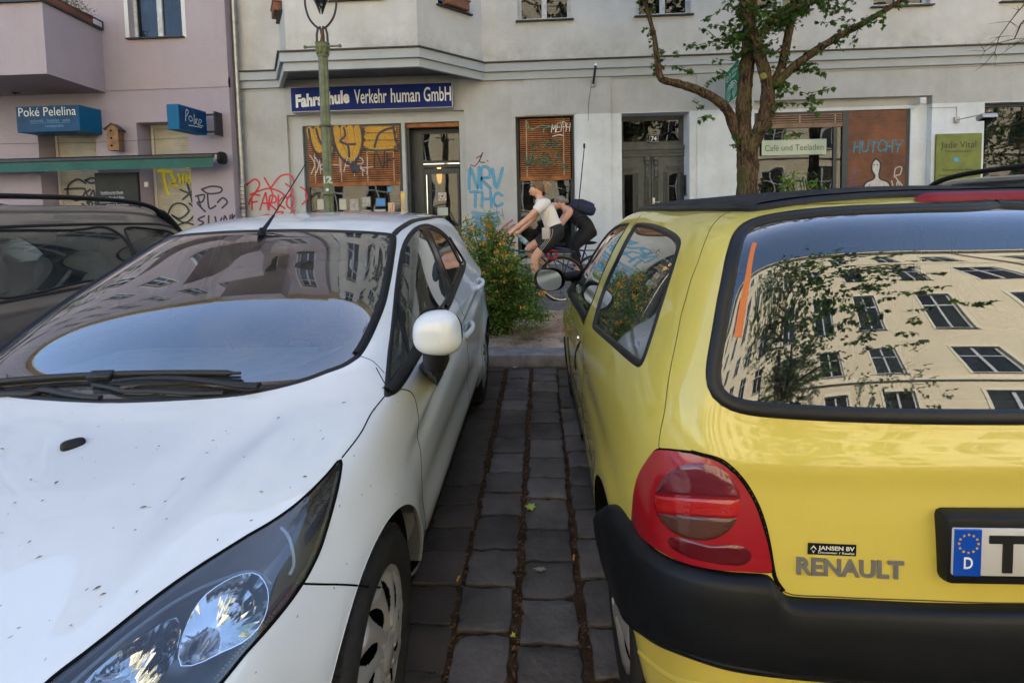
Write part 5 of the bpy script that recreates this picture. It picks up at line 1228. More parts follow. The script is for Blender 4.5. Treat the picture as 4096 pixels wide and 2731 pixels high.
# ---------------------------------------------------------------- strokes: spray paint and pen lines laid on a surface
GL = {
 'A': [[(0, 0), (.45, 1), (.6, 1), (1, 0)], [(.2, .4), (.85, .4)]], 'B': [[(0, 0), (0, 1), (.7, .9), (.75, .6), (.1, .52), (.85, .4), (.8, .05), (0, 0)]],
 'C': [[(.95, .8), (.5, 1), (.1, .7), (.05, .3), (.45, 0), (.95, .15)]], 'D': [[(0, 0), (0, 1), (.7, .85), (.9, .45), (.6, .05), (0, 0)]], 'E': [[(.9, 1), (.1, 1), (.05, .5), (.0, 0), (.9, 0)], [(.05, .52), (.75, .55)]],
 'F': [[(.1, 0), (.0, 1), (.95, 1)], [(.05, .5), (.7, .55)]], 'G': [[(.9, .85), (.5, 1), (.1, .65), (.1, .25), (.5, 0), (.9, .2), (.9, .5), (.55, .5)]], 'H': [[(0, 0), (.05, 1)], [(.85, 1), (.9, 0)], [(.02, .5), (.9, .5)]],
 'I': [[(.4, 0), (.5, 1)]], 'J': [[(.8, 1), (.75, .2), (.4, 0), (.05, .2)]], 'K': [[(.05, 0), (0, 1)], [(.9, 1), (.05, .45), (.95, 0)]], 'L': [[(.05, 1), (0, .05), (.8, 0)]], 'M': [[(0, 0), (.05, 1), (.45, .35), (.9, 1), (1, 0)]],
 'N': [[(0, 0), (.05, 1), (.85, 0), (.9, 1)]], 'O': [[(.5, 1), (.05, .7), (.05, .25), (.5, 0), (.95, .3), (.9, .75), (.5, 1)]], 'P': [[(0, 0), (.05, 1), (.8, .9), (.8, .5), (.05, .45)]],
 'R': [[(.05, 0), (0, 1), (.75, .92), (.8, .55), (.05, .48), (.95, 0)]], 'S': [[(.9, .85), (.4, 1), (.1, .75), (.8, .3), (.5, 0), (0, .15)]], 'T': [[(0, 1), (1, 1)], [(.5, 1), (.45, 0)]], 'U': [[(0, 1), (.05, .2), (.45, 0), (.9, .25), (.95, 1)]],
 'V': [[(0, 1), (.45, 0), (1, 1)]], 'W': [[(0, 1), (.2, 0), (.5, .7), (.75, 0), (1, 1)]], 'X': [[(0, 1), (1, 0)], [(1, 1), (0, 0)]], 'Y': [[(0, 1), (.5, .5), (1, 1)], [(.5, .5), (.45, 0)]], 'Z': [[(0, 1), (.95, 1), (.05, 0), (1, 0)]],
 '0': [[(.5, 1), (.05, .6), (.2, .1), (.6, 0), (.95, .4), (.8, .9), (.5, 1)]], '1': [[(.2, .75), (.5, 1), (.5, 0)]], '2': [[(.05, .75), (.45, 1), (.85, .75), (.05, 0), (.95, .05)]], '3': [[(.1, .95), (.8, .95), (.4, .55), (.9, .3), (.5, 0), (.05, .1)]],
 '6': [[(.85, 1), (.2, .6), (.1, .15), (.6, 0), (.85, .3), (.45, .5), (.1, .3)]], '7': [[(0, 1), (.95, 1), (.35, 0)]], '8': [[(.5, .52), (.1, .75), (.5, 1), (.9, .75), (.5, .52), (.05, .25), (.5, 0), (.95, .25), (.5, .52)]], '*': [[(.1, .8), (.9, .2)], [(.5, 1), (.5, 0)], [(.9, .85), (.1, .25)]], '.': [[(.4, .0), (.5, .06)]]}
def stroke(mb, pts, w, P, n=5, smooth=True):
 """flat ribbon through 2D points; P maps (a, b, lift) to the surface; UV v across"""
 q = smooth_path([(a, b, 0) for a, b in pts], n) if smooth and len(pts) > 2 else [Vector((a, b, 0)) for a, b in pts]
 if len(q) < 2: return
 lift = random.random()*.0006
 d0 = (q[0]-q[1]).normalized()*w*.45; d1 = (q[-1]-q[-2]).normalized()*w*.45; q = [q[0]+d0]+q+[q[-1]+d1]; n_ = len(q); vs = []
 for i in range(n_):
  t = (q[min(i+1, n_-1)]-q[max(i-1, 0)]).normalized(); a = Vector((-t.y, t.x, 0))*w/2*(.55 if i in (0, n_-1) else 1)
  vs += [P(q[i].x+a.x, q[i].y+a.y, lift), P(q[i].x-a.x, q[i].y-a.y, lift)]
 b = len(mb.v); mb.v += [tuple(v) for v in vs]; mb.f += [(b+2*i, b+2*i+1, b+2*i+3, b+2*i+2) for i in range(n_-1)]
 mb.mi += [0]*(n_-1); mb.uv = (mb.uv or [])+[((0, 0), (0, 1), (1, 1), (1, 0))]*(n_-1)
def strokes(paths, w, P, name, m, parent, **k):
 mb = MB()
 for p in paths: stroke(mb, p, w, P, **k)
 uv = mb.uv; me = bpy.data.meshes.new(name); me.from_pydata(mb.v, [], mb.f); me.materials.append(m); L = me.uv_layers.new(name='UVMap')
 for i, c in enumerate(uv):
  for j in range(4): L.data[i*4+j].uv = c[j]
 return link2(name, me, parent)
def word(txt, x, z, h, adv=.9, wd=.75, jit=.06, rnd=None, slant=.0):
 rnd = rnd or random.Random(hash(txt) % 1000 if False else len(txt)*7+3); out = []; cx = x
 for ch in txt:
  if ch == ' ': cx += h*adv*.6; continue
  dz = rnd.uniform(-jit, jit)*h; s = rnd.uniform(.92, 1.08)
  for st in GL.get(ch, []):
   out.append([(cx+(a*wd+b*slant)*h*s+rnd.uniform(-jit, jit)*h*.3, z+dz+b*h*s+rnd.uniform(-jit, jit)*h*.3) for a, b in st])
  cx += h*adv*(.4 if ch in 'I.1' else 1)
 return out
def wallP(Y): return lambda a, b, l=0: (a, Y-.003-l, b)
# ---------------------------------------------------------------- houses
GREYW = facade_mat('grey_render', (.50, .505, .50), low=(.72, .765, .81), zlow=3.085, xlow=.69, stain=.9)
GREYL = facade_mat('grey_render_plain', (.48, .495, .50), stain=.5)
TRIMW = facade_mat('cornice_render', (.43, .455, .475), stain=.3)
CREAMU = facade_mat('upper_render', (.62, .61, .585), stain=.75)
LILAC = facade_mat('lilac_render', (.41, .35, .375), stain=.35)
LILACD = facade_mat('lilac_render_dark', (.365, .315, .36), stain=.3)
CREAM = facade_mat('cream_render', (.72, .62, .43), stain=.25)
SHEET = mat('sheet_metal', (.045, .045, .048), .5, metal=.3, var=.4, vscale=20)
ANTH = mat('anthracite_frame', (.045, .052, .055), .45, spec=.4, var=.25, vscale=6)
WHITEF = mat('white_frame', (.55, .56, .55), .5, var=.35, vscale=12)
DOORG = mat('door_grey_paint', (.085, .092, .088), .42, spec=.4, var=.35, vscale=9, bump=.1, bscale=30)
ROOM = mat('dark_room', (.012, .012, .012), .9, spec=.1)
CURT = mat('curtain', (.35, .34, .31), .9, var=.3, vscale=8)
def pane_mat(name, tint=(.16, .18, .17), boost=1.0):
 m = glass_mat(name, tint, boost, .02); nt = m.node_tree; n = nt.nodes; l = nt.links
 gl = [x for x in n if x.type == 'BSDF_GLOSSY'][0]; nz = n.new('ShaderNodeTexNoise'); nz.inputs['Scale'].default_value = .8; nz.inputs['Detail'].default_value = 2
 geo = n.new('ShaderNodeNewGeometry'); l.new(geo.outputs['Position'], nz.inputs['Vector']); bp = n.new('ShaderNodeBump'); bp.inputs['Strength'].default_value = .30; bp.inputs['Distance'].default_value = .03; l.new(nz.outputs['Fac'], bp.inputs['Height']); l.new(bp.outputs[0], gl.inputs['Normal'])
 return m
PANE = pane_mat('window_pane'); SHOPP = pane_mat('shop_pane', (.34, .36, .34), 1.1)
def wall_panel(mb, p0, d, L, z0, z1, ops, depth=.18, nrm=None):
 """vertical wall from p0 along unit d for length L; ops: (u0,u1,z0,z1[,depth]) openings with reveals; nrm points outwards"""
 p0 = Vector(p0); d = Vector(d).normalized(); nrm = Vector(nrm)
 us = sorted({0, L, *[o[0] for o in ops], *[o[1] for o in ops]}); zs = sorted({z0, z1, *[o[2] for o in ops], *[o[3] for o in ops]})
 us = [u for u in us if 0 <= u <= L]; zs = [z for z in zs if z0 <= z <= z1]
 P = lambda u, z, q=0: p0+d*u-nrm*q+Vector((0, 0, z-p0.z))
 for a, b in zip(us, us[1:]):
  for c, e in zip(zs, zs[1:]):
   mu, mz = (a+b)/2, (c+e)/2
   if any(o[0] < mu < o[1] and o[2] < mz < o[3] for o in ops): continue
   mb.add([P(a, c), P(b, c), P(b, e), P(a, e)], [(0, 1, 2, 3)])
 for o in ops:
  q = o[4] if len(o) > 4 else depth
  a, b, c, e = o[:4]
  mb.add([P(a, c), P(a, e), P(a, e, q), P(a, c, q)], [(0, 1, 2, 3)]); mb.add([P(b, c), P(b, e), P(b, e, q), P(b, c, q)], [(3, 2, 1, 0)])
  mb.add([P(a, e), P(b, e), P(b, e, q), P(a, e, q)], [(0, 1, 2, 3)]); mb.add([P(a, c), P(b, c), P(b, c, q), P(a, c, q)], [(3, 2, 1, 0)])
def window(parent, p0, d, nrm, u0, u1, z0, z1, depth, fm=None, pm=None, sill=True, name='window', mull=1, trans=.62, room=True, simple=False, fw=.055, curt=0.0):
 fm = fm or WHITEF; pm = pm or PANE; p0 = Vector(p0); d = Vector(d).normalized(); nrm = Vector(nrm)
 B = Matrix((d, -nrm, Vector((0, 0, 1)))).transposed().to_4x4(); B.translation = Vector((p0.x, p0.y, 0))
 mb = MB(); y0, y1 = depth-.06, depth
 for a, b in ((u0, u0+fw), (u1-fw, u1)): mb.box(a, b, y0, y1, z0, z1, B)
 mb.box(u0+fw, u1-fw, y0, y1, z0, z0+fw, B); mb.box(u0+fw, u1-fw, y0, y1, z1-fw, z1, B)
 zt = z0+(z1-z0)*trans
 if mull:
  for k in range(1, mull+1):
   c = u0+(u1-u0)*k/(mull+1); mb.box(c-.045, c+.045, y0-.008, y1, z0+fw, z1-fw, B)
 if trans < 1 and trans > 0: mb.box(u0+fw, u1-fw, y0-.004, y1-.01, zt-.035, zt+.035, B)
 w = mb.build(name, fm, parent)
 mb = MB(); mb.box(u0+fw*.5, u1-fw*.5, depth-.035, depth-.030, z0+fw*.5, z1-fw*.5, B); mb.build('pane', pm, w)
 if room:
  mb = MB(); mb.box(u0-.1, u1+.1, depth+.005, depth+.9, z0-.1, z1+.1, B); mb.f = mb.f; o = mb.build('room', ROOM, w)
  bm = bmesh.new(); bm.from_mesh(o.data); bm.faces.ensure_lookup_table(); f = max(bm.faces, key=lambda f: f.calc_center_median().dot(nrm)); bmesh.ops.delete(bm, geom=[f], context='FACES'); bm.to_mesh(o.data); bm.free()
 if curt > 0:
  mb = MB(); n = 40; vs = []
  for k in range(n+1):
   u = u0+(u1-u0)*k/n; q = depth+.06+.015*math.sin(k*1.3); vs += [B @ Vector((u, q, z0+(z1-z0)*(1-curt))), B @ Vector((u, q, z1))]
  mb.add(vs, [(2*i, 2*i+2, 2*i+3, 2*i+1) for i in range(n)]); mb.build('curtain', CURT, w, True)
 if sill:
  mb = MB(); mb.box(u0-.04, u1+.04, -.06, depth-.06, z0-.022, z0-.002, B); mb.build('sill', SHEET, w)
 return w
def blind(parent, x0, x1, z0, z1, Y, n, name='slatted_blind', m=None, gap=.32, hdr=True, label=None):
 """wooden slats, slightly tilted, with ladder tapes"""
 W = m or mat('blind_wood', (.30, .115, .035), .55, spec=.35, var=.55, vscale=5, bump=.2, bscale=60, dark=(.13, .045, .014))
 mb = MB(); p = (z1-z0)/n; rnd = random.Random(n)
 for k in range(n):
  zc = z0+p*(k+.5); M = Matrix.Translation((0, Y, zc)) @ Matrix.Rotation(R(-14+rnd.uniform(-2, 2)), 4, 'X'); mb.box(x0, x1, -.004, .004, -p*(1-gap)/2, p*(1-gap)/2, M)
 mb.box(x0, x1, Y-.012, Y+.010, z0-.085, z0-.004)
 o = mb.build(name, W, parent, label=label)
 mb = MB(); 
 for u in ([x0+.12+(x1-x0-.24)*k/max(1, round((x1-x0)/.62)) for k in range(max(1, round((x1-x0)/.62))+1)]):
  for k in range(n): zc = z0+p*k; mb.box(u-.008, u+.008, Y-.006, Y+.002, zc-.012, zc+.012)
 mb.build('ladder_tape', mat('tape_cream', (.52, .46, .34), .8), o)
 mb = MB(); mb.box(x0-.02, x1+.02, Y+.02, Y+.03, z0-.05, z1+.05); mb.build('blind_backing', DARKIN, o)
 return o
def shutter(parent, x0, x1, z0, z1, Y):
 mb = MB(); n = int((z1-z0)/.042); prof = []
 vs = []
 for k in range(n*4+1):
  z = z0+(z1-z0)*k/(n*4); y = Y-.006*math.sin((k % 4)/4*math.pi); vs += [(x0, y, z), (x1, y, z)]
 mb.add(vs, [(2*i, 2*i+1, 2*i+3, 2*i+2) for i in range(n*4)])
 o = mb.build('roller_shutter', mat('shutter_beige', (.40, .37, .29), .55, var=.25, vscale=3, bump=.05, bscale=40), parent)
 mb = MB(); mb.box(x0-.05, x0, Y-.03, Y+.03, z0, z1); mb.box(x1, x1+.05, Y-.03, Y+.03, z0, z1); mb.box(x0-.05, x1+.05, Y-.03, Y+.03, z1, z1+.06); mb.build('shutter_frame', mat('shutter_rail', (.50, .46, .38), .5), o)
 return o
FZ = [4.74, 8.15, 11.5, 14.8]          # sill heights of the upper storeys
TOPZ = 17.6
def build_grey_house():
 T = thing('apartment_house', 'grey rendered house with projecting bay, shop fronts and carved double door number 74', 'house', (2, 9, 0))
 Y = 9.0; mb = MB()
 wx = [(-.28, .66), (1.79, 2.73), (3.80, 4.74), (5.78, 6.72), (7.87, 8.81), (9.9, 10.84), (11.9, 12.84), (14, 14.94), (16, 16.94), (18.1, 19.04), (20.1, 21.04), (22.2, 23.1)]
 ops = [(a+.92, b+.92, z, z+1.75, .16) for a, b in wx for z in FZ]
 mb = MB(); wall_panel(mb, (-.92, Y, 4.0), (1, 0, 0), 26, 4.0, TOPZ, ops, nrm=(0, -1, 0)); wall_panel(mb, (-5.42, Y, 4.0), (1, 0, 0), .80, 4.0, TOPZ, [], nrm=(0, -1, 0)); mb.build('upper_wall', CREAMU, T)
 for i, (a, b) in enumerate(wx):
  for j, z in enumerate(FZ):
   window(T, (0, Y, 0), (1, 0, 0), (0, -1, 0), a, b, z, z+1.75, .15, curt=(.9 if (i*3+j) % 4 == 0 else 0), room=(j == 0), fw=.065)
 bp = [Vector((-4.62, 9, 0)), Vector((-4.0, 8.0, 0)), Vector((-1.85, 8.0, 0)), Vector((-.92, 9, 0))]
 mb = MB()
 for i in range(3):
  a, b = bp[i], bp[i+1]; d = (b-a); L = d.length; d.normalize(); nrm = Vector((d.y, -d.x, 0)); uo = [(L*.5-.52, L*.5+.52)] if i == 1 else ([(L*.5-.34, L*.5+.34)])
  if i == 2: uo = [(.42, 1.08)]
  if i == 0: uo = [(.25, .85)]
  ops = [(u0, u1, z+.07, z+1.8, .16) for u0, u1 in uo for z in FZ]
  m2 = MB(); wall_panel(m2, (a.x, a.y, 4.0), d, L, 4.0, TOPZ-1.2, ops, nrm=nrm); m2.build('bay_wall', CREAMU, T)
  for u0, u1 in uo:
   for j, z in enumerate(FZ): window(T, (a.x, a.y, 0), d, nrm, u0, u1, z+.07, z+1.8, .15, room=(j == 0), mull=1 if i == 1 else 0)
 m2 = MB(); m2.prism([(p.x, p.y, TOPZ-1.2) for p in bp], (0, 0, .05)); m2.build('bay_roof', SHEET, T)
 mb = MB(); mb.box(-5.42, 25, Y-.45, Y+.2, TOPZ, TOPZ+.30); mb.box(-5.42, 25, Y-.55, Y-.45, TOPZ+.12, TOPZ+.34); mb.build('eaves', CREAM, T)
 mb = MB(); mb.add([(-5.42, Y-.5, TOPZ+.3), (25, Y-.5, TOPZ+.3), (25, Y+6, TOPZ+2.2), (-5.42, Y+6, TOPZ+2.2)], [(0, 1, 2, 3)]); mb.box(-5.42, 25, Y+.7, Y+12, -.1, TOPZ+.25); mb.build('roof', SHEET, T)
 for (a, b, u, lab) in ((bp[2], bp[3], .75, 'terracotta flower box on the sill of the right bay window'), (bp[0], bp[1], .55, 'rusty brown flower box on the sill of the left bay window')):
  d = (b-a).normalized(); nr = Vector((d.y, -d.x, 0)); M = Matrix((d, -nr, Vector((0, 0, 1)))).transposed().to_4x4(); M.translation = a+d*u+nr*.06
  o = MB().cbox(-.24, .24, -.07, .07, 4.82, 4.97, .015, M); o.cbox(-.26, .26, -.085, .085, 4.955, 4.98, .006, M); tag(o.build('flower_box', mat('terracotta_box', (.24, .10, .06), .75, var=.3, vscale=9), None, True), lab, 'flower box')
 def off(k): return [Vector((-5.42, 9-k, 0)), Vector((-4.62-k*.35, 9-k, 0)), Vector((-4.0-k*.62, 8.0-k, 0)), Vector((-1.85+k*.45, 8.0-k, 0)), Vector((-.92+k*.40, 9-k, 0)), Vector((25, 9-k, 0))]
 def band(k0, k1, z0, z1, name, m):
  A, B = off(k0), off(k1); mb = MB()
  for i in range(5):
   mb.add([(A[i].x, A[i].y, z0), (A[i+1].x, A[i+1].y, z0), (B[i+1].x, B[i+1].y, z0), (B[i].x, B[i].y, z0), (A[i].x, A[i].y, z1), (A[i+1].x, A[i+1].y, z1), (B[i+1].x, B[i+1].y, z1), (B[i].x, B[i].y, z1)], [(0, 3, 2, 1), (4, 5, 6, 7), (3, 7, 6, 2)])
  return mb.build(name, m, T)
 band(-.02, .10, 3.855, 4.0, 'cornice', TRIMW); band(-.02, .135, 4.002, 4.022, 'cornice_flashing', SHEET); band(-.02, .05, 3.72, 3.853, 'cornice_moulding', TRIMW)
 mb = MB(); mb.prism([(-4.62, 9.0, 3.853), (-4.05, 8.03, 3.853), (-1.83, 8.03, 3.853), (-.92, 9.0, 3.853)], (0, 0, .02)); mb.build('bay_soffit', mat('soffit', (.23, .24, .25), .8, var=.2, vscale=3), T)
 ops = [(-4.55, -1.28, .09, 3.225, .07), (-.36, .685, .60, 3.075, .22), (1.52, 2.705, .09, 3.075, .42), (3.82, 6.80, .55, 3.225, .10), (7.66, 9.9, .6, 3.07, .2), (10.8, 13, .6, 3.07, .2)]
 mb = MB(); wall_panel(mb, (-5.42, Y, 0), (1, 0, 0), 30.4, 0.09, 3.90, [(a+5.42, b+5.42, c, d_, e) for a, b, c, d_, e in ops], nrm=(0, -1, 0)); g = mb.build('ground_floor_wall', GREYW, T)
 mb = MB(); mb.box(1.335, 2.83, Y-.018, Y+.0, 3.08, 3.70); mb.f = mb.f; 
 mb = MB(); mb.box(-.20, 1.335, Y-.022, Y-.001, 3.09, 3.715); mb.box(.72, 1.335, Y-.0215, Y-.001, .1, 3.0895); mb.box(2.83, 3.30, Y-.022, Y-.001, .1, 3.715); mb.build('pilaster', GREYW, T)
 mb = MB(); mb.box(-5.42, -4.56, Y-.012, Y-.001, 3.68, 3.70); mb.box(1.34, 25, Y-.014, Y-.001, 3.685, 3.70); mb.build('string_line', TRIMW, T)
 mb = MB(); mb.box(-.45, .75, Y-.05, Y+.02, .555, .598); mb.box(-5.42, -4.56, Y-.03, Y, .1, .42); mb.box(-1.27, 1.50, Y-.03, Y, .1, .42); mb.build('plinth', mat('plinth_grey', (.16, .16, .155), .8, var=.3, vscale=4), T)
 mb = MB(); wall_panel(mb, (-4.55, Y+.07, 0), (1, 0, 0), 3.27, .09, 3.225, [(.25, 2.10, .65, 3.035, .12), (2.16, 3.165, .09, 3.04, .35)], nrm=(0, -1, 0)); mb.build('shop_surround', GREYL, T)
 w = window(T, (0, Y+.07, 0), (1, 0, 0), (0, -1, 0), -4.295, -2.455, .66, 3.03, .10, fm=ANTH, pm=SHOPP, name='shop_window', mull=0, trans=0, sill=False, fw=.07)
 mb = MB(); mb.box(-4.3, -2.44, Y-.02, Y+.16, .60, .645); mb.build('window_ledge', SHEET, T)
 bl = blind(T, -4.22, -2.50, 2.0, 3.0, Y+.10, 25)
 P = lambda a, b, l=0: (a, Y+.081-l, b)
 mb = MB()
 YEL = spray_mat('spray_yellow', (.60, .33, .02), .4, .72); NAV = spray_mat('spray_navy', (.010, .014, .035), .3, .95); ORG = spray_mat('spray_orange', (.62, .20, .03), .4, .7)
 strokes([[(-4.16, 2.95), (-4.12, 2.80), (-4.02, 2.62)], [(-4.02, 2.95), (-3.99, 2.72), (-3.88, 2.55)], [(-3.88, 2.96), (-3.87, 2.75), (-3.80, 2.58)], [(-3.66, 2.96), (-3.64, 2.75), (-3.55, 2.50)], [(-3.52, 2.96), (-3.50, 2.70), (-3.45, 2.48)], [(-3.40, 2.96), (-3.38, 2.66), (-3.40, 2.45)], [(-3.27, 2.95), (-3.26, 2.70), (-3.32, 2.52)]], .17, P, 'spray_fill', YEL, bl)
 strokes([[(-3.06, 2.94), (-2.62, 2.93)], [(-3.08, 2.81), (-2.60, 2.80)], [(-3.10, 2.68), (-2.62, 2.67)], [(-3.05, 2.58), (-2.66, 2.57)]], .15, P, 'spray_fill', YEL, bl)
 strokes([[(-3.52, 2.85), (-3.40, 2.60), (-3.38, 2.45)], [(-3.42, 2.75), (-3.32, 2.62)]], .10, P, 'spray_shade', ORG, bl)
 strokes([[(-4.18, 2.98), (-4.14, 2.70), (-4.02, 2.46), (-3.88, 2.38), (-3.76, 2.46), (-3.72, 2.70), (-3.75, 2.98)], [(-4.04, 2.98), (-4.00, 2.80), (-3.93, 2.68), (-3.88, 2.72), (-3.86, 2.85)], [(-3.72, 2.72), (-3.62, 2.48), (-3.48, 2.34), (-3.36, 2.34), (-3.24, 2.50), (-3.18, 2.75), (-3.20, 2.98)], [(-3.52, 2.98), (-3.50, 2.84), (-3.60, 2.74), (-3.46, 2.66), (-3.44, 2.46)], [(-3.44, 2.68), (-3.32, 2.68)], [(-3.14, 2.58), (-2.90, 2.55), (-2.60, 2.56)], [(-2.96, 2.62), (-2.88, 2.84), (-2.76, 2.92), (-2.62, 2.96)], [(-2.60, 2.98), (-2.56, 2.72), (-2.50, 2.58)], [(-3.42, 2.30), (-3.36, 2.20), (-3.26, 2.28)]], .050, lambda a, b, l=0: P(a, b, l+.002), 'spray_outline', NAV, bl)
 strokes([[(-3.40, 2.28), (-3.36, 2.18), (-3.28, 2.22)], [(-3.34, 2.33), (-3.30, 2.22)]], .09, lambda a, b, l=0: P(a, b, l+.002), 'spray_outline', NAV, bl)
 strokes(word('NF.', -2.98, 2.22, .30, adv=.75, wd=.62, slant=.1), .030, P, 'spray_tag', spray_mat('spray_black', (.012, .012, .014), .35, .92), bl)
 strokes([[(-4.18, 2.50), (-4.10, 2.34), (-4.17, 2.16)], [(-4.10, 2.48), (-4.02, 2.32), (-4.10, 2.14)]]+word('KHAR', -4.0, 2.18, .26, adv=.85, wd=.7)+[[(-3.36, 2.1), (-3.33, 2.28), (-3.22, 2.26), (-3.20, 2.10)], [(-3.10, 2.42), (-3.12, 2.12)], [(-3.26, 2.24), (-2.98, 2.26)]], .028, P, 'spray_tag', spray_mat('spray_white', (.62, .58, .55), .5, .62), bl)
 PW = mat('poster_paper', (.60, .58, .52), .6); PB = mat('poster_blue', (.07, .25, .55), .5); PD = mat('poster_dark', (.10, .10, .11), .5, var=.9, vscale=24, dark=(.55, .5, .42)); PS = mat('poster_photo', (.20, .25, .22), .5, var=.9, vscale=30, dark=(.62, .50, .40)); PK = mat('poster_pink', (.62, .48, .47), .6); PT = mat('poster_print', (.15, .18, .22), .6)
 yy = Y+.138
 def poster(x0, x1, z0, z1, m, label, lines=0, sq=None, pm=PT):
  o = MB().box(x0, x1, yy-.003, yy, z0, z1).build('window_poster', m); tag(o, label, 'poster')
  if lines:
   mb = MB()
   for k in range(lines): z = z1-.04-(z1-z0-.06)*k/lines; mb.box(x0+(x1-x0)*(.42 if sq else .12), x1-(x1-x0)*(.10+.12*(k % 3)), yy-.0036, yy-.003, z-.006, z)
   mb.build('print_lines', pm, o)
  if sq: MB().box(*sq[:2], yy-.0038, yy-.0031, *sq[2:4]).build('print_block', sq[4], o)
  return o
 poster(-2.78, -2.51, 1.74, 1.915, PW, 'pale poster with a blue square at the top right of the driving school window', 6, (-2.765, -2.70, 1.80, 1.89, PB))
 poster(-2.755, -2.52, 1.61, 1.725, PS, 'small brown photo print between two pale posters in the window')
 pk = poster(-2.77, -2.50, 1.41, 1.60, PK, 'pink poster with an orange figure and wheel beside it', 6, (-2.765, -2.645, 1.415, 1.595, mat('poster_peach', (.62, .45, .30), .6)))
 strokes([[(-2.69, 1.56), (-2.675, 1.57), (-2.665, 1.56), (-2.675, 1.545), (-2.69, 1.56)], [(-2.68, 1.545), (-2.68, 1.48), (-2.695, 1.43)], [(-2.68, 1.48), (-2.665, 1.43)], [(-2.68, 1.52), (-2.72, 1.47)], [(-2.74, 1.455), (-2.725, 1.47), (-2.71, 1.455), (-2.725, 1.44), (-2.74, 1.455)]], .010, lambda a, b, l=0: (a, yy-.0045-l, b), 'poster_drawing', mat('drawing_red', (.45, .12, .08), .6), pk)
 k = 0
 for i, (x0, x1, z0, z1) in enumerate([(-4.12, -3.97, 1.48, 1.70), (-3.70, -3.54, 1.47, 1.70), (-3.50, -3.31, 1.45, 1.69), (-3.27, -3.08, 1.52, 1.72), (-3.0, -2.80, 1.52, 1.69), (-3.04, -2.80, 1.36, 1.49), (-3.27, -3.08, 1.34, 1.48)]):
  lab = ['leftmost pale photo print in the driving school window', 'photo print of dark figures just right of the lamp post', 'tall photo print of a house in the middle of the window', 'bright photo print with trees right of the house print', 'photo print with a blue car beside the peach poster', 'lower photo print of a face next to the pink poster', 'low pale print under the bright tree print'][i]
  o = poster(x0, x1, z0, z1, [PW, PD, PS, PW, PD, PS, PW][i], lab)
  MB().box(x0+.015, x1-.015, yy-.0036, yy-.003, z0+.015, z1-.015).build('print_picture', [PS, PS, PD, PD, PB, PS, PD][i], o)
 tag(MB().box(-2.50, -2.42, Y+.055, Y+.0695, 1.30, 1.80).build('paint_panel', mat('blue_yellow', (.62, .42, .06), .6, var=.8, vscale=5, dark=(.05, .12, .4))), 'narrow yellow and blue painted strip left of the glass door', 'panel')
 D = Y+.07+.33; xa, xb = -2.385, -1.39
 mb = MB(); mb.box(xa, xb, D-.24, D, 2.955, 3.04); mb.box(xa, xa+.05, D-.24, D, .09, 2.95)
 mb.box(xa+.17, xa+.26, D-.05, D, .09, 2.95); mb.box(xb-.05, xb, D-.05, D, .09, 2.95); mb.box(xa+.26, xb-.05, D-.05, D, 2.87, 2.95); mb.box(xa+.26, xb-.05, D-.05, D, 2.24, 2.36); mb.box(xa+.05, xa+.17, D-.03, D-.01, .09, 2.95)
 df = mb.build('door_frame', ANTH, T)
 mb = MB(); mb.box(xa+.26, xb-.05, D-.025, D-.02, 2.37, 2.87); mb.build('transom_pane', SHOPP, df)
 mb = MB(); mb.box(xa+.27, xa+.40, D-.06, D-.015, .12, 2.22); mb.box(xb-.10, xb-.06, D-.06, D-.015, .12, 2.22); mb.box(xa+.40, xb-.10, D-.06, D-.015, 2.12, 2.22); mb.box(xa+.40, xb-.10, D-.06, D-.015, .12, .3); sd = mb.build('shop_door', ANTH, T)
 MB().box(xa+.40, xb-.10, D-.035, D-.030, .3, 2.12).build('pane', SHOPP, sd)
 mb = MB(); mb.tube([(xa+.33, D-.12, .9), (xa+.33, D-.12, 2.10)], .014, 12); mb.tube([(xa+.33, D-.12, 1.0), (xa+.33, D-.05, 1.0)], .01, 8); mb.tube([(xa+.33, D-.12, 2.0), (xa+.33, D-.05, 2.0)], .01, 8); mb.build('pull_handle', CHROME, sd, True)
 MB().box(xa+.26, xb-.05, D-.057, D-.052, 2.30, 2.315).build('steel_trim', CHROME, df)
 MB().box(xa+.02, xb-.01, Y+.12, Y+.20, 2.955, 3.03).build('door_blind', MATS['blind_wood'], T)
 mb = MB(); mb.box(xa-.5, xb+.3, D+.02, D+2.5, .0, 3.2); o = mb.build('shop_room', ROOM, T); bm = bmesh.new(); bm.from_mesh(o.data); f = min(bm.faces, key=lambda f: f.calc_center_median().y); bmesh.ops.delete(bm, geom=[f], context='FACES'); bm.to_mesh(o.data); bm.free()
 lp = at(*zU(1009, 402), Y=D+.25)
 t = thing('pendant_lamp', 'glowing amber pendant lamp behind the glass shop door', 'lamp', (lp.x, D+.25, lp.z))
 LM = mat('lamp_glass', (.9, .5, .15), .4, emis=(1.0, .50, .12), es=1.6)
 MB().lathe([(.018, .17), (.035, .13), (.052, .05), (.056, 0), (.050, -.08), (.036, -.14), (.02, -.17), (0, -.175)], (lp.x, D+.25, lp.z), 'Z', 24).build('lamp_shade', LM, t, True)
 MB().tube([(lp.x, D+.25, lp.z+.17), (lp.x, D+.25, lp.z+1.2)], .004, 6).build('cord', DARKIN, t)
 sp_ = at(*zU(1016, 452), Y=D-.04)
 st = MB().box(sp_.x-.075, sp_.x+.075, D-.040, D-.037, sp_.z-.075, sp_.z+.075).build('round_sign', PW); tag(st, 'white notice with a red ring on the shop door glass', 'sign')
 strokes([[(sp_.x+.062*math.cos(a), sp_.z+.062*math.sin(a)) for a in [k/20*math.tau for k in range(21)]]], .010, lambda a, b, l=0: (a, D-.0415-l, b), 'red_ring', mat('ring_red', (.5, .03, .04), .5), st)
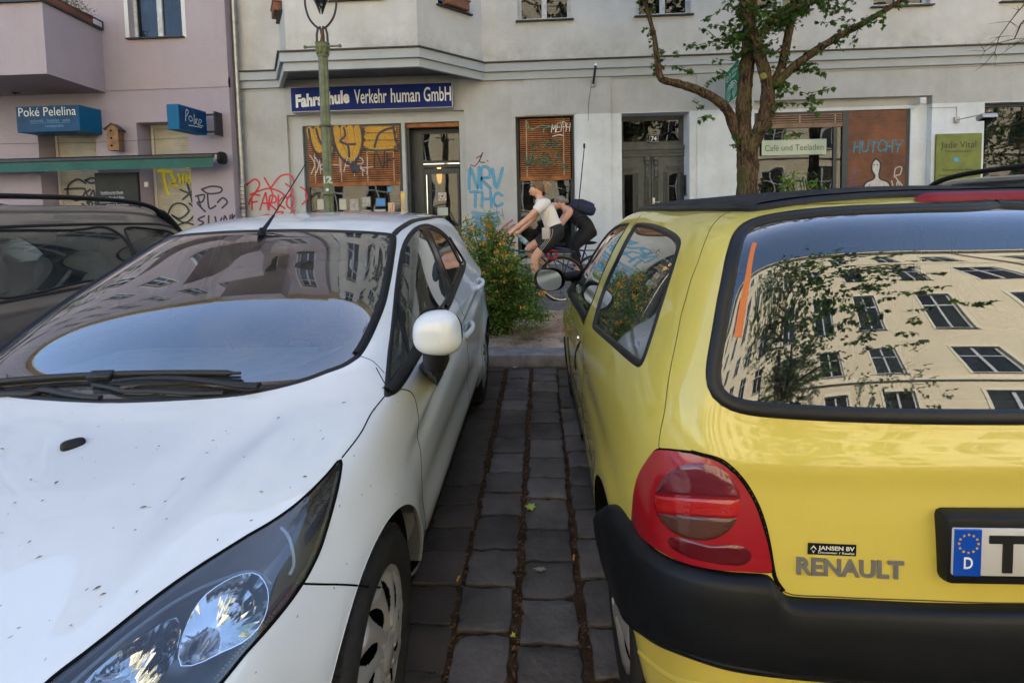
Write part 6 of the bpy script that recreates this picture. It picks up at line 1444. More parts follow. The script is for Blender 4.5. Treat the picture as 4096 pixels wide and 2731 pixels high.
 mb = MB(); mb.ball((sp_.x, D-.041, sp_.z+.012), (.030, .001, .022), 12, 8); mb.box(sp_.x-.04, sp_.x+.04, D-.042, D-.0405, sp_.z-.04, sp_.z-.03); mb.build('picture', mat('ring_green', (.12, .15, .10), .5), st)
 sp_ = at(*zU(1017, 486), Y=D-.04); tag(MB().box(sp_.x-.10, sp_.x+.10, D-.040, D-.037, sp_.z-.075, sp_.z+.075).build('paper_notice', mat('paper_green', (.42, .47, .42), .7)), 'blank pale green paper below the red ring notice', 'paper')
 for k in range(5):
  x = xa+.40+k*.115
  o = MB().ball((x, D+.22, 1.16), (.052, .02, .085), 14, 10, p=.8).build('red_cushion', mat('red_vinyl', (.30, .02, .02), .3), None, True); tag(o, 'dark red rounded chair back low behind the shop door glass', 'chair', 'red chair backs inside the driving school')
 w = window(T, (0, Y, 0), (1, 0, 0), (0, -1, 0), -.36, .685, .60, 3.075, .21, fm=ANTH, pm=SHOPP, name='shop_window', mull=0, trans=0, sill=False, fw=.065)
 bl2 = blind(T, -.29, .62, 2.02, 3.05, Y+.10, 27)
 P2 = lambda a, b, l=0: (a, Y+.084-l, b)
 GRN = spray_mat('spray_green', (.02, .10, .05), .35, .85); TEAL = spray_mat('spray_teal', (.08, .30, .20), .4, .7); WHT = spray_mat('spray_white2', (.75, .72, .70), .3, .95)
 strokes(word('LOOK', -.08, 2.52, .15, adv=.95, wd=.8), .030, P2, 'spray_tag', GRN, bl2)
 strokes(word('WHAKA', -.20, 2.20, .22, adv=.62, wd=.55)+[[(.50, 2.2), (.56, 2.1)], [(.55, 2.2), (.48, 2.12)]], .032, P2, 'spray_tag', GRN, bl2)
 strokes([[(-.2, 2.9), (-.05, 2.86), (.1, 2.92), (.3, 2.9), (.45, 2.97), (.52, 3.02)], [(-.15, 3.0), (-.12, 2.88)], [(.14, 2.78), (.15, 2.86), (.26, 2.9)]], .024, P2, 'spray_tag', TEAL, bl2)
 strokes(word('MEPH', .28, 2.80, .15, adv=.58, wd=.5, slant=.15)+[[(.30, 2.72), (.42, 2.745), (.50, 2.73)]], .014, P2, 'spray_tag', WHT, bl2)
 tag(MB().box(-.22, -.10, Y+.30, Y+.34, .75, 1.5).build('wooden_board', mat('board_wood', (.45, .25, .10), .6, var=.3, vscale=6)), 'upright wooden board inside the tall shop window', 'board')
 D = Y+.42; xa, xb = 1.52, 2.705
 mb = MB(); mb.box(xa, xb, D-.06, D+.02, 2.50, 3.075); tr = mb.build('transom_frame', DOORG, T)
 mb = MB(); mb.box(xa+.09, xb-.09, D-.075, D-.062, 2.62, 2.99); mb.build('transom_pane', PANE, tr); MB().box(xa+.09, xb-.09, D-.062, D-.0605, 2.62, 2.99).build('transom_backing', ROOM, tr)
 mb = MB(); mb.box(xa-.0, xb, D-.14, D-.06, 2.46, 2.53); mb.box(xa, xb, D-.11, D-.06, 2.36, 2.459)
 for k in range(34): x = xa+.02+(xb-xa-.04)*k/33; mb.box(x-.009, x+.009, D-.125, D-.11, 2.385, 2.43)
 mb.box(xa, xb, D-.12, D-.06, 2.34, 2.359); mb.build('door_lintel', DOORG, T)
 for sgn, (a, b) in ((-1, (xa+.0, 2.105)), (1, (2.119, xb-.0))):
  lf = MB(); px0, px1 = (a+.10, a+.26) if sgn < 0 else (b-.27, b-.11)
  lf.box(a, px0, D-.08, D-.02, .10, 2.34); lf.box(px1, b, D-.08, D-.02, .10, 2.34); lf.box(px0, px1, D-.08, D-.02, 2.02, 2.34); lf.box(px0, px1, D-.08, D-.02, .10, .95)
  for o_, h in ((.025, .018), (.055, .030), (.085, .018)):
   lf.box(px0-o_-.014, px0-o_, D-.08-h, D-.08, .95-o_, 2.04); lf.box(px1+o_, px1+o_+.014, D-.08-h, D-.08, .95-o_, 2.04)
   lf.box(px0-o_-.014+.03, px1+o_+.014-.03, D-.08-h, D-.08, 2.06+o_, 2.074+o_); lf.box(px0-o_-.014, px1+o_+.014, D-.08-h, D-.08, .93-o_, .944-o_)
   lf.box(px0-o_-.014, px0-o_+.03, D-.08-h, D-.08, 2.04, 2.056); lf.box(px1+o_-.03, px1+o_+.014, D-.08-h, D-.08, 2.04, 2.056)
  cxm = b-.075 if sgn < 0 else a+.075
  for q in (-.035, -.012, .012, .035): lf.box(cxm+q-.004, cxm+q+.004, D-.10, D-.08, .3, 1.95)
  o = lf.build('door_leaf', DOORG, T)
  m2 = MB(); m2.cbox(cxm-.045, cxm+.045, D-.15, D-.08, 2.26, 2.335, .01); m2.ball((cxm, D-.115, 2.22), (.038, .04, .06), 14, 10); m2.cbox(cxm-.03, cxm+.03, D-.12, D-.08, 2.02, 2.18, .012); m2.ball((cxm, D-.095, 1.99), (.035, .025, .05), 12, 8); m2.ball((cxm, D-.09, 1.92), (.018, .018, .04), 10, 8); m2.build('carved_bracket', DOORG, o, True, ang=50)
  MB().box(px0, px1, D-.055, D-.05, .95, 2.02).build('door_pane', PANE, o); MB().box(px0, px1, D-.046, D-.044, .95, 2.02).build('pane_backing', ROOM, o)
 hp = at(*zU(1502, 467), Y=D-.1)
 mb = MB(); mb.cbox(hp.x-.02, hp.x+.02, D-.095, D-.082, hp.z-.1, hp.z+.1, .004); mb.tube([(hp.x, D-.09, hp.z+.02), (hp.x, D-.14, hp.z+.02), (hp.x+.10, D-.14, hp.z+.02)], .010, 10); mb.build('door_handle', mat('steel_handle', (.62, .61, .6), .3, metal=.8), T, True)
 c = at(*zU(1501, 319), Y=D-.08); t = MB().cbox(c.x-.085, c.x+.085, D-.105, D-.085, c.z-.075, c.z+.075, .012).build('house_number', mat('enamel_dark', (.012, .014, .03), .5, spec=.15)); tag(t, 'dark enamel house number 74 above the carved door', 'sign')
 mb = MB(); put_text(mb, '74', .085, (c.x-.052, D-.1065, c.z-.042), width=.104, bold=.02); mb.build('digits', mat('enamel_white', (.75, .75, .73), .3), t)
 mb = MB(); 
 for (a0, a1, b0, b1) in ((-.075, .075, .062, .066), (-.075, .075, -.066, -.062), (-.077, -.073, -.066, .066), (.073, .077, -.066, .066)): mb.box(c.x+a0, c.x+a1, D-.107, D-.1052, c.z+b0, c.z+b1)
 mb.build('border_line', MATS['enamel_white'], t)
 c = at(*zU(1586, 434), Y=Y+.24); t = thing('intercom_panel', 'narrow bronze doorbell panel in the right reveal of the carved door', 'intercom', (2.70, c.y, c.z))
 MB().cbox(2.690, 2.7045, Y+.17, Y+.30, 1.60, 1.98, .003).build('plate', mat('bronze', (.10, .095, .09), .4, metal=.8), t)
 mb = MB()
 for k in range(7): mb.box(2.686, 2.6905, Y+.19, Y+.28, 1.63+k*.025, 1.642+k*.025)
 mb.lathe([(0, -.004), (.02, -.004), (.02, 0)], (2.6905, Y+.235, 1.90), 'X', 16); mb.build('bell_buttons', DARKIN, t)
 mb = MB(); wall_panel(mb, (3.82, Y+.10, 0), (1, 0, 0), 2.98, .55, 3.225, [(.04, 2.70, .60, 3.03, .08)], nrm=(0, -1, 0)); mb.build('shop_surround', GREYW, T)
 fr = MB(); fr.box(3.86, 3.92, Y+.12, Y+.18, .6, 3.03); fr.box(5.39, 5.49, Y+.12, Y+.18, .6, 3.03); fr.box(6.47, 6.53, Y+.12, Y+.18, .6, 3.03); fr.box(3.92, 5.39, Y+.12, Y+.18, 2.99, 3.03); fr.box(5.24, 5.30, Y+.13, Y+.18, .6, 2.80); fr = fr.build('shop_window', ANTH, T)
 MB().box(3.92, 5.39, Y+.150, Y+.155, .6, 2.99).build('pane', SHOPP, fr)
 blind(T, 3.93, 5.38, 2.84, 3.0, Y+.125, 4, m=mat('blind_wood_pale', (.24, .14, .085), .6, var=.4, vscale=5))
 mb = MB()
 n = 46
 for k in range(n): z = .6+(2.42)*k/n; mb.box(5.49, 6.47, Y+.125, Y+.14, z+.001, z+2.42/n-.0015)
 rs_ = mb.build('roller_shutter', mat('shutter_brown', (.17, .055, .018), .55, var=.6, vscale=2.2, bump=.1, bscale=60, dark=(.055, .018, .008)), T); MB().box(5.49, 6.47, Y+.141, Y+.15, .6, 3.03).build('shutter_back', DARKIN, rs_)
 P3 = lambda a, b, l=0: (a, Y+.121-l, b)
 strokes(word('HUTCHY', 5.58, 2.30, .19, adv=.72, wd=.62, slant=.08), .036, P3, 'spray_tag', spray_mat('spray_blue', (.02, .22, .32), .45, .75), rs_)
 strokes([[(5.52, 1.95), (5.66, 1.96), (5.54, 1.74), (5.68, 1.74)], [(5.60, 1.64), (5.54, 1.58), (5.60, 1.50), (5.66, 1.58), (5.60, 1.64)]], .030, P3, 'spray_tag', spray_mat('spray_violet', (.10, .10, .24), .4, .7), rs_)
 body_ = [(5.96, 2.18), (5.90, 2.10), (5.90, 1.98), (5.95, 1.88), (5.92, 1.82), (5.80, 1.76), (5.75, 1.62), (5.75, 1.30), (6.22, 1.30), (6.23, 1.62), (6.18, 1.76), (6.05, 1.82), (6.02, 1.90), (6.04, 2.02), (6.03, 2.12)]
 WF = mat('paint_white_streaky', (.55, .52, .50), .6, var=.25, vscale=30)
 mb = MB(); mb.add([P3(a, b, .0) for a, b in body_], [tuple(range(len(body_)))]); mb.build('painted_figure', WF, rs_)
 strokes([body_[:7]+[(5.74, 1.3)], [(6.24, 1.3)]+body_[9:]+[body_[0]]], .035, lambda a, b, l=0: P3(a, b, .001+l), 'spray_outline', spray_mat('spray_black2', (.01, .01, .01), .4, .9), rs_)
 strokes([[(5.93, 2.08), (5.935, 2.07)], [(5.985, 2.075), (5.99, 2.07)]], .028, lambda a, b, l=0: P3(a, b, .001+l), 'spray_eyes', MATS['spray_black2'], rs_)
 strokes([[(5.86, 1.72), (5.84, 1.60), (6.10, 1.58), (6.12, 1.70)], [(5.98, 1.52), (5.85, 1.46), (5.90, 1.38), (6.08, 1.37), (6.13, 1.46), (5.98, 1.52)], [(5.88, 1.44), (6.06, 1.44)]], .020, lambda a, b, l=0: P3(a, b, .0015+l), 'spray_red', spray_mat('spray_red', (.40, .02, .04), .35, .9), rs_)
 strokes([[(6.28, 1.85), (6.30, 2.0), (6.40, 2.02), (6.38, 1.90), (6.30, 1.86), (6.42, 1.70)], [(6.24, 1.78), (6.30, 1.55), (6.34, 1.78), (6.40, 1.58)], [(6.40, 1.5), (6.46, 1.62), (6.44, 1.48)]], .030, P3, 'spray_tag', spray_mat('spray_white3', (.5, .48, .47), .45, .75), rs_)
 a, b = at(*zU(1749, 322), Y=Y+.12), at(*zU(1897, 352), Y=Y+.12)
 t = MB().cbox(a.x, b.x, Y+.105, Y+.118, b.z-.02, a.z-.01, .003).build('hanging_sign', mat('glass_green', (.36, .42, .33), .35, coat=.5)); tag(t, 'pale green hanging sign reading Café und Teeladen in the tea shop window', 'sign')
 mb = MB(); put_text(mb, 'Café und Teeladen', .105, (a.x+.05, Y+.1035, b.z+.06), width=(b.x-a.x)-.10, bold=.008); mb.build('lettering', mat('olive_ink', (.11, .13, .07), .5), t)
 mb = MB(); put_text(mb, 'Tee · Kaffee · Kuchen', .022, (a.x+.36, Y+.1035, b.z+.015), width=.32); mb.build('small_lettering', MATS['olive_ink'], t) if False else None
 for x0 in (7.66, 10.8): window(T, (0, Y, 0), (1, 0, 0), (0, -1, 0), x0, x0+2.24 if x0 < 8 else x0+2.2, .6, 3.07, .2, fm=ANTH, pm=PANE, name='shop_window', mull=1, trans=0, sill=False)
 PW_ = wallP(Y); RED = spray_mat('spray_red_bright', (.58, .02, .03), .40, .95); BLU = spray_mat('spray_light_blue', (.06, .33, .56), .6, .85); MAR = spray_mat('spray_maroon', (.13, .02, .04), .3, .95)
 strokes([[(-5.36, 1.98), (-5.20, 2.08), (-5.12, 1.96), (-5.30, 1.72), (-5.34, 1.62)], [(-5.02, 2.10), (-4.88, 1.80), (-4.96, 1.55)], [(-4.90, 1.92), (-4.72, 2.12), (-4.52, 2.14), (-4.46, 2.0)], [(-5.30, 1.80), (-4.98, 1.90), (-4.74, 1.84), (-4.62, 1.72)]]+word('FARKO', -5.30, 1.52, .26, adv=.64, wd=.58, slant=.12)+word('36', -4.86, 1.22, .24, adv=.9, wd=.8)+[[(-5.18, 1.35), (-5.0, 1.42), (-4.85, 1.36)], [(-4.60, 1.72), (-4.50, 1.86), (-4.62, 1.98)]], .040, PW_, 'spray_tag', RED, T)
 strokes([[(-4.38, 1.92), (-4.30, 1.86), (-4.26, 1.72), (-4.36, 1.60)]], .035, lambda a, b, l=0: (a, Y+.067-l, b), 'spray_mark', RED, T)
 strokes([[(-1.18, 2.24), (-1.10, 2.22), (-1.0, 2.36), (-.96, 2.46), (-1.02, 2.30), (-.93, 2.28)], [(-1.08, 2.36), (-1.00, 2.40)], [(-.88, 2.31), (-.87, 2.30)]], .022, PW_, 'spray_tag', MAR, T)
 strokes(word('NRV', -1.22, 1.80, .36, adv=.58, wd=.5, slant=.05), .072, PW_, 'spray_tag', BLU, T)
 strokes(word('THC', -1.20, 1.48, .25, adv=.82, wd=.72), .062, PW_, 'spray_tag', BLU, T)
 strokes([[(-1.15, 1.38), (-.95, 1.34), (-.72, 1.36)], [(-1.14, 1.30), (-.95, 1.26), (-.74, 1.28)], [(-1.12, 1.22), (-.92, 1.18), (-.76, 1.2)], [(-1.1, 1.14), (-.9, 1.12), (-.78, 1.13)]], .11, PW_, 'spray_patch', spray_mat('spray_blue_soft', (.09, .36, .58), .9, .6), T)
 strokes(word('WM', -1.12, .88, .20, adv=1.0, wd=.8), .06, PW_, 'spray_tag', BLU, T)
 strokes([[(-.70, 1.0), (-.60, 1.12), (-.46, 1.22)], [(-.64, .94), (-.52, 1.08), (-.42, 1.14)], [(-.58, .9), (-.46, 1.0)]], .07, PW_, 'spray_patch', spray_mat('spray_red_soft', (.50, .10, .09), .9, .55), T)
 strokes([[(-.74, 1.5), (-.72, 1.3), (-.70, 1.1)], [(-.64, 1.45), (-.60, 1.25)]], .022, PW_, 'spray_mark', spray_mat('spray_mauve', (.30, .15, .16), .8, .5), T)
 return T
def signbox(name, label, x0, x1, y0, y1, z0, z1, face, side, cat='sign'):
 t = thing(name, label, cat, ((x0+x1)/2, (y0+y1)/2, z0))
 MB().cbox(x0, x1, y0, y1, z0, z1, .006).build('casing', side, t)
 MB().box(x0+.012, x1-.012, y0-.003, y0-.0005, z0+.012, z1-.012).build('face', face, t)
 return t
def build_signs():
 BLUE = mat('sign_blue', (.008, .022, .16), .5, spec=.15, var=.2, vscale=4); ALU = mat('sign_alu', (.42, .43, .45), .4, metal=.5); SW = mat('sign_white', (.78, .78, .76), .5)
 Y = 9.0
 t = signbox('shop_sign', 'long blue driving school sign reading Fahrschule Verkehr human GmbH', -4.38, -1.455, Y-.16, Y-.001, 3.245, 3.685, BLUE, ALU)
 mb = MB(); z = 3.36
 f = Y-.1645
 vs, fs = text_mesh('Fahrschule', .21, .98, bold=.045)
 mb.add([(-4.285+v.x, f, 3.335+v.y+.055*v.x/.98) for v in vs], fs)
 for wd, x0, w in (('Verkehr', -3.215, .585), ('human', -2.555, .52), ('GmbH', -1.965, .485)): put_text(mb, wd, .245, (x0, f, 3.365), width=w, bold=.012)
 mb.build('lettering', SW, t)
 LB = mat('sign_petrol', (.003, .045, .14), .4, spec=.25, var=.6, vscale=3); LB2 = mat('sign_petrol_edge', (.004, .10, .22), .5, spec=.2)
 a, b = at(*zU(40, 305), Y=8.25), at(*zU(180, 241), Y=8.25)
 t = signbox('shop_sign', 'blue glossy restaurant sign box reading Poké Pelelina on the lilac house', a.x, b.x, 8.25, 8.69, a.z, b.z, LB, LB2)
 W = b.x-a.x; mb = MB(); put_text(mb, 'Poké Pelelina', .15, (a.x+.05, 8.2455, a.z+.27), width=W-.10, bold=.0)
 mb.build('lettering', mat('sign_pale', (.62, .66, .66), .5), t)
 mb = MB(); put_text(mb, 'authentic · hawaiian · poke', .055, (a.x+.25, 8.2455, a.z+.165), width=W-.42); put_text(mb, 'restaurant', .05, (a.x+.52, 8.2455, a.z+.075), width=.33); mb.box(a.x+.25, b.x-.17, 8.2450, 8.2465, a.z+.145, a.z+.150); mb.build('small_lettering', mat('sign_dim', (.10, .25, .38), .5), t)
 pts = [at(*zU(405, 302), Y=7.8), at(*zU(476, 312), Y=8.5), at(*zU(474, 255), Y=8.5), at(*zU(402, 242), Y=7.8)]
 A = Vector((pts[1].x, 8.5, 0)); Bv = Vector((pts[1].x-.20, 7.80, 0)); z0, z1 = 2.80, 3.22
 A = Vector((-5.74, 8.52, 0)); c = at(*zU(404, 275), Y=7.85); Bv = Vector((c.x+.05, 7.85, 0))
 zt = at(*zU(475, 257), Y=8.52).z; zb = at(*zU(475, 311), Y=8.52).z
 t = thing('projecting_sign', 'small blue projecting sign with thin white script on the lilac house', 'sign', (A.x, A.y, zb))
 d = (A-Bv).normalized(); nr = Vector((d.y, -d.x, 0)); M = Matrix((d, -nr, Vector((0, 0, 1)))).transposed().to_4x4(); M.translation = Vector((Bv.x, Bv.y, 0)); L = (A-Bv).length
 MB().cbox(0, L, 0, .20, zb, zt, .006, M).build('casing', LB2, t); MB().box(.02, L-.02, -.003, -.0005, zb+.02, zt-.02, M).build('face', LB, t)
 strokes([[(.17, zb+.16), (.20, zb+.34), (.26, zb+.32), (.20, zb+.24)], [(.30, zb+.17), (.26, zb+.22), (.32, zb+.26), (.36, zb+.20), (.30, zb+.17)], [(.42, zb+.30), (.40, zb+.14), (.50, zb+.24), (.43, zb+.20), (.54, zb+.13)], [(.56, zb+.17), (.62, zb+.22), (.56, zb+.24), (.54, zb+.15), (.66, zb+.14)], [(.25, zb+.10), (.62, zb+.11)]], .010, lambda a, b, l=0: M @ Vector((a*L/.78, -.004-l, b)), 'script', mat('sign_script', (.7, .8, .82), .5), t)
 mb = MB(); mb.box(A.x-.02, A.x+.16, 8.50, 8.54, zt-.07, zt-.04); mb.box(A.x-.02, A.x+.16, 8.50, 8.54, zb+.04, zb+.07); mb.box(A.x+.14, A.x+.17, 8.5, 8.70, zb, zt); mb.build('bracket', SHEET, t)
 G = mat('sign_green', (.004, .20, .09), .6, spec=.1); WH = mat('sign_white2', (.72, .74, .72), .5)
 p0, p1 = at(*zU(1665, 245), Y=8.55), at(*zU(1695, 151), Y=7.75)
 A = Vector((3.35, 8.93, 0)); Bv = Vector((3.18, 8.2, 0))
 A = Vector((at(*zU(1666, 200), Y=8.9).x, 8.9, 0)); Bv = Vector((at(*zU(1697, 200), Y=7.95).x, 7.95, 0)); zt = at(*zU(1666, 170), Y=8.9).z; zb = at(*zU(1666, 246), Y=8.9).z
 d = (Bv-A).normalized(); L = (Bv-A).length; M = Matrix((d, Vector((-d.y, d.x, 0)), Vector((0, 0, 1)))).transposed().to_4x4(); M.translation = Vector((A.x, A.y, 0))
 t = thing('projecting_sign', 'green projecting sign reading Jade Vital behind the tree trunk', 'sign', (A.x, A.y, zb))
 MB().cbox(0, L, 0, .12, zb, zt, .006, M).build('casing', WH, t); MB().box(.015, L-.015, -.003, -.0005, zb+.012, zt-.012, M).build('face', G, t)
 mb = MB(); H_ = zt-zb; vs, fs = text_mesh('Jade Vital', .14*H_/1.0, L*.82); mb.add([M @ Vector((.08*L+v.x, -.0042, zb+H_*.74+v.y)) for v in vs], fs); vs, fs = text_mesh('Thermalmassagen', .05, L*.72); mb.add([M @ Vector((.10*L+v.x, -.0042, zb+H_*.64+v.y)) for v in vs], fs); mb.build('lettering', WH, t)
 sp = [[(L*.5+r_*L*.40*math.cos(a), zb+H_*.30+r_*H_*.26*math.sin(a)) for a in np.linspace(-1.2, 4.3, 22)] for r_ in (.35, .55, .75, .95)]
 strokes(sp, .016, lambda a, b, l=0: M @ Vector((a, -.0042-l, b)), 'spiral_emblem', WH, t)
 OL = mat('board_olive', (.16, .19, .025), .5, var=.3, vscale=5)
 t = MB().cbox(6.86, 7.605, Y-.035, Y-.001, 1.35, 2.56, .006).build('notice_board', OL); tag(t, 'olive green Jade Vital notice board on the wall at the right', 'sign')
 dk = mat('board_ink', (.03, .028, .02), .5); mb = MB()
 put_text(mb, 'Jade Vital', .105, (6.93, Y-.0375, 2.32), width=.58, bold=.006); put_text(mb, 'Thermalmassagen', .04, (6.99, Y-.0375, 2.245), width=.45)
 put_text(mb, 'Erholung für Ihren Rücken', .032, (6.97, Y-.0375, 1.93), width=.50, bold=.02); put_text(mb, 'Entspannung für Körper und Geist', .032, (6.91, Y-.0375, 1.84), width=.62, bold=.02); mb.build('lettering', dk, t)
 mb = MB(); mb.lathe([(0, -.004), (.042, -.004), (.042, 0)], (7.19, Y-.0355, 2.115), 'Y', 24); mb.build('blue_dot', mat('dot_blue', (.02, .30, .55), .4), t)
 c = at(*zU(2260, 270), Y=8.55)
 t = thing('wall_lamp', 'small grey floodlight on a thin arm above the olive board', 'lamp', (c.x, 8.55, c.z))
 GM = mat('lamp_grey', (.33, .33, .34), .4, metal=.5)
 Mx = Matrix.Translation((c.x, 8.5, c.z)) @ Matrix.Rotation(R(-18), 4, 'X'); MB().cbox(-.12, .12, -.07, .07, -.04, .035, .015, Mx).build('lamp_head', GM, t, True); MB().box(-.10, .10, -.055, .055, -.044, -.041, Mx).build('lamp_glass', PANE, t)
 mb = MB(); q = at(*zU(2198, 276), Y=8.98); mb.tube([(q.x, 8.98, q.z), (c.x-.03, 8.52, c.z+.05)], .008, 8); mb.cbox(q.x-.04, q.x+.04, 8.97, 8.999, q.z-.05, q.z+.05, .004); mb.tube([(q.x, 8.99, q.z+.05), (q.x, 8.99, q.z+.22), (q.x-.45, 8.99, q.z+.22)], .006, 6); mb.build('lamp_arm', GM, t, True)
 c = at(*zU(2118, 232), Y=8.96); tag(MB().cbox(c.x-.05, c.x+.05, 8.93, 8.999, c.z-.055, c.z+.055, .008).build('junction_box', mat('box_white', (.6, .6, .6), .5), None, True), 'small white box at the corner of the tea shop surround', 'box')
 t = thing('flag_pole', 'short dark flag holder with a silver knob and thin banner edge on the grey wall', 'flag pole', (1.03, 8.9, 3.62))
 mb = MB(); a, b = at(*zU(1363, 190), Y=8.93), at(*zU(1362, 146), Y=8.6); mb.tube([(a.x, 8.97, a.z-.02), (a.x, 8.6, b.z-.05)], .022, 12); mb.build('pole', mat('pole_navy', (.02, .022, .05), .4), t, True)
 MB().ball((a.x, 8.585, b.z-.03), .028, 14, 10).build('knob', CHROME, t, True); MB().cbox(a.x-.035, a.x+.035, 8.94, 8.999, a.z-.07, a.z+.06, .006).build('socket', GM, t, True)
 mb = MB(); q0, q1 = at(*zU(1360, 200), Y=8.62), at(*zU(1351, 280), Y=8.62); mb.tube([(q0.x, 8.62, q0.z+.12), (q1.x+.01, 8.62, (q0.z+q1.z)/2), (q1.x, 8.62, q1.z)], [.006, .010, .004], 6); mb.build('banner', mat('banner_grey', (.22, .20, .20), .8), t)
def build_left_house():
 T = thing('apartment_house', 'lilac rendered house with roller shutters and a corner balcony at the left', 'house', (-8, 8.7, 0))
 Y = 8.7
 wx = [(-7.19, -6.21), (-9.3, -8.32), (-11.4, -10.42), (-13.5, -12.52), (-15.6, -14.62), (-17.7, -16.72), (-19.8, -18.82), (-21.9, -20.92)]
 ops = [(a+26, b+26, z-.14, z+1.55, .20) for a, b in wx for z in FZ if not (a in (-9.3, -11.4) and z < 5)]
 mb = MB(); wall_panel(mb, (-26, Y, 0), (1, 0, 0), 20.58, 3.86, TOPZ+.3, ops, nrm=(0, -1, 0)); mb.build('upper_wall', LILAC, T)
 for i, (a, b) in enumerate(wx):
  for j, z in enumerate(FZ):
   if a in (-9.3, -11.4) and z < 5: continue
   w = window(T, (0, Y, 0), (1, 0, 0), (0, -1, 0), a, b, z-.14, z+1.55, .18, room=(j == 0 and i == 0), curt=.95 if (i == 0 and j == 0) else 0)
   if j < 4 and i < 5:
    mb = MB(); 
    for (u0, u1, v0, v1) in ((a-.07, a, z-.16, z+1.62), (b, b+.07, z-.16, z+1.62), (a, b, z+1.55, z+1.62)): mb.box(u0, u1, Y-.006, Y, v0, v1)
    mb.build('window_surround', mat('surround_white', (.62, .62, .60), .7), w)
 ops = [(16.93+.02, 18.05, .6, 3.13, .38), (18.83, 19.79, .6, 3.12, .38), (12, 14.5, .6, 3.1, .3)]
 mb = MB(); wall_panel(mb, (-26, Y, 0), (1, 0, 0), 20.58, .09, 3.70, ops, nrm=(0, -1, 0)); mb.build('ground_floor_wall', LILACD, T)
 mb = MB(); mb.box(-26, -5.42, Y-.012, Y+.05, 3.70, 3.86); mb.build('string_course', LILAC, T)
 mb = MB(); mb.add([(-5.42, Y-.0, .09), (-5.42, 9.0, .09), (-5.42, 9.0, TOPZ+.3), (-5.42, Y-.0, TOPZ+.3)], [(0, 1, 2, 3)]); mb.build('corner_return', LILACD, T)
 mb = MB(); mb.box(-26, -5.45, Y-.4, Y+.3, TOPZ+.3, TOPZ+.6); mb.build('eaves', CREAM, T); mb = MB(); mb.box(-26, -5.43, Y+.75, Y+12, -.1, TOPZ+.5); mb.build('roof', SHEET, T)
 s1 = shutter(T, -8.98, -8.0, .6, 3.08, Y+.33); s2 = shutter(T, -7.10, -6.26, .6, 3.06, Y+.33); shutter(T, -14, -11.5, .6, 3.05, Y+.25)
 BK = spray_mat('spray_black3', (.012, .012, .014), .30, .95); YL = spray_mat('spray_yellow2', (.70, .58, .01), .3, .93)
 Ps = lambda a, b, l=0: (a, Y+.318-l, b)
 strokes([[(-8.50, 2.08), (-8.66, 2.16), (-8.84, 2.05), (-8.86, 1.86), (-8.70, 1.76), (-8.56, 1.86), (-8.54, 1.98), (-8.92, 1.98)], [(-8.42, 1.96), (-8.50, 1.90), (-8.44, 1.83), (-8.36, 1.95), (-8.34, 1.82)], [(-8.30, 1.82), (-8.28, 1.96), (-8.22, 1.93), (-8.21, 1.82)], [(-8.21, 1.93), (-8.15, 1.96), (-8.12, 1.82)], [(-8.08, 2.16), (-8.05, 1.83), (-7.96, 1.86), (-7.98, 1.96), (-8.06, 1.94)], [(-8.5, 2.14), (-8.36, 2.18), (-8.24, 2.12), (-8.4, 2.08), (-8.5, 2.14)]]+word('128', -8.52, 1.60, .13, adv=.9, wd=.7)+[[(-8.6, 1.7), (-8.3, 1.52), (-8.1, 1.62)]], .045, Ps, 'spray_tag', BK, s1)
 strokes(word('NWXV', -8.8, 1.30, .2, adv=.9, wd=.7), .03, Ps, 'spray_tag', BK, s1)
 strokes([[(-7.06, 2.28), (-6.82, 2.26)], [(-6.98, 2.28), (-6.94, 2.0), (-6.90, 1.86)], [(-6.82, 2.22), (-6.76, 2.08), (-6.84, 2.04), (-6.72, 2.0)], [(-6.68, 2.20), (-6.62, 2.02), (-6.56, 2.22), (-6.48, 2.04), (-6.42, 2.30)], [(-6.5, 2.34), (-6.30, 2.32)]], .075, Ps, 'spray_tag', YL, s2)
 strokes([[(-6.66, 1.92), (-6.34, 1.78)], [(-6.52, 2.04), (-6.44, 1.68)], [(-6.62, 1.74), (-6.36, 1.94)], [(-6.98, 1.34), (-6.84, 1.62), (-6.64, 1.66), (-6.52, 1.52), (-6.70, 1.38), (-6.86, 1.46), (-6.60, 1.30), (-6.36, 1.50)], [(-6.50, 1.66), (-6.38, 1.56)], [(-6.9, 1.18), (-6.6, 1.30), (-6.3, 1.2)]], .040, Ps, 'spray_tag', BK, s2)
 Pw = wallP(Y)
 strokes([[(-6.02, 1.90), (-5.84, 1.95), (-5.66, 1.92), (-5.68, 1.84), (-5.90, 1.82), (-6.02, 1.90)], [(-6.14, 1.78), (-5.98, 1.80), (-6.02, 1.68), (-6.12, 1.66), (-5.98, 1.50)], [(-6.10, 1.78), (-6.06, 1.60)], [(-5.92, 1.80), (-5.90, 1.56), (-5.78, 1.60)], [(-5.74, 1.66), (-5.64, 1.74), (-5.56, 1.66), (-5.66, 1.56)]], .038, Pw, 'spray_tag', BK, T)
 strokes([[(-6.0, 1.42), (-6.12, 1.36), (-6.02, 1.30), (-6.14, 1.22), (-5.96, 1.18)], [(-5.92, 1.42), (-5.92, 1.20), (-5.82, 1.20)], [(-5.80, 1.40), (-5.76, 1.20), (-5.68, 1.38)], [(-5.66, 1.20), (-5.62, 1.42), (-5.54, 1.22), (-5.52, 1.42)], [(-5.50, 1.20), (-5.48, 1.44)], [(-5.44, 1.42), (-5.50, 1.30), (-5.43, 1.20)]], .038, Pw, 'spray_tag', BK, T)
 strokes(word('NMV', -6.0, .92, .2, adv=.9, wd=.7), .026, Pw, 'spray_tag', BK, T)
 a = Vector((-7.70, 8.7)); b = Vector((-7.50, 7.45))
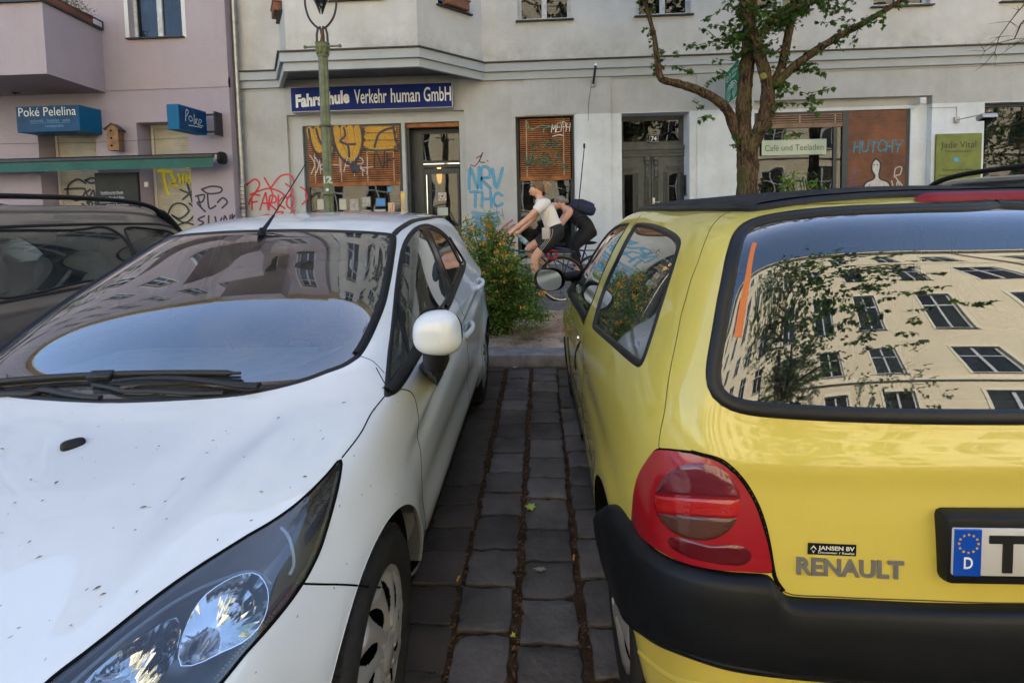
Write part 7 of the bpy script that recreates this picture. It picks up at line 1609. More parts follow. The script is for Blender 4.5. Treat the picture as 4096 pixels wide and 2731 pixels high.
 poly = [(-7.70, 8.7), (-7.52, 7.45), (-10.6, 7.45), (-10.6, 8.7)]
 bal = MB(); bal.prism([(x, y, 3.67) for x, y in poly], (0, 0, 1.08)); bo = bal.build('balcony', LILAC, T)
 MB().prism([(-7.64, 8.66, 4.752), (-7.49, 7.40, 4.752), (-10.65, 7.40, 4.752), (-10.65, 8.66, 4.752)], (0, 0, .035)).build('balcony_capping', SHEET, bo)
 mb = MB(); pr = [(-7.66, 8.68, 4.90), (-7.50, 7.42, 4.90), (-10.6, 7.42, 4.90)]; mb.tube(pr, .014, 8); mb.tube([(-7.66, 8.68, 4.76), (-7.66, 8.68, 4.90)], .012, 8); mb.tube([(-7.5, 7.42, 4.76), (-7.5, 7.42, 4.90)], .012, 8); mb.tube([(-8.1, 7.42, 4.76), (-8.1, 7.42, 4.90)], .012, 8); mb.build('balcony_rail', SHEET, bo, True)
 strokes([[(-7.585, 4.42), (-7.565, 4.2)], [(-7.6, 4.3), (-7.585, 4.0), (-7.58, 3.8)], [(-7.56, 4.35), (-7.55, 4.1)]], .10, lambda a_, b_, l=0: (-7.54-.180*((-7.56-a_)/.06+.25)*.4, 7.60+((-7.56-a_)/.06+.25)*.5, b_) if False else (-7.545, 7.9+(a_+7.56)*3, b_), 'stain', spray_mat('stain_dark', (.08, .045, .05), .9, .6), bo) if False else None
 mb = MB()
 for z in (8.0, 11.4, 14.7): mb.prism([(x, y, z) for x, y in poly], (0, 0, 1.0))
 mb.build('upper_balconies', LILAC, T)
 t = thing('awning', 'rolled green awning with black end cap across the lilac house front', 'awning', (-8, 8.4, 2.3))
 GRN = mat('awning_green', (.012, .085, .055), .6, var=.3, vscale=4); a0 = at(*zU(-60, 388), Y=8.35); a1 = at(*zU(490, 366), Y=8.35)
 x0, x1 = -11.0, a1.x; zt0, zb0 = at(*zU(200, 368), Y=8.35).z, at(*zU(200, 392), Y=8.35).z
 MB().tube([(x0, 8.45, zt0+.02), (x1+.05, 8.45, zt0+.02)], .055, 16).build('roller', BLACKPL, t, True)
 n = 60; vs = []
 for k in range(n+1):
  x = x0+(x1-x0)*k/n
  for q, dy in ((0, 0), (.4, -.01), (.75, -.03+.006*math.sin(k*.9)), (1, -.035+.01*math.sin(k*1.1))): vs.append((x, 8.36+dy, zt0-(zt0-zb0)*q))
 mb = MB(); mb.add(vs, [(i*4+j, i*4+j+1, i*4+4+j+1, i*4+4+j) for i in range(n) for j in range(3)]); mb.build('valance', GRN, t, True)
 MB().cbox(x0, x1, 8.34, 8.40, zt0-.01, zt0+.045, .01).build('front_bar', SHEET, t, True)
 e = at(*zU(507, 363), Y=8.42); mb = MB(); mb.ball((e.x-.0, 8.46, e.z), (.04, .13, .11), 20, 12, p=.7); mb.build('end_cap', BLACKPL, t, True)
 mb = MB(); mb.cbox(e.x-.22, e.x-.04, 8.38, 8.5, e.z-.04, e.z+.06, .01); mb.tube([(e.x-.10, 8.37, e.z+.05), (e.x-.08, 8.37, e.z-.07)], .012, 8); mb.build('gear_box', mat('gear_grey', (.25, .25, .26), .4, metal=.5), t, True)
 w0, w1 = at(*zU(0, 331), Y=8.3), at(*zU(430, 317), Y=8.6); o = MB().tube([w0, (w0+w1)/2+Vector((0, 0, -.03)), w1], .004, 5).build('cable', SHEET, None, True); tag(o, 'thin cable strung across the lilac house above the awning', 'cable')
 t = thing('chalkboard', 'black chalkboard menu fixed between the two roller shutters', 'chalkboard', (-7.56, 8.66, 1.2))
 MB().cbox(-7.97, -7.17, 8.64, 8.698, 1.1, 2.235, .006).build('board', mat('chalkboard', (.022, .022, .022), .7, var=.3, vscale=5), t)
 mb = MB(); put_text(mb, 'Empfehlung des Hauses', .045, (-7.87, 8.6385, 1.86), width=.42); put_text(mb, 'Thunfisch Poké', .045, (-7.72, 8.6385, 1.765), width=.28); put_text(mb, 'mit Avocado, Mango und Edamame', .032, (-7.90, 8.6385, 1.69), width=.58); put_text(mb, 'gebratene Algen & Sesam', .032, (-7.78, 8.6385, 1.64), width=.42); mb.box(-7.87, -7.45, 8.6385, 8.6392, 1.846, 1.850); mb.build('chalk_writing', mat('chalk', (.55, .56, .54), .9), t)
 c = at(*zU(264, 318), Y=8.55)
 t = thing('bird_house', 'three storey wooden bird house on the lilac wall', 'bird house', (c.x, 8.6, c.z-.2))
 WD = mat('birdhouse_wood', (.26, .145, .07), .75, var=.5, vscale=12, bump=.2, bscale=40)
 M = Matrix.Translation((c.x, 8.56, c.z-.22)) @ Matrix.Rotation(R(18), 4, 'Z')
 mb = MB(); mb.box(-.085, .085, -.10, .10, 0, .38, M); mb.prism([M @ Vector((-.085, -.10, .38)), M @ Vector((.085, -.10, .38)), M @ Vector((0, -.10, .45))], M.to_3x3() @ Vector((0, .2, 0))); b_ = mb.build('box', WD, t)
 mb = MB(); mb.prism([M @ Vector((-.125, -.13, .365)), M @ Vector((0, -.13, .475)), M @ Vector((0, -.13, .455)), M @ Vector((-.115, -.13, .352))], M.to_3x3() @ Vector((0, .26, 0))); mb.prism([M @ Vector((.125, -.13, .365)), M @ Vector((0, -.13, .475)), M @ Vector((0, -.13, .455)), M @ Vector((.115, -.13, .352))], M.to_3x3() @ Vector((0, .26, 0))); mb.build('roof', SHEET, t)
 for k in range(3): o = MB().lathe([(0, -.002), (.018, -.002), (.018, .002)], (0, 0, 0), 'Y', 16); o.v = [tuple(M @ (Vector(v)+Vector((-.02, -.1005, .08+k*.13)))) for v in o.v]; o.build('entrance_hole', DARKIN, t)
 mb = MB()
 for k in range(3): mb.box(.086, .094, -.08, .08, .08+k*.13, .092+k*.13, M)
 mb.build('perch_board', WD, t)
 o = MB().cbox(-7.08, -7.02, 8.73, 8.80, 1.88, 1.96, .004); c = at(*zU(337, 424), Y=8.69); o = MB().cbox(c.x-.035, c.x+.035, 8.67, 8.70, c.z-.045, c.z+.045, .004).build('doorbell', mat('bell_white', (.45, .42, .42), .5)); tag(o, 'small square doorbell between chalkboard and yellow sprayed shutter', 'doorbell')
 for (x, lab) in ((-7.72, 'long terracotta balcony box with feathery green plant'),):
  t = thing('planter', lab, 'planter', (x, 8.1, 4.79)); MB().cbox(x-.10, x+.06, 7.62, 8.50, 4.79, 4.95, .02).build('box', mat('terracotta', (.20, .075, .045), .7), t, True)
  rnd = random.Random(int(-x*10)); mb = MB()
  for k in range(420):
   px, py = x+rnd.gauss(0, .06), 8.15+rnd.gauss(0, .2); z = 4.94+abs(rnd.gauss(0, .10)); a = rnd.random()*math.tau; s = rnd.uniform(.02, .05); dx, dy = math.cos(a)*s, math.sin(a)*s
   mb.add([(px, py, z), (px+dx, py+dy, z+rnd.uniform(-.01, .05)), (px+dx*.4-dy*.2, py+dy*.4+dx*.2, z+.02)], [(0, 1, 2)])
  mb.build('foliage', mat('planter_green', (.05, .10, .025), .7, var=.4, vscale=12), t)
 return T
def build_pipe():
 t = thing('drainpipe', 'grey metal drainpipe covered in stickers between the two houses', 'drainpipe', (-5.34, 8.9, .1))
 ZM = mat('zinc', (.36, .36, .35), .38, metal=.75, var=.3, vscale=6, bump=.05, bscale=20)
 mb = MB(); c = at(*zU(548, 250), Y=8.88); x = c.x
 mb.tube([(x, 8.88, 2.0), (x, 8.88, TOPZ+.3)], .043, 20); mb.build('pipe', ZM, t, True)
 mb = MB(); mb.tube([(x, 8.88, .1), (x, 8.88, 2.0)], .048, 20); mb.lathe([(.048, -.03), (.058, -.03), (.058, .03), (.048, .03)], (x, 8.88, 1.55), 'Z', 20); mb.build('standpipe', mat('cast_iron', (.14, .12, .10), .6, metal=.4), t, True)
 mb = MB()
 for z in (2.0, 2.9, 3.52, 4.9, 6.5): mb.lathe([(.043, -.012), (.052, -.012), (.052, .012), (.043, .012)], (x, 8.88, z), 'Z', 20); mb.cbox(x-.01, x+.01, 8.92, 9.0, z-.01, z+.01, .002)
 mb.build('bracket', ZM, t, True)
 cols_ = [(.02, .33, .62), (.55, .25, .04), (.7, .7, .68), (.65, .62, .55), (.55, .05, .04), (.5, .55, .6), (.6, .42, .45), (.12, .42, .6), (.6, .6, .62), (.05, .16, .4)]
 for k, cc in enumerate(cols_):
  z0 = 2.02-.075*k-.02*(k > 5); m = mat('sticker_%d' % k, cc, .5, var=.5, vscale=60, dark=tuple(.6 if q < .3 else .08 for q in cc)); vs = []
  for i in range(9):
   a = R(-90-55+i*110/8); r_ = .0495 if z0 < 2 else .0475; vs += [(x+r_*math.cos(a), 8.88+r_*math.sin(a), z0), (x+r_*math.cos(a), 8.88+r_*math.sin(a), z0+.062)]
  mb = MB(); mb.add(vs, [(2*i, 2*i+2, 2*i+3, 2*i+1) for i in range(8)]); mb.build('sticker', m, t, True)
def build_far_houses():
 T = thing('apartment_house', 'cream rendered five storey house across the street, seen in the rear window reflection', 'house', (8, -15, 0))
 Y = -15.0; wins = []
 x = -18.0; k = 0
 while x < 44: wins.append((x, x+1.35)); x += 3.05 if k % 3 else 3.6; k += 1
 ZS = [1.2, 4.7, 8.2, 11.7, 15.2]; HT = [2.3, 2.2, 2.1, 2.0, 1.4]
 mb = MB(); wall_panel(mb, (46, Y, 0), (-1, 0, 0), 66, 0, 18.6, [(46-b, 46-a, z, z+h, .15) for a, b in wins for z, h in zip(ZS, HT)], nrm=(0, 1, 0)); mb.build('wall', CREAM, T)
 for a, b in wins:
  for z, h in zip(ZS, HT):
   w = window(T, (46, Y, 0), (-1, 0, 0), (0, 1, 0), 46-b, 46-a, z, z+h, .13, room=False, mull=1, trans=.66, sill=True, fw=.08)
   MB().box(a, b, Y-.16, Y-.152, z, z+h).build('backing', ROOM if (int(a*7)+int(z)) % 3 else CURT, w)
   mb = MB(); [mb.box(u0, u1, Y, Y+.03, v0, v1) for u0, u1, v0, v1 in ((a-.10, a, z-.08, z+h+.10), (b, b+.10, z-.08, z+h+.10), (a, b, z+h, z+h+.10))]; mb.build('surround', mat('cream_trim', (.72, .66, .50), .8), w)
 mb = MB(); mb.box(-20, 46, Y, Y+.12, 4.15, 4.35); mb.box(-20, 46, Y, Y+.06, 14.7, 14.8); mb.box(-20, 46, Y-.1, Y+.55, 18.3, 18.6); mb.build('cornice', MATS['cream_trim'], T)
 mb = MB(); mb.add([(-20, Y+.6, 18.62), (46, Y+.6, 18.62), (46, Y-5, 21.5), (-20, Y-5, 21.5)], [(0, 1, 2, 3)]); mb.box(-20, 46, Y-10, Y-.4, 0, 18.5); mb.build('roof', mat('roof_tile', (.16, .06, .04), .8), T)
 for xx in (4.8, 20.0, 31): MB().tube([(xx, Y+.10, 0), (xx, Y+.10, 18.3)], .06, 10).build('downpipe', mat('downpipe_brown', (.20, .15, .09), .6), T, True)
 return T
# ---------------------------------------------------------------- trees, bush, lamp post
def bark_mat():
 m = bpy.data.materials.new('bark'); m.use_nodes = True; nt = m.node_tree; n = nt.nodes; l = nt.links; p = n['Principled BSDF']; p.inputs['Roughness'].default_value = .9; p.inputs['Specular IOR Level'].default_value = .15
 geo = n.new('ShaderNodeNewGeometry'); mp = n.new('ShaderNodeMapping'); mp.inputs['Scale'].default_value = (26, 26, 5.5); l.new(geo.outputs['Position'], mp.inputs[0])
 nz = n.new('ShaderNodeTexNoise'); nz.inputs['Scale'].default_value = 1.6; nz.inputs['Detail'].default_value = 7; nz.inputs['Distortion'].default_value = 1.2; l.new(mp.outputs[0], nz.inputs['Vector'])
 r = n.new('ShaderNodeValToRGB'); e = r.color_ramp.elements; e[0].position = .36; e[0].color = (.018, .012, .008, 1); e[1].position = .66; e[1].color = (.15, .098, .062, 1); l.new(nz.outputs['Fac'], r.inputs[0])
 n2 = n.new('ShaderNodeTexNoise'); n2.inputs['Scale'].default_value = 5; l.new(geo.outputs['Position'], n2.inputs['Vector']); r2 = n.new('ShaderNodeValToRGB'); r2.color_ramp.elements[0].position = .52; r2.color_ramp.elements[1].position = .66; l.new(n2.outputs['Fac'], r2.inputs[0])
 mx = n.new('ShaderNodeMix'); mx.data_type = 'RGBA'; l.new(r.outputs[0], mx.inputs[6]); mx.inputs[7].default_value = (.10, .105, .03, 1); k = n.new('ShaderNodeMath'); k.operation = 'MULTIPLY'; k.inputs[1].default_value = .45; l.new(r2.outputs[0], k.inputs[0]); l.new(k.outputs[0], mx.inputs[0]); l.new(mx.outputs[2], p.inputs['Base Color'])
 bp = n.new('ShaderNodeBump'); bp.inputs['Strength'].default_value = 1.0; bp.inputs['Distance'].default_value = .035; l.new(nz.outputs['Fac'], bp.inputs['Height']); l.new(bp.outputs[0], p.inputs['Normal']); return m
def leaf_mat(name, a, b, tr=.35):
 m = bpy.data.materials.new(name); m.use_nodes = True; nt = m.node_tree; n = nt.nodes; l = nt.links; p = n['Principled BSDF']; p.inputs['Roughness'].default_value = .5; p.inputs['Specular IOR Level'].default_value = .35
 geo = n.new('ShaderNodeNewGeometry'); r = n.new('ShaderNodeValToRGB'); r.color_ramp.elements[0].color = (*a, 1); r.color_ramp.elements[1].color = (*b, 1); l.new(geo.outputs['Random Per Island'], r.inputs[0]); l.new(r.outputs[0], p.inputs['Base Color'])
 t = n.new('ShaderNodeBsdfTranslucent'); g = n.new('ShaderNodeMix'); g.data_type = 'RGBA'; g.blend_type = 'MULTIPLY'; g.inputs[0].default_value = 1; l.new(r.outputs[0], g.inputs[6]); g.inputs[7].default_value = (1.6, 1.9, .7, 1); l.new(g.outputs[2], t.inputs[0])
 mx = n.new('ShaderNodeMixShader'); mx.inputs[0].default_value = tr; l.new(p.outputs[0], mx.inputs[1]); l.new(t.outputs[0], mx.inputs[2]); l.new(mx.outputs[0], n['Material Output'].inputs[0]); return m
BARK = bark_mat(); LEAF = leaf_mat('tree_leaf', (.022, .050, .012), (.080, .150, .026)); BLEAF = leaf_mat('bush_leaf', (.055, .13, .022), (.21, .34, .055)); TWIG = mat('twig', (.07, .05, .03), .9)
LOBES = [(0, 0), (.18, .12), (.62, .05), (.50, .28), (.95, .50), (.55, .58), (.52, .82), (.25, .74), (0, 1.1), (-.25, .74), (-.52, .82), (-.55, .58), (-.95, .50), (-.50, .28), (-.62, .05), (-.18, .12)]
OVAL = [(0, 0), (.30, .25), (.34, .6), (0, 1), (-.34, .6), (-.30, .25)]
SKIPZ = [False]
def leaf(mb, p, s, rnd, shape, droop=.3, az=None):
 if SKIPZ[0]:
  v = Vector(p)-CAMP; z = v.dot(cam_fwd); X_ = (PPX+FPX*v.dot(cam_rt)/z-2400)*1.96; Y_ = (PPY-FPX*v.dot(cam_up)/z)*1.96
  if 965 < X_ < 1100 and 470 < Y_ < 850 and True: return
 az = rnd.random()*math.tau if az is None else az; el = rnd.uniform(-.9, .5)-droop; rl = rnd.uniform(-.8, .8)
 ey = Vector((math.cos(az)*math.cos(el), math.sin(az)*math.cos(el), math.sin(el))); ex = ey.cross(Vector((0, 0, 1)))
 if ex.length < .05: ex = Vector((1, 0, 0))
 ex.normalize(); ez = ex.cross(ey); ex = (ex*math.cos(rl)+ez*math.sin(rl)); ez = ex.cross(ey); p = Vector(p)
 vs = [p+ex*(a*s*.62)+ey*(b*s)+ez*(abs(a)*s*.22-(b*b)*s*.12) for a, b in shape]; c = p+ey*(.45*s); n = len(vs)
 mb.add(vs+[c], [(i, (i+1) % n, n) for i in range(n)])
def rnd_tube(mb, pts, r0, r1, rnd, seg=14, wob=.10, sub=7):
 q = smooth_path(pts, sub); n = len(q); rr = [(r0+(r1-r0)*i/(n-1))*(1+rnd.uniform(-wob, wob)*.5) for i in range(n)]; b = len(mb.v); mb.tube(q, rr, seg)
 from mathutils import noise
 for i in range(b, len(mb.v)):
  v = Vector(mb.v[i]); k = (i-b)//seg
  if k < n: c = q[k]; d = v-c; f = 1+.16*noise.noise(Vector((v.x*14, v.y*14, v.z*3.5)))+.08*noise.noise(Vector((v.x*38, v.y*38, v.z*9))); mb.v[i] = tuple(c+d*f)
 return q
def build_tree():
 rnd = random.Random(21); T = thing('street_tree', 'forked street tree with rough brown bark and lobed leaves above the yellow car', 'tree', (2.36, 5.7, .1))
 A = lambda x, y, Y=5.7: at(*zT(x, y), Y=Y)
 tr = MB(); 
 rnd_tube(tr, [(2.36, 5.7, .05), (2.35, 5.7, .5), (2.35, 5.7, 1.1), A(1158, 1480), A(1150, 1240), A(1150, 1100)], .128, .100, rnd, 22)
 L = rnd_tube(tr, [A(1140, 1180), A(1122, 1000), A(1128, 850), A(1135, 700), A(1150, 520), A(1168, 400, 5.66), A(1172, 200, 5.62), A(1180, 0, 5.6), A(1190, -300, 5.5), A(1150, -700, 5.4)], .088, .060, rnd, 18)
 Rr = rnd_tube(tr, [A(1170, 1180), A(1225, 1070, 5.66), A(1290, 930, 5.64), A(1312, 780, 5.62), A(1316, 640, 5.6)], .080, .072, rnd, 18)
 a1 = rnd_tube(tr, [A(1316, 690, 5.6), A(1290, 560, 5.58), A(1250, 420, 5.55), A(1205, 280, 5.5), A(1165, 120, 5.45), A(1130, 0, 5.4), A(1040, -350, 5.3)], .064, .042, rnd, 16)
 a2 = rnd_tube(tr, [A(1340, 660, 5.6), A(1405, 580, 5.62), A(1440, 450, 5.66), A(1480, 260, 5.72), A(1515, 60, 5.78), A(1550, -300, 5.9)], .052, .034, rnd, 14)
 a3 = rnd_tube(tr, [A(1350, 680, 5.58), A(1440, 600, 5.56), A(1560, 490, 5.5), A(1700, 395, 5.45), A(1880, 280, 5.4), A(2080, 175, 5.35), A(2240, 80, 5.3), A(2400, -30, 5.25), A(2650, -260, 5.2)], .052, .018, rnd, 12)
 a4 = rnd_tube(tr, [A(1085, 1080), A(1040, 960, 5.66), A(1000, 870, 5.62), A(900, 775, 5.6), A(760, 705, 5.58), A(620, 660, 5.55), A(490, 625, 5.52), A(462, 560, 5.5), A(445, 440, 5.5), A(425, 290, 5.48), A(385, 130, 5.46), A(345, 0, 5.44), A(300, -200, 5.4)], .062, .015, rnd, 12)
 a5 = rnd_tube(tr, [A(1230, 330, 5.55), A(1330, 210, 5.6), A(1460, 100, 5.65), A(1640, 30, 5.7), A(1800, -30, 5.75), A(2100, -250, 5.8)], .034, .018, rnd, 10)
 tk = tr.build('trunk', BARK, T, True, ang=80, clean=False)
 for (u, v, yy_, r_) in ((1282, 597, 5.50, .036), (1437, 562, 5.56, .027)):
  c = A(u, v, yy_); mb = MB(); mb.lathe([(0, -.012), (r_*.8, -.012), (r_, -.004), (r_*1.05, .02)], c, 'Y', 20); mb.build('cut_knot', mat('cut_wood', (.20, .19, .05), .8, var=.5, vscale=40), tk, True)
 SKIPZ[0] = True
 tw = MB(); lf = MB()
 def twig(p, d, n, s, step=.045, dens=2):
  q = [Vector(p)]; d = Vector(d).normalized()
  for i in range(n):
   d = (d+Vector((rnd.gauss(0, .22), rnd.gauss(0, .22), rnd.gauss(-.03, .18)))).normalized(); q.append(q[-1]+d*step)
   for _ in range(dens): leaf(lf, q[-1]+Vector((rnd.gauss(0, .012), rnd.gauss(0, .012), rnd.gauss(0, .012))), s*rnd.uniform(.6, 1.15), rnd, LOBES)
  tw.tube(q, [.004*(1-i/(len(q))*.6) for i in range(len(q))], 4, False)
 def along(path, k0, k1, cnt, s=.068, ln=(2, 6), dirs=None):
  for _ in range(cnt):
   k = rnd.uniform(k0, k1)*(len(path)-1); p = path[int(k)]; d = Vector((rnd.gauss(0, 1), rnd.gauss(0, .7), rnd.gauss(.1, .6))) if dirs is None else Vector(dirs)+Vector((rnd.gauss(0, .5), rnd.gauss(0, .6), rnd.gauss(0, .4)))
   twig(p, d, rnd.randint(*ln), s)
 along(a4, .42, 1, 26, .046, (1, 2)); along(a3, .30, 1, 34, .050, (1, 4), (0, -.2, -.2)); along(a5, .1, 1, 95, .052, (2, 6)); along(a2, .15, 1, 30, .050, ln=(1, 4)); along(a1, .35, 1, 52, .052, (2, 5)); along(L, .62, 1, 30, .066, (3, 6), (-1, -.2, 0))
 along(L, .45, .75, 16, .062, (4, 8), (-1, 0, .1)); along(Rr, .4, 1, 14, .055, (2, 4), (1, -.4, .1)); along(a3, .02, .28, 12, .058, (2, 4), (.6, -.3, -.4)); along(L, 0, .3, 5, .045, (1, 2), (.3, -1, 0))
 for (u, v, n) in ((800, 190, 7), (820, 370, 7), (900, 560, 6), (1600, 570, 5), (1580, 700, 6), (1560, 820, 4), (1380, 1060, 4), (1100, 1120, 2), (1950, 150, 6), (1760, 100, 5), (540, 380, 3), (560, 540, 4), (820, 900, 3)):
  for _ in range(3): p = A(u+rnd.uniform(-60, 60), v+rnd.uniform(-40, 40), 5.6+rnd.uniform(-.1, .1)); twig(p, (rnd.choice((-1, 1)), rnd.gauss(0, .4), rnd.gauss(0, .3)), n, .060)
 for k in range(900):
  a = rnd.random()*math.tau; r_ = rnd.uniform(.3, 2.8); p = Vector((2.5+math.cos(a)*r_*1.15, 5.4+math.sin(a)*r_*.9, rnd.uniform(4.0, 7.2)-.15*r_)); p.z = max(p.z, 1.95+.47*p.y); twig(p, (math.cos(a), math.sin(a), rnd.uniform(-.1, .6)), rnd.randint(3, 6), .105, .08)
 for k in range(16):
  a = rnd.random()*math.tau; z0 = rnd.uniform(4.2, 5.8); e = Vector((2.5+math.cos(a)*rnd.uniform(1, 2.2), 5.4+math.sin(a)*rnd.uniform(.8, 2), z0+rnd.uniform(.4, 1.5))); m0 = Vector((2.5, 5.5, z0)); rnd_tube(tw, [m0, m0.lerp(e, .5)+Vector((rnd.gauss(0, .15), rnd.gauss(0, .15), .15)), e], .03, .006, rnd, 6, sub=3)
 SKIPZ[0] = False
 tw.build('branch', BARK, T, True, clean=False); lf.build('crown', LEAF, T, clean=False)
 dup(T, (-6.9, 5.5, .1), 'street tree over the dark estate car at the left, seen in the windscreen reflection', R(70), None)
 for q, (xx, ang) in enumerate(((-10.9, 120), (.5, 260), (3.9, 40))): dup(T, (xx, -10.9, -.6), ['street tree opposite, reflected in the driving school window', 'street tree opposite, reflected in the tall window and carved door', 'street tree opposite, reflected in the tea shop window'][q], R(ang))
 dup(T, (11.6, -10.9, -1.4), 'street tree on the far pavement seen in the rear window of the yellow car', R(200))
 dup(T, (18.4, -10.9, -1.4), 'second street tree on the far pavement right of the first one in the reflection', R(20))
 t2 = thing('street_tree', 'bare hanging twigs of a street tree at the upper right edge', 'tree', (6.6, 6.0, .1))
 b = MB(); q0 = [(6.6, 6.0, .1), (6.6, 6.0, 2), (6.62, 6.0, 4.2), (6.3, 6, 6)]; rnd_tube(b, q0, .14, .1, rnd, 14)
 for (pts, r_) in (([(2010, 25), (1990, 50), (1965, 85), (1955, 120), (1930, 150)], .006), ([(2380, 20), (2345, 55), (2330, 90), (2290, 100), (2262, 118)], .008), ([(2380, 75), (2345, 95), (2320, 102)], .005)):
  pts = [(x+330, y) for x, y in pts] if pts[0][0] < 2100 else pts; P = [at(*zU(x, y), Y=5.6) for x, y in pts]; b.tube([Vector((6.4, 5.8, 4.8))]+P, [r_*2]+[r_*(1-i*.15) for i in range(len(P))], 5)
  for p in P:
   for _ in range(3): d = Vector((rnd.gauss(0, 1), rnd.gauss(0, .5), rnd.gauss(-.3, .6)))*.06; b.tube([p, p+d, p+d*1.7+Vector((0, 0, -.01))], [.003, .002, .001], 4)
 b.build('trunk', BARK, t2, True, clean=False)
def build_bush():
 rnd = random.Random(8); T = thing('flowering_bush', 'green bush with orange blossoms growing on the bare soil between the cars', 'bush', (-.42, 5.35, .1))
 st = MB(); lf = MB(); fl = []
 for k in range(170):
  a = rnd.random()*math.tau; r_ = rnd.uniform(.05, .62)**1; h = rnd.uniform(.35, 1.32)*(1-.42*max(0, (r_-.1)))
  ex, ey = math.cos(a)*r_*1.05, math.sin(a)*r_*.75
  if ex > .05: h *= 1-.55*min(1, ex/.55)
  else: h *= 1.0+.0*ex
  p0 = Vector((-.45+rnd.gauss(0, .06), 5.35+rnd.gauss(0, .05), .09)); p3 = Vector((-.50+ex, 5.35+ey, .12+h)); p1 = p0.lerp(p3, .35)+Vector((0, 0, .12)); p2 = p0.lerp(p3, .7)+Vector((0, 0, .08))
  q = smooth_path([p0, p1, p2, p3], 6); st.tube(q, [.006*(1-i/len(q)*.75) for i in range(len(q))], 5, False)
  for i, p in enumerate(q):
   if i < 3: continue
   for _ in range(2):
    d = Vector((rnd.gauss(0, 1), rnd.gauss(0, 1), rnd.gauss(.15, .6))).normalized(); L_ = rnd.uniform(.04, .16); e = p+d*L_; st.tube([p, e], [.0022, .0012], 4, False)
    for j in range(5): leaf(lf, p.lerp(e, (j+1)/5)+Vector((rnd.gauss(0, .008),)*3), rnd.uniform(.022, .046), rnd, OVAL, .1)
    if rnd.random() < .09 and p.z > .35: fl.append(e)
  for j in range(6): leaf(lf, q[-1]+Vector((rnd.gauss(0, .03), rnd.gauss(0, .03), rnd.gauss(0, .03))), rnd.uniform(.022, .042), rnd, OVAL, -.2)
  if rnd.random() < .55: fl.append(q[-1]+Vector((0, 0, .01)))
 for k in range(260):
  p = Vector((rnd.uniform(-.8, .0), 5.25+rnd.gauss(0, .18), rnd.uniform(.12, .42))); 
  for j in range(4): leaf(lf, p+Vector((rnd.gauss(0, .04), rnd.gauss(0, .04), rnd.gauss(0, .03))), rnd.uniform(.022, .045), rnd, OVAL, .1)
 st.build('stems', TWIG, T, True, clean=False); lf.build('foliage', BLEAF, T, clean=False)
 FL = [leaf_mat('blossom_orange', (.70, .27, .03), (.85, .42, .07), .2), leaf_mat('blossom_apricot', (.72, .42, .12), (.85, .60, .22), .2)]
 mes = []
 for v in range(3):
  mb = MB()
  for k in range(13): leaf(mb, (rnd.gauss(0, .010), rnd.gauss(0, .010), rnd.gauss(0, .008)), rnd.uniform(.012, .022), rnd, OVAL, -.6)
  me = bpy.data.meshes.new('blossom'); me.from_pydata([tuple(x) for x in mb.v], [], mb.f); me.materials.append(FL[v % 2]); mes.append(me)
 fl.sort(key=lambda p: p.y-.6*p.z); 
 for i, p in enumerate(fl[:92]):
  o = bpy.data.objects.new('blossom', mes[rnd.choice((0, 0, 1, 2))]); COL.objects.link(o); o.parent = T; o.matrix_parent_inverse = Matrix.Translation(-Vector(T.location)); o.location = p; s = rnd.uniform(1.1, 2.0); o.scale = (s, s, s)
 T2 = thing('potted_shrub', 'bright green leafy shrub in front of the tea shop window', 'shrub', (4.6, 8.4, .1)); lf = MB(); st = MB()
 for k in range(26):
  c = at(*zU(rnd.uniform(1790, 1880), rnd.uniform(405, 450)), Y=8.4+rnd.uniform(-.15, .15)); b0 = Vector((4.55+rnd.gauss(0, .05), 8.4, .45)); st.tube([b0, b0.lerp(c, .6)+Vector((0, 0, .08)), c], .006, 5)
  for j in range(7): leaf(lf, c+Vector((rnd.gauss(0, .06), rnd.gauss(0, .06), rnd.gauss(0, .07))), rnd.uniform(.06, .11), rnd, OVAL)
 st.build('stems', TWIG, T2); lf.build('foliage', BLEAF, T2, clean=False); MB().lathe([(.0, .1), (.16, .1), (.2, .5), (.19, .5), (.17, .46), (0, .46)], (4.55, 8.4, 0), 'Z', 24).build('pot', mat('terracotta', (.2, .075, .045)), T2, True)
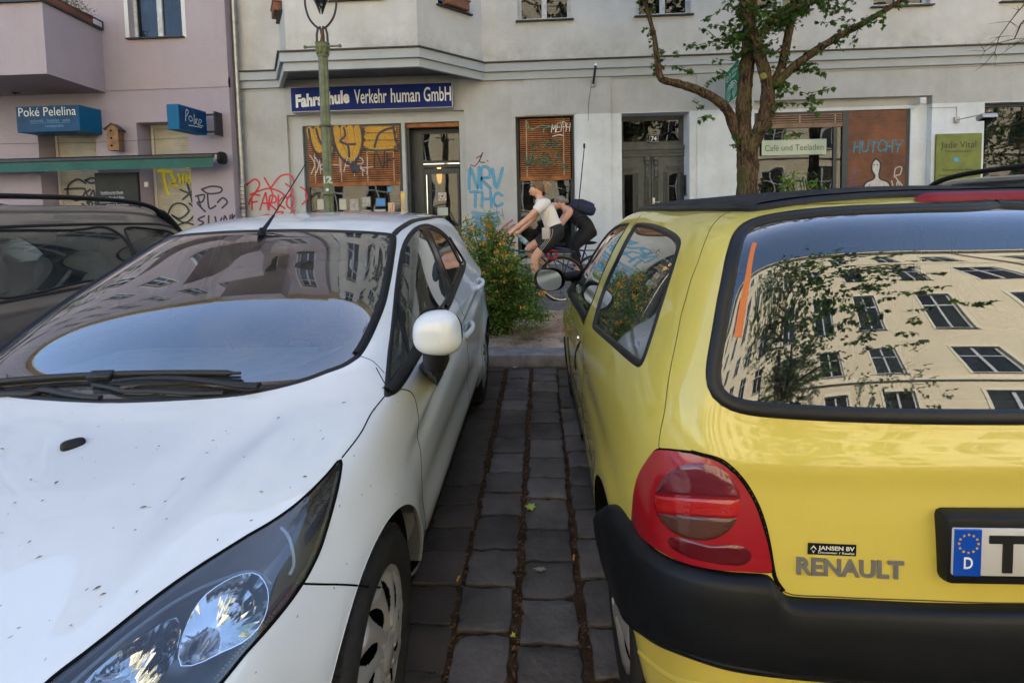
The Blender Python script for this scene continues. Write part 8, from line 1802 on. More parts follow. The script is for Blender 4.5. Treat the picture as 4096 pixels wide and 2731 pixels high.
def build_lamp_post():
 G = mat('lamp_post_green', (.135, .155, .075), .45, spec=.5, var=.35, vscale=9, bump=.15, bscale=60, dark=(.075, .085, .045)); RU = mat('rusty_iron', (.10, .055, .03), .8, var=.5, vscale=20); DK = mat('lantern_dark', (.035, .035, .035), .5, metal=.4)
 c = at(*zU(751, 300), Y=5.6); x = at(*zU(753, 400), Y=5.6).x; T = thing('gas_lamp_post', 'green clustered cast iron street lamp post marked 12 with glass lantern', 'street lamp', (x, 5.6, .1))
 zc = at(*zU(749, 130), Y=5.6).z
 mb = MB(); seg = 40
 def prof(a): return .040+.014*abs(math.cos(2*a))**.7
 vs = []; zs = np.linspace(.1, zc, 30)
 for z in zs:
  for k in range(seg): a = k/seg*math.tau+.5; r_ = prof(a)*(1.06-.06*(z/zc)); vs.append((x+r_*math.cos(a), 5.6+r_*math.sin(a), z))
 mb.add(vs, [(i*seg+k, i*seg+(k+1) % seg, (i+1)*seg+(k+1) % seg, (i+1)*seg+k) for i in range(29) for k in range(seg)])
 for zz_ in (at(*zU(752, 446), Y=5.6).z, at(*zU(751, 289), Y=5.6).z): mb.lathe([(.05, -.02), (.066, -.012), (.070, 0), (.066, .012), (.05, .02)], (x, 5.6, zz_), 'Z', 32)
 mb.lathe([(.075, 0), (.075, .7), (.055, .85)], (x, 5.6, .1), 'Z', 32)
 po = mb.build('post', G, T, True, ang=35, clean=False)
 mb = MB(); z1_ = at(*zU(749, 100), Y=5.6).z; h = z1_-zc
 mb.lathe([(.050, -.02), (.060, 0), (.056, .012), (.052, .03), (.066, h*.45), (.080, h*.62), (.082, h*.70), (.074, h*.74), (.074, h*.95), (.080, h), (.0, h)], (x, 5.6, zc), 'Z', 32)
 for k in range(8):
  a = k/8*math.tau; mb.ball((x+.064*math.cos(a), 5.6+.064*math.sin(a), zc+h*.42), (.014, .014, .05), 8, 6)
 mb.build('capital', G, T, True, ang=40, clean=False)
 mb = MB(); zb = at(*zU(748, 107), Y=5.6).z; mb.tube([(x-.20, 5.6, zb), (x+.20, 5.6, zb)], .011, 10); mb.ball((x-.20, 5.6, zb), .02); mb.ball((x+.20, 5.6, zb), .02); mb.build('ladder_bar', G, T, True)
 zt = at(*zU(748, 68), Y=5.6).z; mb = MB(); mb.tube([(x, 5.6, z1_), (x+.008, 5.6, (z1_+zt)/2), (x, 5.6, zt)], [.030, .022, .024], 12); mb.build('neck', RU, T, True)
 mb = MB()
 for s in (-1, 1): mb.tube([(x+s*.062, 5.6, z1_-.01), (x+s*.060, 5.6, z1_+.10), (x+s*.045, 5.6, zt+.01), (x+s*.01, 5.6, zt+.03)], .010, 8, flat=1.4)
 fork = [(0, zt), (.07, zt+.04), (.14, zt+.13), (.175, zt+.25), (.178, zt+.36), (.160, zt+.46), (.15, zt+.9)]
 for s in (-1, 1): mb.tube(smooth_path([(x+s*a, 5.6, b) for a, b in fork], 5), .012, 8)
 mb.build('lantern_fork', DK, T, True)
 mb = MB(); zl = zt+.33
 mb.lathe([(.0, -.16), (.022, -.155), (.026, -.14), (.055, -.06), (.095, .02), (.115, .10), (.118, .16)], (x, 5.6, zl), 'Z', 32); mb.build('glass_globe', CLEAR, T, True)
 mb = MB(); mb.lathe([(.11, .145), (.14, .12), (.20, .125), (.205, .15), (.16, .22), (.15, .40), (.19, .46), (.10, .62), (.0, .66)], (x, 5.6, zl), 'Z', 36); mb.lathe([(.0, .10), (.05, .09), (.055, .14)], (x, 5.6, zl), 'Z', 20); mb.build('lantern_hood', DK, T, True)
 mb = MB()
 for k in range(4): mb.lathe([(0, -.03), (.010, -.02), (.012, .01), (0, .03)], (x+.035*math.cos(k*1.57+.6), 5.6+.035*math.sin(k*1.57+.6), zl+.05), 'Z', 10)
 mb.build('gas_mantle', mat('mantle', (.6, .58, .5), .7), T, True)
 c = at(*zU(752, 413), Y=5.54); vs, fs = text_mesh('12', .075, .085, bold=.05); mb = MB(); mb.add([(c.x-.046+v.x, 5.6-math.sqrt(max(.0001, .0565**2-(c.x-.046+v.x-x)**2))-.003, c.z-.037+v.y) for v in vs], fs); mb.build('post_number', mat('stencil_white', (.55, .57, .5), .7), T)
 c = at(*zU(752, 436), Y=5.54); mb = MB(); mb.lathe([(0, -.003), (.018, -.003), (.018, .002)], (c.x-.002, 5.545, c.z), 'Y', 16); mb.build('round_sticker', mat('sticker_w', (.6, .6, .58), .5), T)
# ---------------------------------------------------------------- cyclists
SKIN = bpy.data.materials.new('skin'); SKIN.use_nodes = True
_p = SKIN.node_tree.nodes['Principled BSDF']; _p.inputs['Base Color'].default_value = (.66, .36, .245, 1); _p.inputs['Roughness'].default_value = .5; _p.inputs['Subsurface Weight'].default_value = .12; _p.inputs['Subsurface Radius'].default_value = (.01, .004, .002); _p.inputs['Specular IOR Level'].default_value = .35
KS = 1.16
def skin_mesh(name, chains, m, parent, sub=2, label=None):
 """chains: list of lists of (point, radius or (rx, ry)); chains joined where points coincide; first point is the root"""
 vs = []; rad = []; ed = []; idx = {}
 for ch in chains:
  prev = None
  for p, r_ in ch:
   r_ = r_*KS if not hasattr(r_, '__len__') else (r_[0]*KS, r_[1]*KS)
   k = tuple(round(c, 4) for c in p)
   if k not in idx: idx[k] = len(vs); vs.append(p); rad.append(r_)
   i = idx[k]
   if prev is not None and prev != i: ed.append((prev, i))
   prev = i
 me = bpy.data.meshes.new(name); me.from_pydata([tuple(v) for v in vs], ed, []); o = bpy.data.objects.new(name, me); COL.objects.link(o)
 md = o.modifiers.new('skin', 'SKIN'); md.use_smooth_shade = True
 if not me.skin_vertices: 
  bm = bmesh.new(); bm.from_mesh(me); bm.verts.layers.skin.verify(); bm.to_mesh(me); bm.free()
 for i, r_ in enumerate(rad): me.skin_vertices[0].data[i].radius = (r_, r_) if not hasattr(r_, '__len__') else r_; me.skin_vertices[0].data[i].use_root = (i == 0)
 s = o.modifiers.new('sub', 'SUBSURF'); s.levels = sub; s.render_levels = sub
 bpy.context.view_layer.update(); me2 = bpy.data.meshes.new_from_object(o.evaluated_get(bpy.context.evaluated_depsgraph_get())); bpy.data.objects.remove(o); me2.materials.clear(); me2.materials.append(m)
 me2.polygons.foreach_set('use_smooth', [True]*len(me2.polygons)); return link2(name, me2, parent, label)
def hand(P, d, side, Y, curl=.9, s=1.0):
 """palm and five curled fingers closing round a bar; P wrist, d direction of the palm"""
 ch = []; d = Vector(d).normalized(); up = Vector((0, -1 if side > 0 else 1, 0)); dn = Vector((0, 0, -1)); dn = (dn-d*dn.dot(d)).normalized(); palm = P+d*.055*s; ac = d.cross(dn).normalized()
 out = [[(P, .022*s), (P+d*.03*s, .026*s), (palm, .028*s)]]
 for k, (L_, off_) in enumerate(((.030, .027), (.034, .009), (.032, -.009), (.025, -.026))):
  b = palm+ac*off_*s; t1 = (d+dn*.3).normalized(); t2 = (d*.2+dn).normalized(); t3 = (-d*.8+dn*.5).normalized(); L_ *= s
  out.append([(palm, .028*s), (b+d*.018*s, .0095*s), (b+d*.018*s+t1*L_, .0088*s), (b+d*.018*s+t1*L_+t2*L_*.8, .0082*s), (b+d*.018*s+t1*L_+t2*L_*.8+t3*L_*.6, .0072*s)])
 tb = P+d*.03*s+ac*.025*s; out.append([(P+d*.03*s, .026*s), (tb+dn*.012, .0105*s), (tb+dn*.03*s+d*.022*s, .0095*s), (tb+dn*.038*s+d*.045*s, .008*s)])
 return out
def Z2(x, y, Y): return at(*zp(x, y), Y=Y)
def build_bike(name, label, Y, rear, front, rw, seat, bb, head_t, head_b, bar, frame_m, seat_m, rack=True, front_vis=True):
 T = thing('bicycle', label, 'bicycle', (rear.x, Y, .1)); V = lambda p, dy=0: Vector((p.x, Y+dy, p.z)); RIM = mat('rim_alu', (.55, .53, .50), .3, metal=.8); TY = TYRE
 for w in (rear, front):
  mb = MB(); mb.lathe([(rw-.012+.016*math.cos(a), .016*math.sin(a)) for a in [k/10*math.tau for k in range(10)]], V(w), 'Y', 64, closed=True); wh = mb.build('wheel', TY, T, True)
  mb = MB(); mb.lathe([(rw-.028, -.011), (rw-.040, -.008), (rw-.040, .008), (rw-.028, .011)], V(w), 'Y', 64); mb.build('rim', RIM, wh, True)
  mb = MB()
  for k in range(28):
   a = k/28*math.tau; s = (-1)**k; mb.tube([V(w)+Vector((.02*math.cos(a+s*.9), s*.02, .02*math.sin(a+s*.9))), V(w)+Vector(((rw-.04)*math.cos(a), 0, (rw-.04)*math.sin(a)))], .0011, 4, False)
  mb.tube([V(w, -.045), V(w, .045)], .014, 10); mb.build('spokes', RIM, wh)
  mb = MB(); arc = [(w is rear and (200, -10) or (150, 20))]; a0, a1 = (215, 15) if w is rear else (165, 20)
  vs = []; n = 30
  for k in range(n+1):
   a = R(a0+(a1-a0)*k/n); 
   for q in (-.022, -.012, .012, .022): rr = rw+.012-(.006 if abs(q) > .02 else 0); vs.append(V(w)+Vector((rr*math.cos(a), q, rr*math.sin(a))))
  mb.add(vs, [(i*4+j, i*4+j+1, i*4+4+j+1, i*4+4+j) for i in range(n) for j in range(3)]); mb.build('mudguard', mat('mudguard', (.22, .21, .20), .3, metal=.6), T, True)
 mb = MB(); r_ = .0155
 mb.tube([V(seat)+(V(bb)-V(seat))*.22, V(bb)], r_, 12); mb.tube([V(head_t), V(seat)+(V(bb)-V(seat))*.24], r_*.9, 12); mb.tube([V(head_b), V(bb)], r_*1.1, 12)
 for s in (-1, 1): mb.tube([V(bb, s*.02), V(rear, s*.05)], .009, 8); mb.tube([V(seat, s*.01)+(V(bb)-V(seat))*.26, V(rear, s*.05)], .008, 8)
 mb.tube([V(head_t), V(head_b)], .020, 12); mb.build('frame', frame_m, T, True)
 mb = MB(); hb = V(head_b)
 for s in (-1, 1): mb.tube([hb+Vector((0, s*.03, 0)), hb+Vector((0, s*.045, -.03)), hb.lerp(V(front), .7)+Vector((.015, s*.045, 0)), V(front, s*.045)], [.012, .012, .009, .007], 8)
 mb.tube([V(head_t), V(head_t)+(V(head_t)-V(head_b))*.6], .012, 10); mb.build('fork', frame_m, T, True)
 top = V(head_t)+(V(head_t)-V(head_b))*.6; mb = MB(); B_ = V(bar)
 mb.tube([top, B_+Vector((.03, 0, 0))], .012, 8); mb.tube([B_+Vector((.02, -.24, 0)), B_+Vector((-.03, -.20, .01)), B_+Vector((-.0, -.05, 0)), B_+Vector((0, .05, 0)), B_+Vector((-.03, .20, .01)), B_+Vector((.02, .24, 0))], .011, 10)
 for s in (-1, 1): mb.tube([B_+Vector((-.05, s*.20, .01)), B_+Vector((-.07, s*.21, -.07)), B_+Vector((-.02, s*.21, -.12)), B_+Vector((.04, s*.21, -.11))], .011, 8)
 mb.build('handlebar', BLACKPL, T, True)
 mb = MB(); mb.tube([V(seat), V(seat)+(V(bb)-V(seat))*.3], .013, 10); mb.ball(V(seat)+Vector((.04, 0, .015)), (.12, .07, .03), 18, 10); mb.tube([V(seat)+Vector((-.02, 0, .02)), V(seat)+Vector((-.15, 0, .012))], [.035, .018], 10); mb.build('saddle', seat_m, T, True)
 mb = MB(); mb.lathe([(.085, -.003), (.09, 0), (.085, .003)], V(bb, -.05), 'Y', 36); mb.tube([V(bb, -.05), V(bb, -.06)], .03, 12); f = 1
 mb.tube([V(bb, -.07), V(bb, -.075)+Vector((-.05, 0, -.16))], .010, 8); mb.tube([V(bb, .07), V(bb, .075)+Vector((.05, 0, .16))], .010, 8); mb.cbox(bb.x-.10, bb.x-.0, Y-.15, Y-.08, bb.z-.175, bb.z-.155, .006); mb.cbox(bb.x+.0, bb.x+.10, Y+.08, Y+.15, bb.z+.155, bb.z+.175, .006); mb.build('crank', BLACKPL, T, True)
 mb = MB(); mb.tube([V(bb, -.05)+Vector((0, 0, .087)), V(rear, -.05)+Vector((0, 0, .035))], .004, 5); mb.tube([V(bb, -.05)-Vector((0, 0, .087)), V(rear, -.05)-Vector((0, 0, .035))], .004, 5); mb.build('chain', DARKIN, T)
 if rack:
  mb = MB(); z = rear.z+rw+.075; 
  for q in (-.05, 0, .05): mb.tube([(rear.x-.16, Y+q, z), (rear.x+.20, Y+q, z)], .005, 6)
  for s in (-1, 1): mb.tube([(rear.x+.05, Y+s*.05, z), (rear.x, Y+s*.05, rear.z)], .005, 6); mb.tube([(rear.x+.16, Y+s*.05, z), (rear.x, Y+s*.05, rear.z)], .005, 6)
  mb.build('luggage_rack', SHEET, T, True)
 return T
def shoe(parent, ankle, toe, Y):
 a, t = Vector(ankle), Vector(toe); skin_mesh('shoe', [[(a+Vector((0, 0, .01)), .036), (a.lerp(t, .35)+Vector((0, 0, -.02)), (.040, .034)), (a.lerp(t, .75)+Vector((0, 0, -.01)), (.040, .028)), (t, (.034, .022))]], mat('shoe_black', (.014, .014, .016), .5), parent)
 d = (t-a).normalized(); mb = MB(); pts = [a-d*.03+Vector((0, 0, -.045)), a.lerp(t, .5)+Vector((0, 0, -.050)), t+d*.02+Vector((0, 0, -.028))]; mb.tube(pts, [.034, .038, .030], 12, flat=.35, up=Vector((0, 0, 1))); mb.build('sole', mat('sole_white', (.5, .48, .45), .7), parent, True)
def head_parts(parent, c, face, tilt, s=1.0, hair_m=None, bun=None, ear_y=-.07):
 """c: head centre; face: unit vector the face looks along; returns chains for body plus hair object"""
 return
def build_people():
 # ---- rider in white shirt
 Y = 7.1; g = lambda x, y, dy=0: (lambda q: Vector((q.x, Y+dy, q.z)))(Z2(x, y, Y))
 b1 = build_bike('bicycle', 'dark green framed bicycle with red lock ridden by the woman in the white shirt', Y, g(905, 1222), g(195, 1215), .325, g(835, 870), g(690, 1185), g(345, 915), g(322, 985), g(390, 765), mat('frame_green', (.02, .06, .055), .25, metal=.4, coat=1), BLACKPL)
 T = thing('person', 'woman cyclist in white T-shirt and black shorts with three white side stripes', 'person', (g(800, 700).x, Y, .1))
 n_, f_ = -.12, .12
 pel = g(845, 715); wst = g(795, 625); ch = g(755, 500); nb = g(705, 405); nk = g(672, 370); hc = g(642, 300)
 shN, shF = g(705, 440, -.155), g(690, 440, .155); elN, elF = g(545, 592, -.20), g(600, 610, .19); wrN, wrF = g(385, 722, -.20), g(455, 735, .20)
 hpN, hpF = g(850, 740, -.085), g(850, 740, .085); knN, knF = g(618, 990, -.10), g(530, 920, .10); anN, anF = g(632, 1270, -.10), g(765, 1110, .10)
 chains = [[(pel, .092), (wst, (.084, .078)), (ch, (.100, .088)), (nb, (.075, .066)), (nk, .050), (g(662, 345), .050), (hc+Vector((.012, 0, .0)), .072), (hc+Vector((.01, 0, .055)), .075)],
      [(ch, (.100, .088)), (nb, (.075, .066)), (shN, .052), (shN.lerp(elN, .5), .043), (elN, .036), (elN.lerp(wrN, .35), .036), (wrN, .022)], [(nb, (.075, .066)), (shF, .052), (shF.lerp(elF, .5), .043), (elF, .036), (elF.lerp(wrF, .35), .036), (wrF, .022)],
      [(pel, .092), (hpN, .080), (hpN.lerp(knN, .5), .072), (knN, .056), (knN.lerp(anN, .3), .056), (knN.lerp(anN, .7), .038), (anN, .031), (anN+Vector((-.02, 0, -.05)), .03)], [(pel, .092), (hpF, .080), (hpF.lerp(knF, .5), .072), (knF, .056), (knF.lerp(anF, .3), .056), (knF.lerp(anF, .7), .038), (anF, .031), (anF+Vector((-.02, 0, -.04)), .03)]]
 chains += hand(wrN, (-.8, 0, -.55), -1, Y); chains += hand(wrF, (-.75, 0, -.35), 1, Y)
 body = skin_mesh('body', chains, SKIN, T)
 def face(hc, fd, parent, s=1.0, ear=True, m=SKIN):
  fd = Vector(fd).normalized(); u = Vector((0, 0, 1)); u = (u-fd*u.dot(fd)).normalized(); l = fd.cross(u)
  skin_mesh('head', [[(hc+u*.045*s, (.078*s, .074*s)), (hc+fd*.025*s-u*.005*s, (.070*s, .072*s)), (hc+fd*.045*s-u*.045*s, (.052*s, .050*s)), (hc+fd*.062*s-u*.075*s, (.032*s, .030*s))], [(hc+fd*.025*s-u*.005*s, (.07*s, .072*s)), (hc+fd*.085*s-u*.010*s, .012*s), (hc+fd*.104*s-u*.024*s, .011*s)]], m, parent)
  mb = MB(); LP = mat('lips', (.45, .13, .11), .4); mb.ball(hc+fd*.091*s-u*.060*s, (.010, .020, .007), 10, 6); mb.build('mouth', LP, parent, True)
  for sd in (-1, 1):
   mb = MB(); e = hc+fd*.082*s+u*.012*s+l*sd*.030*s; mb.ball(e, .0105, 12, 8); ey = mb.build('eye', mat('eye_white', (.6, .58, .55), .2), parent, True); mb = MB(); mb.ball(e+fd*.0065, .0062, 10, 6); mb.build('iris', mat('iris', (.03, .03, .03), .2), ey, True)
   mb = MB(); b = hc+fd*.088*s+u*.030*s; mb.tube([b+l*sd*.012, b+l*sd*.028+u*.004, b+l*sd*.044-fd*.012], [.0025, .003, .0015], 6); mb.build('eyebrow', mat('brow', (.10, .055, .03), .9), parent, True)
   mb = MB(); ec = hc-u*.006*s+l*sd*.074*s-fd*.008*s; mb.ball(ec, (.017, .008, .028), 12, 8); mb.build('ear', m, parent, True)
 hd = hc; face(g(640, 292), (-1, 0, -.02), T)
 HB = mat('hair_brown', (.22, .13, .07), .55, var=.6, vscale=60, dark=(.06, .03, .018)); HBL = mat('hair_blond', (.55, .40, .22), .5, var=.5, vscale=70, dark=(.25, .15, .07))
 mb = MB(); rnd = random.Random(3); c = g(656, 268)
 mb.ball(c+Vector((.010, 0, .012)), (.094, .084, .084), 24, 16, Matrix.Rotation(R(18), 3, 'Y').to_4x4())
 def strand(p0, p1, p2, r_): mb.tube(smooth_path([p0, p1, p2], 5), [r_, r_, r_, r_*.8, r_*.7, r_*.6, r_*.5, r_*.4, r_*.3, r_*.25, r_*.2], 6)
 for k in range(34): a = rnd.uniform(-1.3, 1.3); p0 = c+Vector((-.07, math.sin(a)*.06, .03+.03*math.cos(a))); strand(p0, c+Vector((.03, math.sin(a)*.088, .085*math.cos(a))), g(735, 272)+Vector((rnd.gauss(0, .008), rnd.gauss(0, .01), rnd.gauss(0, .01))), .010)
 h = mb.build('hair', HB, T, True, clean=False); mb = MB(); bc = g(742, 250)
 mb.ball(bc+Vector((-.01, 0, -.01)), (.032, .035, .040), 16, 10)
 for k in range(46): d = Vector((rnd.gauss(.3, 1), rnd.gauss(0, .8), rnd.gauss(.3, 1))).normalized(); p0 = bc+d*.025; strand(p0, p0+d*.035, p0+d*.04+Vector((rnd.gauss(0, .02), rnd.gauss(0, .02), rnd.gauss(-.01, .02))), .006)
 mb.build('hair_bun', HBL, h, True, clean=False)
 SH = mat('shirt_white', (.76, .72, .68), .85, bump=.6, bscale=14, sheen=.3)
 e = .016
 skin_mesh('t_shirt', [[(g(830, 705), (.122, .118)), (g(808, 640), (.121, .114)), (g(795, 610), (.118, .108)), (g(770, 545), (.122, .112)), (ch, (.134, .117)), (g(725, 430), (.112, .098)), (nb, (.082, .078)), (g(692, 388), .062)], [(ch, (.134, .117)), (g(725, 430), (.112, .098)), (shN, .068), (shN.lerp(elN, .38), .062), (shN.lerp(elN, .44), .060)], [(g(725, 430), (.112, .098)), (shF, .068), (shF.lerp(elF, .38), .062), (shF.lerp(elF, .44), .060)]], SH, T)
 BL = mat('shorts_black', (.012, .012, .014), .7, bump=.2, bscale=20)
 sn, sf = hpN.lerp(knN, .80), hpF.lerp(knF, .72)
 so_ = skin_mesh('shorts', [[(g(803, 632), (.114, .106)), (g(832, 690), .130), (pel, .134), (hpN, .118), (hpN.lerp(knN, .4), .102), (sn, .076)], [(pel, .134), (hpF, .112), (hpF.lerp(knF, .4), .097), (sf, .072)]], BL, T)
 STR = mat('stripe_white', (.7, .68, .64), .8); mb = MB()
 bv = BVHTree.FromObject(so_, bpy.context.evaluated_depsgraph_get()) if False else BVHTree.FromPolygons([tuple(v.co) for v in so_.data.vertices], [tuple(p.vertices) for p in so_.data.polygons])
 for k, dx in enumerate((-16, 4, 24)):
  q = smooth_path([g(785+dx, 690, -.4), g(775+dx, 760, -.4), g(725+dx, 840, -.4), g(650+dx*1.1, 925+dx*.35, -.4)], 8); pts = []
  for p in q:
   hit = bv.ray_cast(p, Vector((0, 1, 0)))
   if hit[0]: pts.append(hit[0]+Vector((0, -.003, 0)))
  if len(pts) > 2: mb.tube(pts, .0052, 6, flat=.5, up=Vector((1, 0, 0)))
 mb.build('side_stripes', STR, so_, True)
 shoe(T, anN, g(600, 1375, -.10)+Vector((0, 0, .03)), Y); shoe(T, anF+Vector((0, 0, -.04)), g(720, 1165, .10), Y)
 BG = mat('bag_beige', (.50, .43, .37), .9, bump=.6, bscale=60)
 t = thing('shoulder_bag', 'small beige shoulder bag hanging at the front rider hip', 'bag', tuple(g(735, 740, -.19))); c = g(738, 735, -.19)
 MB().cbox(c.x-.055, c.x+.055, c.y-.025, c.y+.025, c.z-.085, c.z+.085, .02, None).build('pouch', BG, t, True); mb = MB(); mb.tube([c+Vector((.01, .0, .08)), g(760, 560, -.16), g(795, 420, -.08)], .0035, 5); mb.build('strap', BG, t, True)
 t = thing('water_bottle', 'clear plastic water bottle with pale label held at the handlebar', 'bottle', tuple(g(495, 805, .16))); a, b = g(425, 750, .15), g(560, 870, .15); d = (b-a)
 prof_ = [(0, .012), (.12, .013), (.14, .018), (.30, .036), (.34, .037), (.93, .037), (1.0, .030)]
 MB().tube([a+d*q for q, _ in prof_], [r_ for _, r_ in prof_], 18).build('bottle', mat('pet', (.45, .52, .55), .08, trans=.5, alpha=.85), t, True); MB().tube([a+d*.42, a+d*.80], .0378, 18).build('label', mat('bottle_label', (.6, .58, .56), .5, var=.5, vscale=30, dark=(.1, .3, .35)), t, True); MB().tube([a-d*.06, a+d*.02], .015, 12).build('cap', mat('cap_blue', (.1, .2, .4), .4), t, True)
 c = g(800, 960, -.05); o = MB().tube([c+Vector((.075*math.cos(a), .03*math.sin(a*2), .062*math.sin(a))) for a in [k/24*math.tau for k in range(25)]], .016, 10, False).build('bicycle_lock', mat('lock_red', (.45, .01, .025), .45), None, True); tag(o, 'red fabric covered lock looped under the front rider saddle', 'lock')
 # ---- second rider, bending forward with backpack
 Y2 = 7.75; h_ = lambda x, y, dy=0: (lambda q: Vector((q.x, Y2+dy, q.z)))(Z2(x, y, Y2))
 build_bike('bicycle', 'blue framed bicycle of the rider with the backpack', Y2, h_(1265, 1185), h_(590, 1185), .325, h_(1165, 850), h_(1085, 1150), h_(735, 880), h_(715, 950), h_(800, 780), mat('frame_blue', (.015, .03, .22), .25, coat=1), BLACKPL)
 T2 = thing('person', 'grey haired woman cyclist in black sleeveless top and leggings bending forward', 'person', (h_(1100, 700).x, Y2, .1))
 pel, wst, ch, nb, hc = h_(1195, 690), h_(1120, 620), h_(1035, 545), h_(965, 492), h_(880, 425)
 shN, shF = h_(985, 520, -.15), h_(975, 520, .15); elN, elF = h_(895, 640, -.2), h_(890, 640, .2); wrN, wrF = h_(815, 745, -.2), h_(810, 745, .2)
 hpN, hpF = h_(1195, 715, -.085), h_(1195, 715, .085); knN, knF = h_(1030, 880, -.1), h_(1010, 850, .1); anN, anF = h_(1065, 1130, -.1), h_(1115, 1050, .1)
 chains = [[(pel, .095), (wst, (.084, .08)), (ch, (.10, .09)), (nb, (.075, .07)), (h_(930, 470), .050), (hc+Vector((.02, 0, -.01)), .060), (hc, .075)],
      [(ch, (.10, .09)), (nb, (.075, .07)), (shN, .052), (shN.lerp(elN, .5), .042), (elN, .035), (elN.lerp(wrN, .35), .035), (wrN, .022)], [(nb, (.075, .07)), (shF, .052), (elF, .035), (wrF, .022)],
      [(pel, .095), (hpN, .085), (hpN.lerp(knN, .5), .070), (knN, .052), (knN.lerp(anN, .3), .050), (anN, .031), (anN+Vector((-.02, 0, -.05)), .03)], [(pel, .095), (hpF, .085), (hpF.lerp(knF, .5), .070), (knF, .052), (knF.lerp(anF, .3), .054), (anF, .031), (anF+Vector((-.02, 0, -.05)), .03)]]
 chains += hand(wrN, (-.7, 0, -.6), -1, Y2); chains += hand(wrF, (-.7, 0, -.6), 1, Y2)
 skin_mesh('body', chains, SKIN, T2); face(h_(872, 425), (-.8, 0, -.62), T2, .98)
 mb = MB(); GH = mat('hair_grey', (.27, .24, .21), .6, var=.6, vscale=60, dark=(.12, .10, .08)); c = h_(880, 402); mb.ball(c+Vector((.008, 0, .008)), (.092, .086, .074), 22, 14, Matrix.Rotation(R(-12), 3, 'Y').to_4x4()); mb.ball(h_(950, 405), (.045, .04, .038), 14, 10)
 for k in range(50): a = rnd.uniform(-1.4, 1.4); strand(c+Vector((-.08, math.sin(a)*.05, .0)), c+Vector((0, math.sin(a)*.088, .078*math.cos(a))), h_(950, 405)+Vector((rnd.gauss(.01, .018), rnd.gauss(0, .02), rnd.gauss(0, .018))), .009)
 mb.build('hair', GH, T2, True, clean=False)
 TB = mat('top_black', (.011, .011, .013), .8, bump=.3, bscale=18)
 skin_mesh('sleeveless_top', [[(h_(1180, 672), (.122, .115)), (wst, (.116, .112)), (ch, (.127, .117)), (h_(1000, 515), (.105, .09))]], TB, T2)
 skin_mesh('leggings', [[(h_(1130, 632), (.12, .114)), (pel, .150), (hpN, .120), (hpN.lerp(knN, .5), .092), (knN, .064), (knN.lerp(anN, .3), .062), (knN.lerp(anN, .85), .042)], [(pel, .142), (hpF, .120), (hpF.lerp(knF, .5), .092), (knF, .064), (knF.lerp(anF, .3), .062), (knF.lerp(anF, .85), .042)]], TB, T2)
 mb = MB(); 
 for s in (-1, 1): mb.tube([ch+Vector((-.02, s*.10, .06)), nb+Vector((0, s*.075, .055)), nb+Vector((-.03, s*.07, -.03)), ch+Vector((-.10, s*.07, -.09))], .014, 8, flat=.5)
 mb.build('top_strap', TB, T2, True)
 shoe(T2, anN, h_(1040, 1215, -.1), Y2); shoe(T2, anF, h_(1080, 1130, .1), Y2)
 NB = mat('backpack_navy', (.018, .024, .055), .8, bump=.5, bscale=24); t = thing('backpack', 'navy backpack worn by the bending rider', 'backpack', tuple(h_(1120, 470))); c = h_(1125, 470); ax = (h_(1240, 520)-h_(1010, 430)).normalized(); up_ = Vector((-ax.z, 0, ax.x)); up_ = up_ if up_.z > 0 else -up_
 M = Matrix((ax, Vector((0, 1, 0)), up_)).transposed().to_4x4(); M.translation = c
 o = MB(); o.ball((0, 0, 0), (.205, .145, .095), 28, 18, p=.62); o.v = [tuple(M @ Vector(v)) for v in o.v]; o.build('pack', NB, t, True)
 o = MB(); o.ball((.03, 0, .07), (.13, .115, .05), 24, 14, p=.6); o.v = [tuple(M @ Vector(v)) for v in o.v]; o.build('front_pocket', NB, t, True)
 for q in (-.02, .07): o = MB().cbox(q-.02, q+.02, -.125, -.115, .03, .045, .003, M); o.build('leather_tab', mat('leather_tan', (.45, .27, .14), .7), t)
 mb = MB()
 for s in (-1, 1): mb.tube([M @ Vector((-.18, s*.09, .0)), M @ Vector((-.20, s*.11, -.10)), M @ Vector((-.08, s*.15, -.20)), M @ Vector((.10, s*.14, -.08))], .013, 8, flat=.5)
 mb.tube([h_(1160, 560, -.13), h_(1195, 620, -.14)], .010, 6, flat=.5); mb.build('strap', NB, t, True)
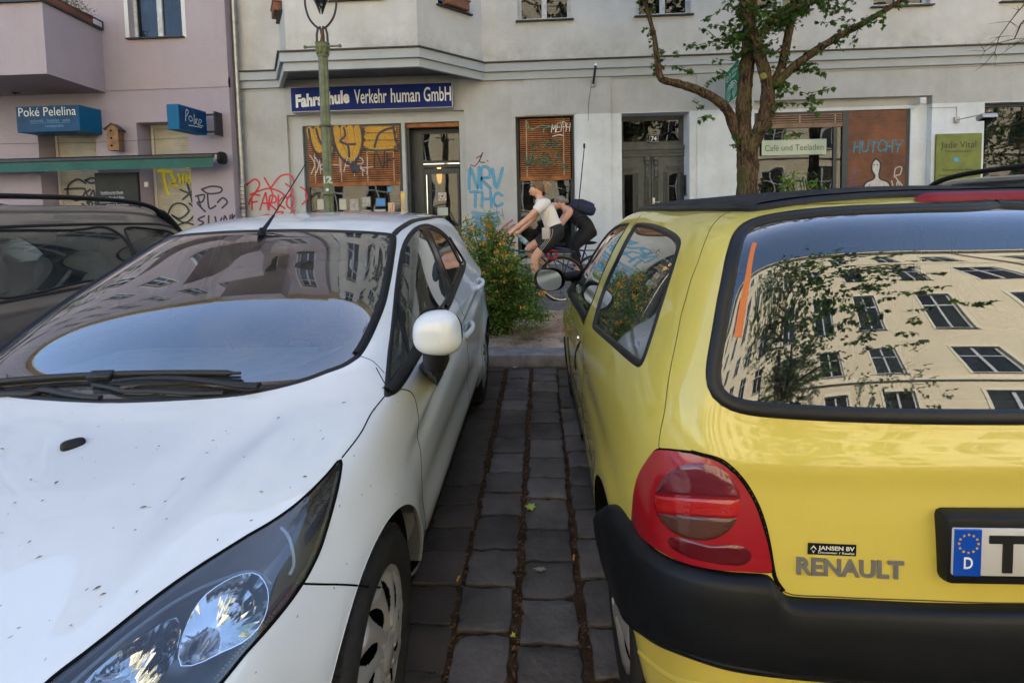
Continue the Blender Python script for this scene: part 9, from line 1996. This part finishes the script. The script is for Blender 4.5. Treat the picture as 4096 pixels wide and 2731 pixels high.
# ---------------------------------------------------------------- estate cars at the left and right edges
def wagon(label, XC, side, y0, y1, hw, top, paint, flip, railm, glassm=None):
 """long roofed car; flip=False nose towards camera. visible half on world side `side`"""
 L = y1-y0; D = lambda t: y0+L*t
 if not flip:
  rg = [(0, 1.0, .88, .22, .22, .25), (0, 1.0, .96, .35, .35, .40), (0, 1, 1.0, .55, .55, .60), (.01, 1, 1.0, .70, .74, .80), (.05, .995, .98, .80, .90, .95), (.20, .985, .95, .95, .985, 1.05), (.28, .975, .88, 1.12, 1.12, 1.18), (.35, .96, .81, 1.30, 1.29, 1.32), (.40, .94, .74, 1.42, 1.40, 1.41), (.44, .92, .62, top-.035, top-.04, top-.04), (.5, .88, .35, top-.008, top-.012, top-.012), (.55, .85, 0, top, top, top-.005)]
 else:
  rg = [(0, 1.0, .88, .25, .22, .22), (0, 1.0, .96, .40, .35, .35), (0, 1, 1.0, .60, .55, .55), (.0, .99, 1.0, .80, .74, .70), (.005, .95, .98, .95, .90, .80), (.015, .80, .95, 1.05, .985, .95), (.03, .73, .88, 1.18, 1.12, 1.12), (.045, .66, .81, 1.32, 1.29, 1.30), (.06, .62, .74, 1.41, 1.40, 1.42), (.08, .58, .62, top-.04, top-.04, top-.035), (.12, .52, .35, top-.012, top-.012, top-.008), (.18, .48, 0, top-.005, top, top)]
 rings = [cols(D(a), D(b), D(.5), hw*w, zn, zs, zf, 6, 6) for a, b, w, zn, zs, zf in rg]
 sh = Shell(rings, XC, side, 110, 220, None, smooth=12); T = thing('parked_car', label, 'car', (XC, D(.5), 0)); rs = sh.resample
 Q = lambda pts: orient(sh, rs([sh.side_uv(D(t if not flip else 1-t), z) for t, z in pts], .02, True))
 k = top/1.5
 fr = Q([(.24, 1.02), (.36, 1.24), (.44, 1.385), (.60, 1.405), (.80, 1.395), (.90, 1.36), (.955, 1.20), (.975, 1.06), (.80, 1.03), (.5, 1.01), (.3, .99)])
 w1 = Q([(.29, 1.04), (.37, 1.22), (.44, 1.35), (.525, 1.36), (.525, 1.05), (.40, 1.03)]); w2 = Q([(.565, 1.05), (.565, 1.36), (.70, 1.365), (.765, 1.355), (.775, 1.06), (.68, 1.055)]); w3 = Q([(.795, 1.07), (.787, 1.35), (.86, 1.335), (.90, 1.29), (.945, 1.10), (.87, 1.075)])
 ws = [sh.cast((XC+side*s, y0-3 if not flip else y1+3, z), (0, 1 if not flip else -1, 0)) for s, z in [(0, .99), (.5, 1.0), (.66, 1.03), (.62, 1.2), (.56, 1.38), (.3, 1.40), (0, 1.405)]]
 e = -3 if not flip else sh.nv+3; ws = rs(ws, .03)
 arches = {}
 for i, t in enumerate((.19, .80)):
  yc = D(t if not flip else 1-t); A = [sh.side_uv(yc+.35*math.cos(a), .3+.35*math.sin(a)) for a in [math.pi*k2/24 for k2 in range(25)]]; arches['a%d' % i] = [(-3, A[0][1])]+[(max(0, a[0]), a[1]) for a in A]+[(-3, A[-1][1])]
 GL_ = glassm or CARGLASS
 sh.cut({'frame': fr, 'w1': w1, 'w2': w2, 'w3': w3, 'ws': [(ws[0][0], e)]+ws+[(ws[-1][0], e)], **arches})
 sh.panel(['body'], 'body', paint, T); sh.panel(['ws'], 'windscreen', GL_, T, off=-.003)
 sh.pair(['frame'], 'window_frame', paint if not flip else GLOSSB, T)
 for n in ('w1', 'w2', 'w3'): sh.pair([n], 'side_window', GL_, T, off=-.004)
 for sg in (1, -1):
  mb = MB()
  for w in (w1, w2, w3): sh.ribbon(w, [(.012, -.001), (.010, .005), (0, .006), (-.004, -.006)], mb, closed=True, mirror=False)
  sh.ribbon(fr, [(.006, -.001), (.005, .005), (-.012, .005), (-.014, -.001)], mb, closed=True, mirror=False)
  if sg < 0: mb.v = [(2*XC-a, b, c) for a, b, c in mb.v]; mb.f = [f[::-1] for f in mb.f]
  mb.build('window_seal', RUBBER, T, True, ang=80)
  tt = (lambda t: D(t if not flip else 1-t)); pts = []
  for t, up_ in ((.44, -.002), (.46, .040), (.52, .068), (.6, .075), (.75, .075), (.86, .066), (.91, .040), (.945, -.004)):
   p = sh.pos(sh.top_uv(hw*.615, tt(t))); pts.append(Vector((XC+side*sg*(hw*.615), p.y, p.z+up_)))
  q = smooth_path(pts, 6); n = len(q); mb = MB(); mb.tube(q, [.017+(.016 if (i < 5 or i > n-9) else 0)+(.004) for i in range(n)], 12, flat=.8); mb.build('roof_rail', railm, T, True)
  d = rs([sh.side_uv(tt(.545), z) for z in (1.40, 1.2, 1.0, .6, .3)], .03); mb = MB(); sh.ribbon(d, [(-.002, -.001), (-.0018, .0006), (.0018, .0006), (.002, -.001)], mb, mirror=False)
  if sg < 0: mb.v = [(2*XC-a, b, c) for a, b, c in mb.v]; mb.f = [f[::-1] for f in mb.f]
  mb.build('door_gap', GAP, T, True)
  for t in (.19, .80): wheel(T, (XC+side*sg*(hw-.005), tt(t), .31), side*sg, .31, .2, TYRE, SILVER, DARKIN, 7, 'plain')
 mb = MB(); mb.box(XC-hw*.6, XC+hw*.6, D(.03), D(.97), .2, .32); mb.box(XC-hw*.62, XC+hw*.62, D(.12), D(.9), .32, .36)
 mb.build('underbody', DARKIN, T)
 mb = MB()
 for sx in (-.38, .38):
  for t, r_ in ((.46, 0), (.70, 0)):
   y = D(t if not flip else 1-t); f = 1 if not flip else -1; rbox(mb, (XC+sx, y, .62), (.25, .27, .10)); rbox(mb, (XC+sx, y+f*.28, .90), (.24, .08, .32)); rbox(mb, (XC+sx, y+f*.34, 1.27), (.13, .05, .085))
 mb.build('seats', SEATF, T, True)
 f = 1 if not flip else -1
 mb = MB(); rbox(mb, (XC, D(.29 if not flip else .71), .88), (.72, .3, .12), .3); mb.build('dashboard', GREYPL, T, True)
 for sg in (1, -1):
  y = D(.30 if not flip else .70); mb = MB(); mb.ball((XC+sg*(hw+.10), y, 1.06), (.12, .06, .08), 20, 12, p=.75); mb.tube([(XC+sg*(hw-.04), y+.04, 1.0), (XC+sg*(hw+.06), y, 1.03)], [.03, .025], 8); mb.build('door_mirror', paint, T, True)
 mb = MB(); yn = D(0) if not flip else D(1); mb.cbox(XC-.26, XC+.26, yn-.02 if not flip else yn, yn if not flip else yn+.02, .42, .53, .003); mb.build('number_plate', MATS['plate_white'], T)
 for sg in (1, -1):
  mb = MB(); a = sh.cast((XC+side*.62, y0-2, .76), (0, 1, 0)); p = sh.pos(a, -.02); mb.ball((XC+sg*.64, p.y+.03, .76), (.14, .10, .09), 20, 12, p=.8); mb.build('headlight' if not flip else 'tail_light', CHROME if not flip else mat('red_lens2', (.35, .01, .015), .2, coat=1), T, True)
 return T, sh
def build_wagons():
 A_ = wagon('dark taupe estate car with roof rails beside the white hatchback', -3.62, 1, -.15, 4.36, .885, 1.545, TAUPE, False, BLACKPL)
 wagon('black estate car with roof rail behind the yellow hatchback roof', 3.42, -1, -.1, 4.30, .90, 1.60, BLACKP, False, BLACKPL)
 lb = ['silver grey estate car parked across the street behind the camera', 'second estate car across the street, left of the silver one', 'third estate car across the street at the right', 'fourth estate car across the street far right']
 for k, (x, y, a) in enumerate(((1.5, -12.6, 90), (-3.6, -12.5, 90), (6.6, -12.6, 90), (12.2, -12.6, 90))): dup(A_[0], (x, y, 0), lb[k], R(a), 'cars parked along the far kerb')
# ---------------------------------------------------------------- build everything
random.seed(4)
build_ground()
build_grey_house(); build_left_house(); build_signs(); build_pipe(); build_far_houses()
TW, SHT = build_twingo()
FI, SHF = build_fiesta()
build_wagons()
build_tree(); build_bush(); build_lamp_post()
build_people()
def split_islands(names):
 """mirrored trims become one part per piece"""
 for o in list(COL.objects):
  if o.type != 'MESH' or o.name.split('.')[0] not in names: continue
  bm = bmesh.new(); bm.from_mesh(o.data); bm.verts.ensure_lookup_table(); seen = [-1]*len(bm.verts); k = 0
  for v in bm.verts:
   if seen[v.index] >= 0: continue
   st = [v]; seen[v.index] = k
   while st:
    a = st.pop()
    for e in a.link_edges:
     b = e.other_vert(a)
     if seen[b.index] < 0: seen[b.index] = k; st.append(b)
   k += 1
  bm.free()
  if k < 2 or k > 6: continue
  for i in range(k):
   b2 = bmesh.new(); b2.from_mesh(o.data); b2.verts.ensure_lookup_table(); bmesh.ops.delete(b2, geom=[v for v in b2.verts if seen[v.index] != i], context='VERTS')
   me = o.data if False else bpy.data.meshes.new(o.name.split('.')[0]); b2.to_mesh(me); b2.free(); [me.materials.append(m_) for m_ in o.data.materials]
   if i == 0: first = me
   else:
    c = o.copy(); c.data = me; COL.objects.link(c)
  o.data = first
split_islands({'pillar_trim', 'headlight_gap', 'window_ledge', 'skirt_crease', 'window_sill_trim', 'lamp_gap', 'panel_gap', 'arch_lip', 'seat_belt_pillar', 'seat_belt', 'door_lining', 'string_line', 'ladder_tape'})
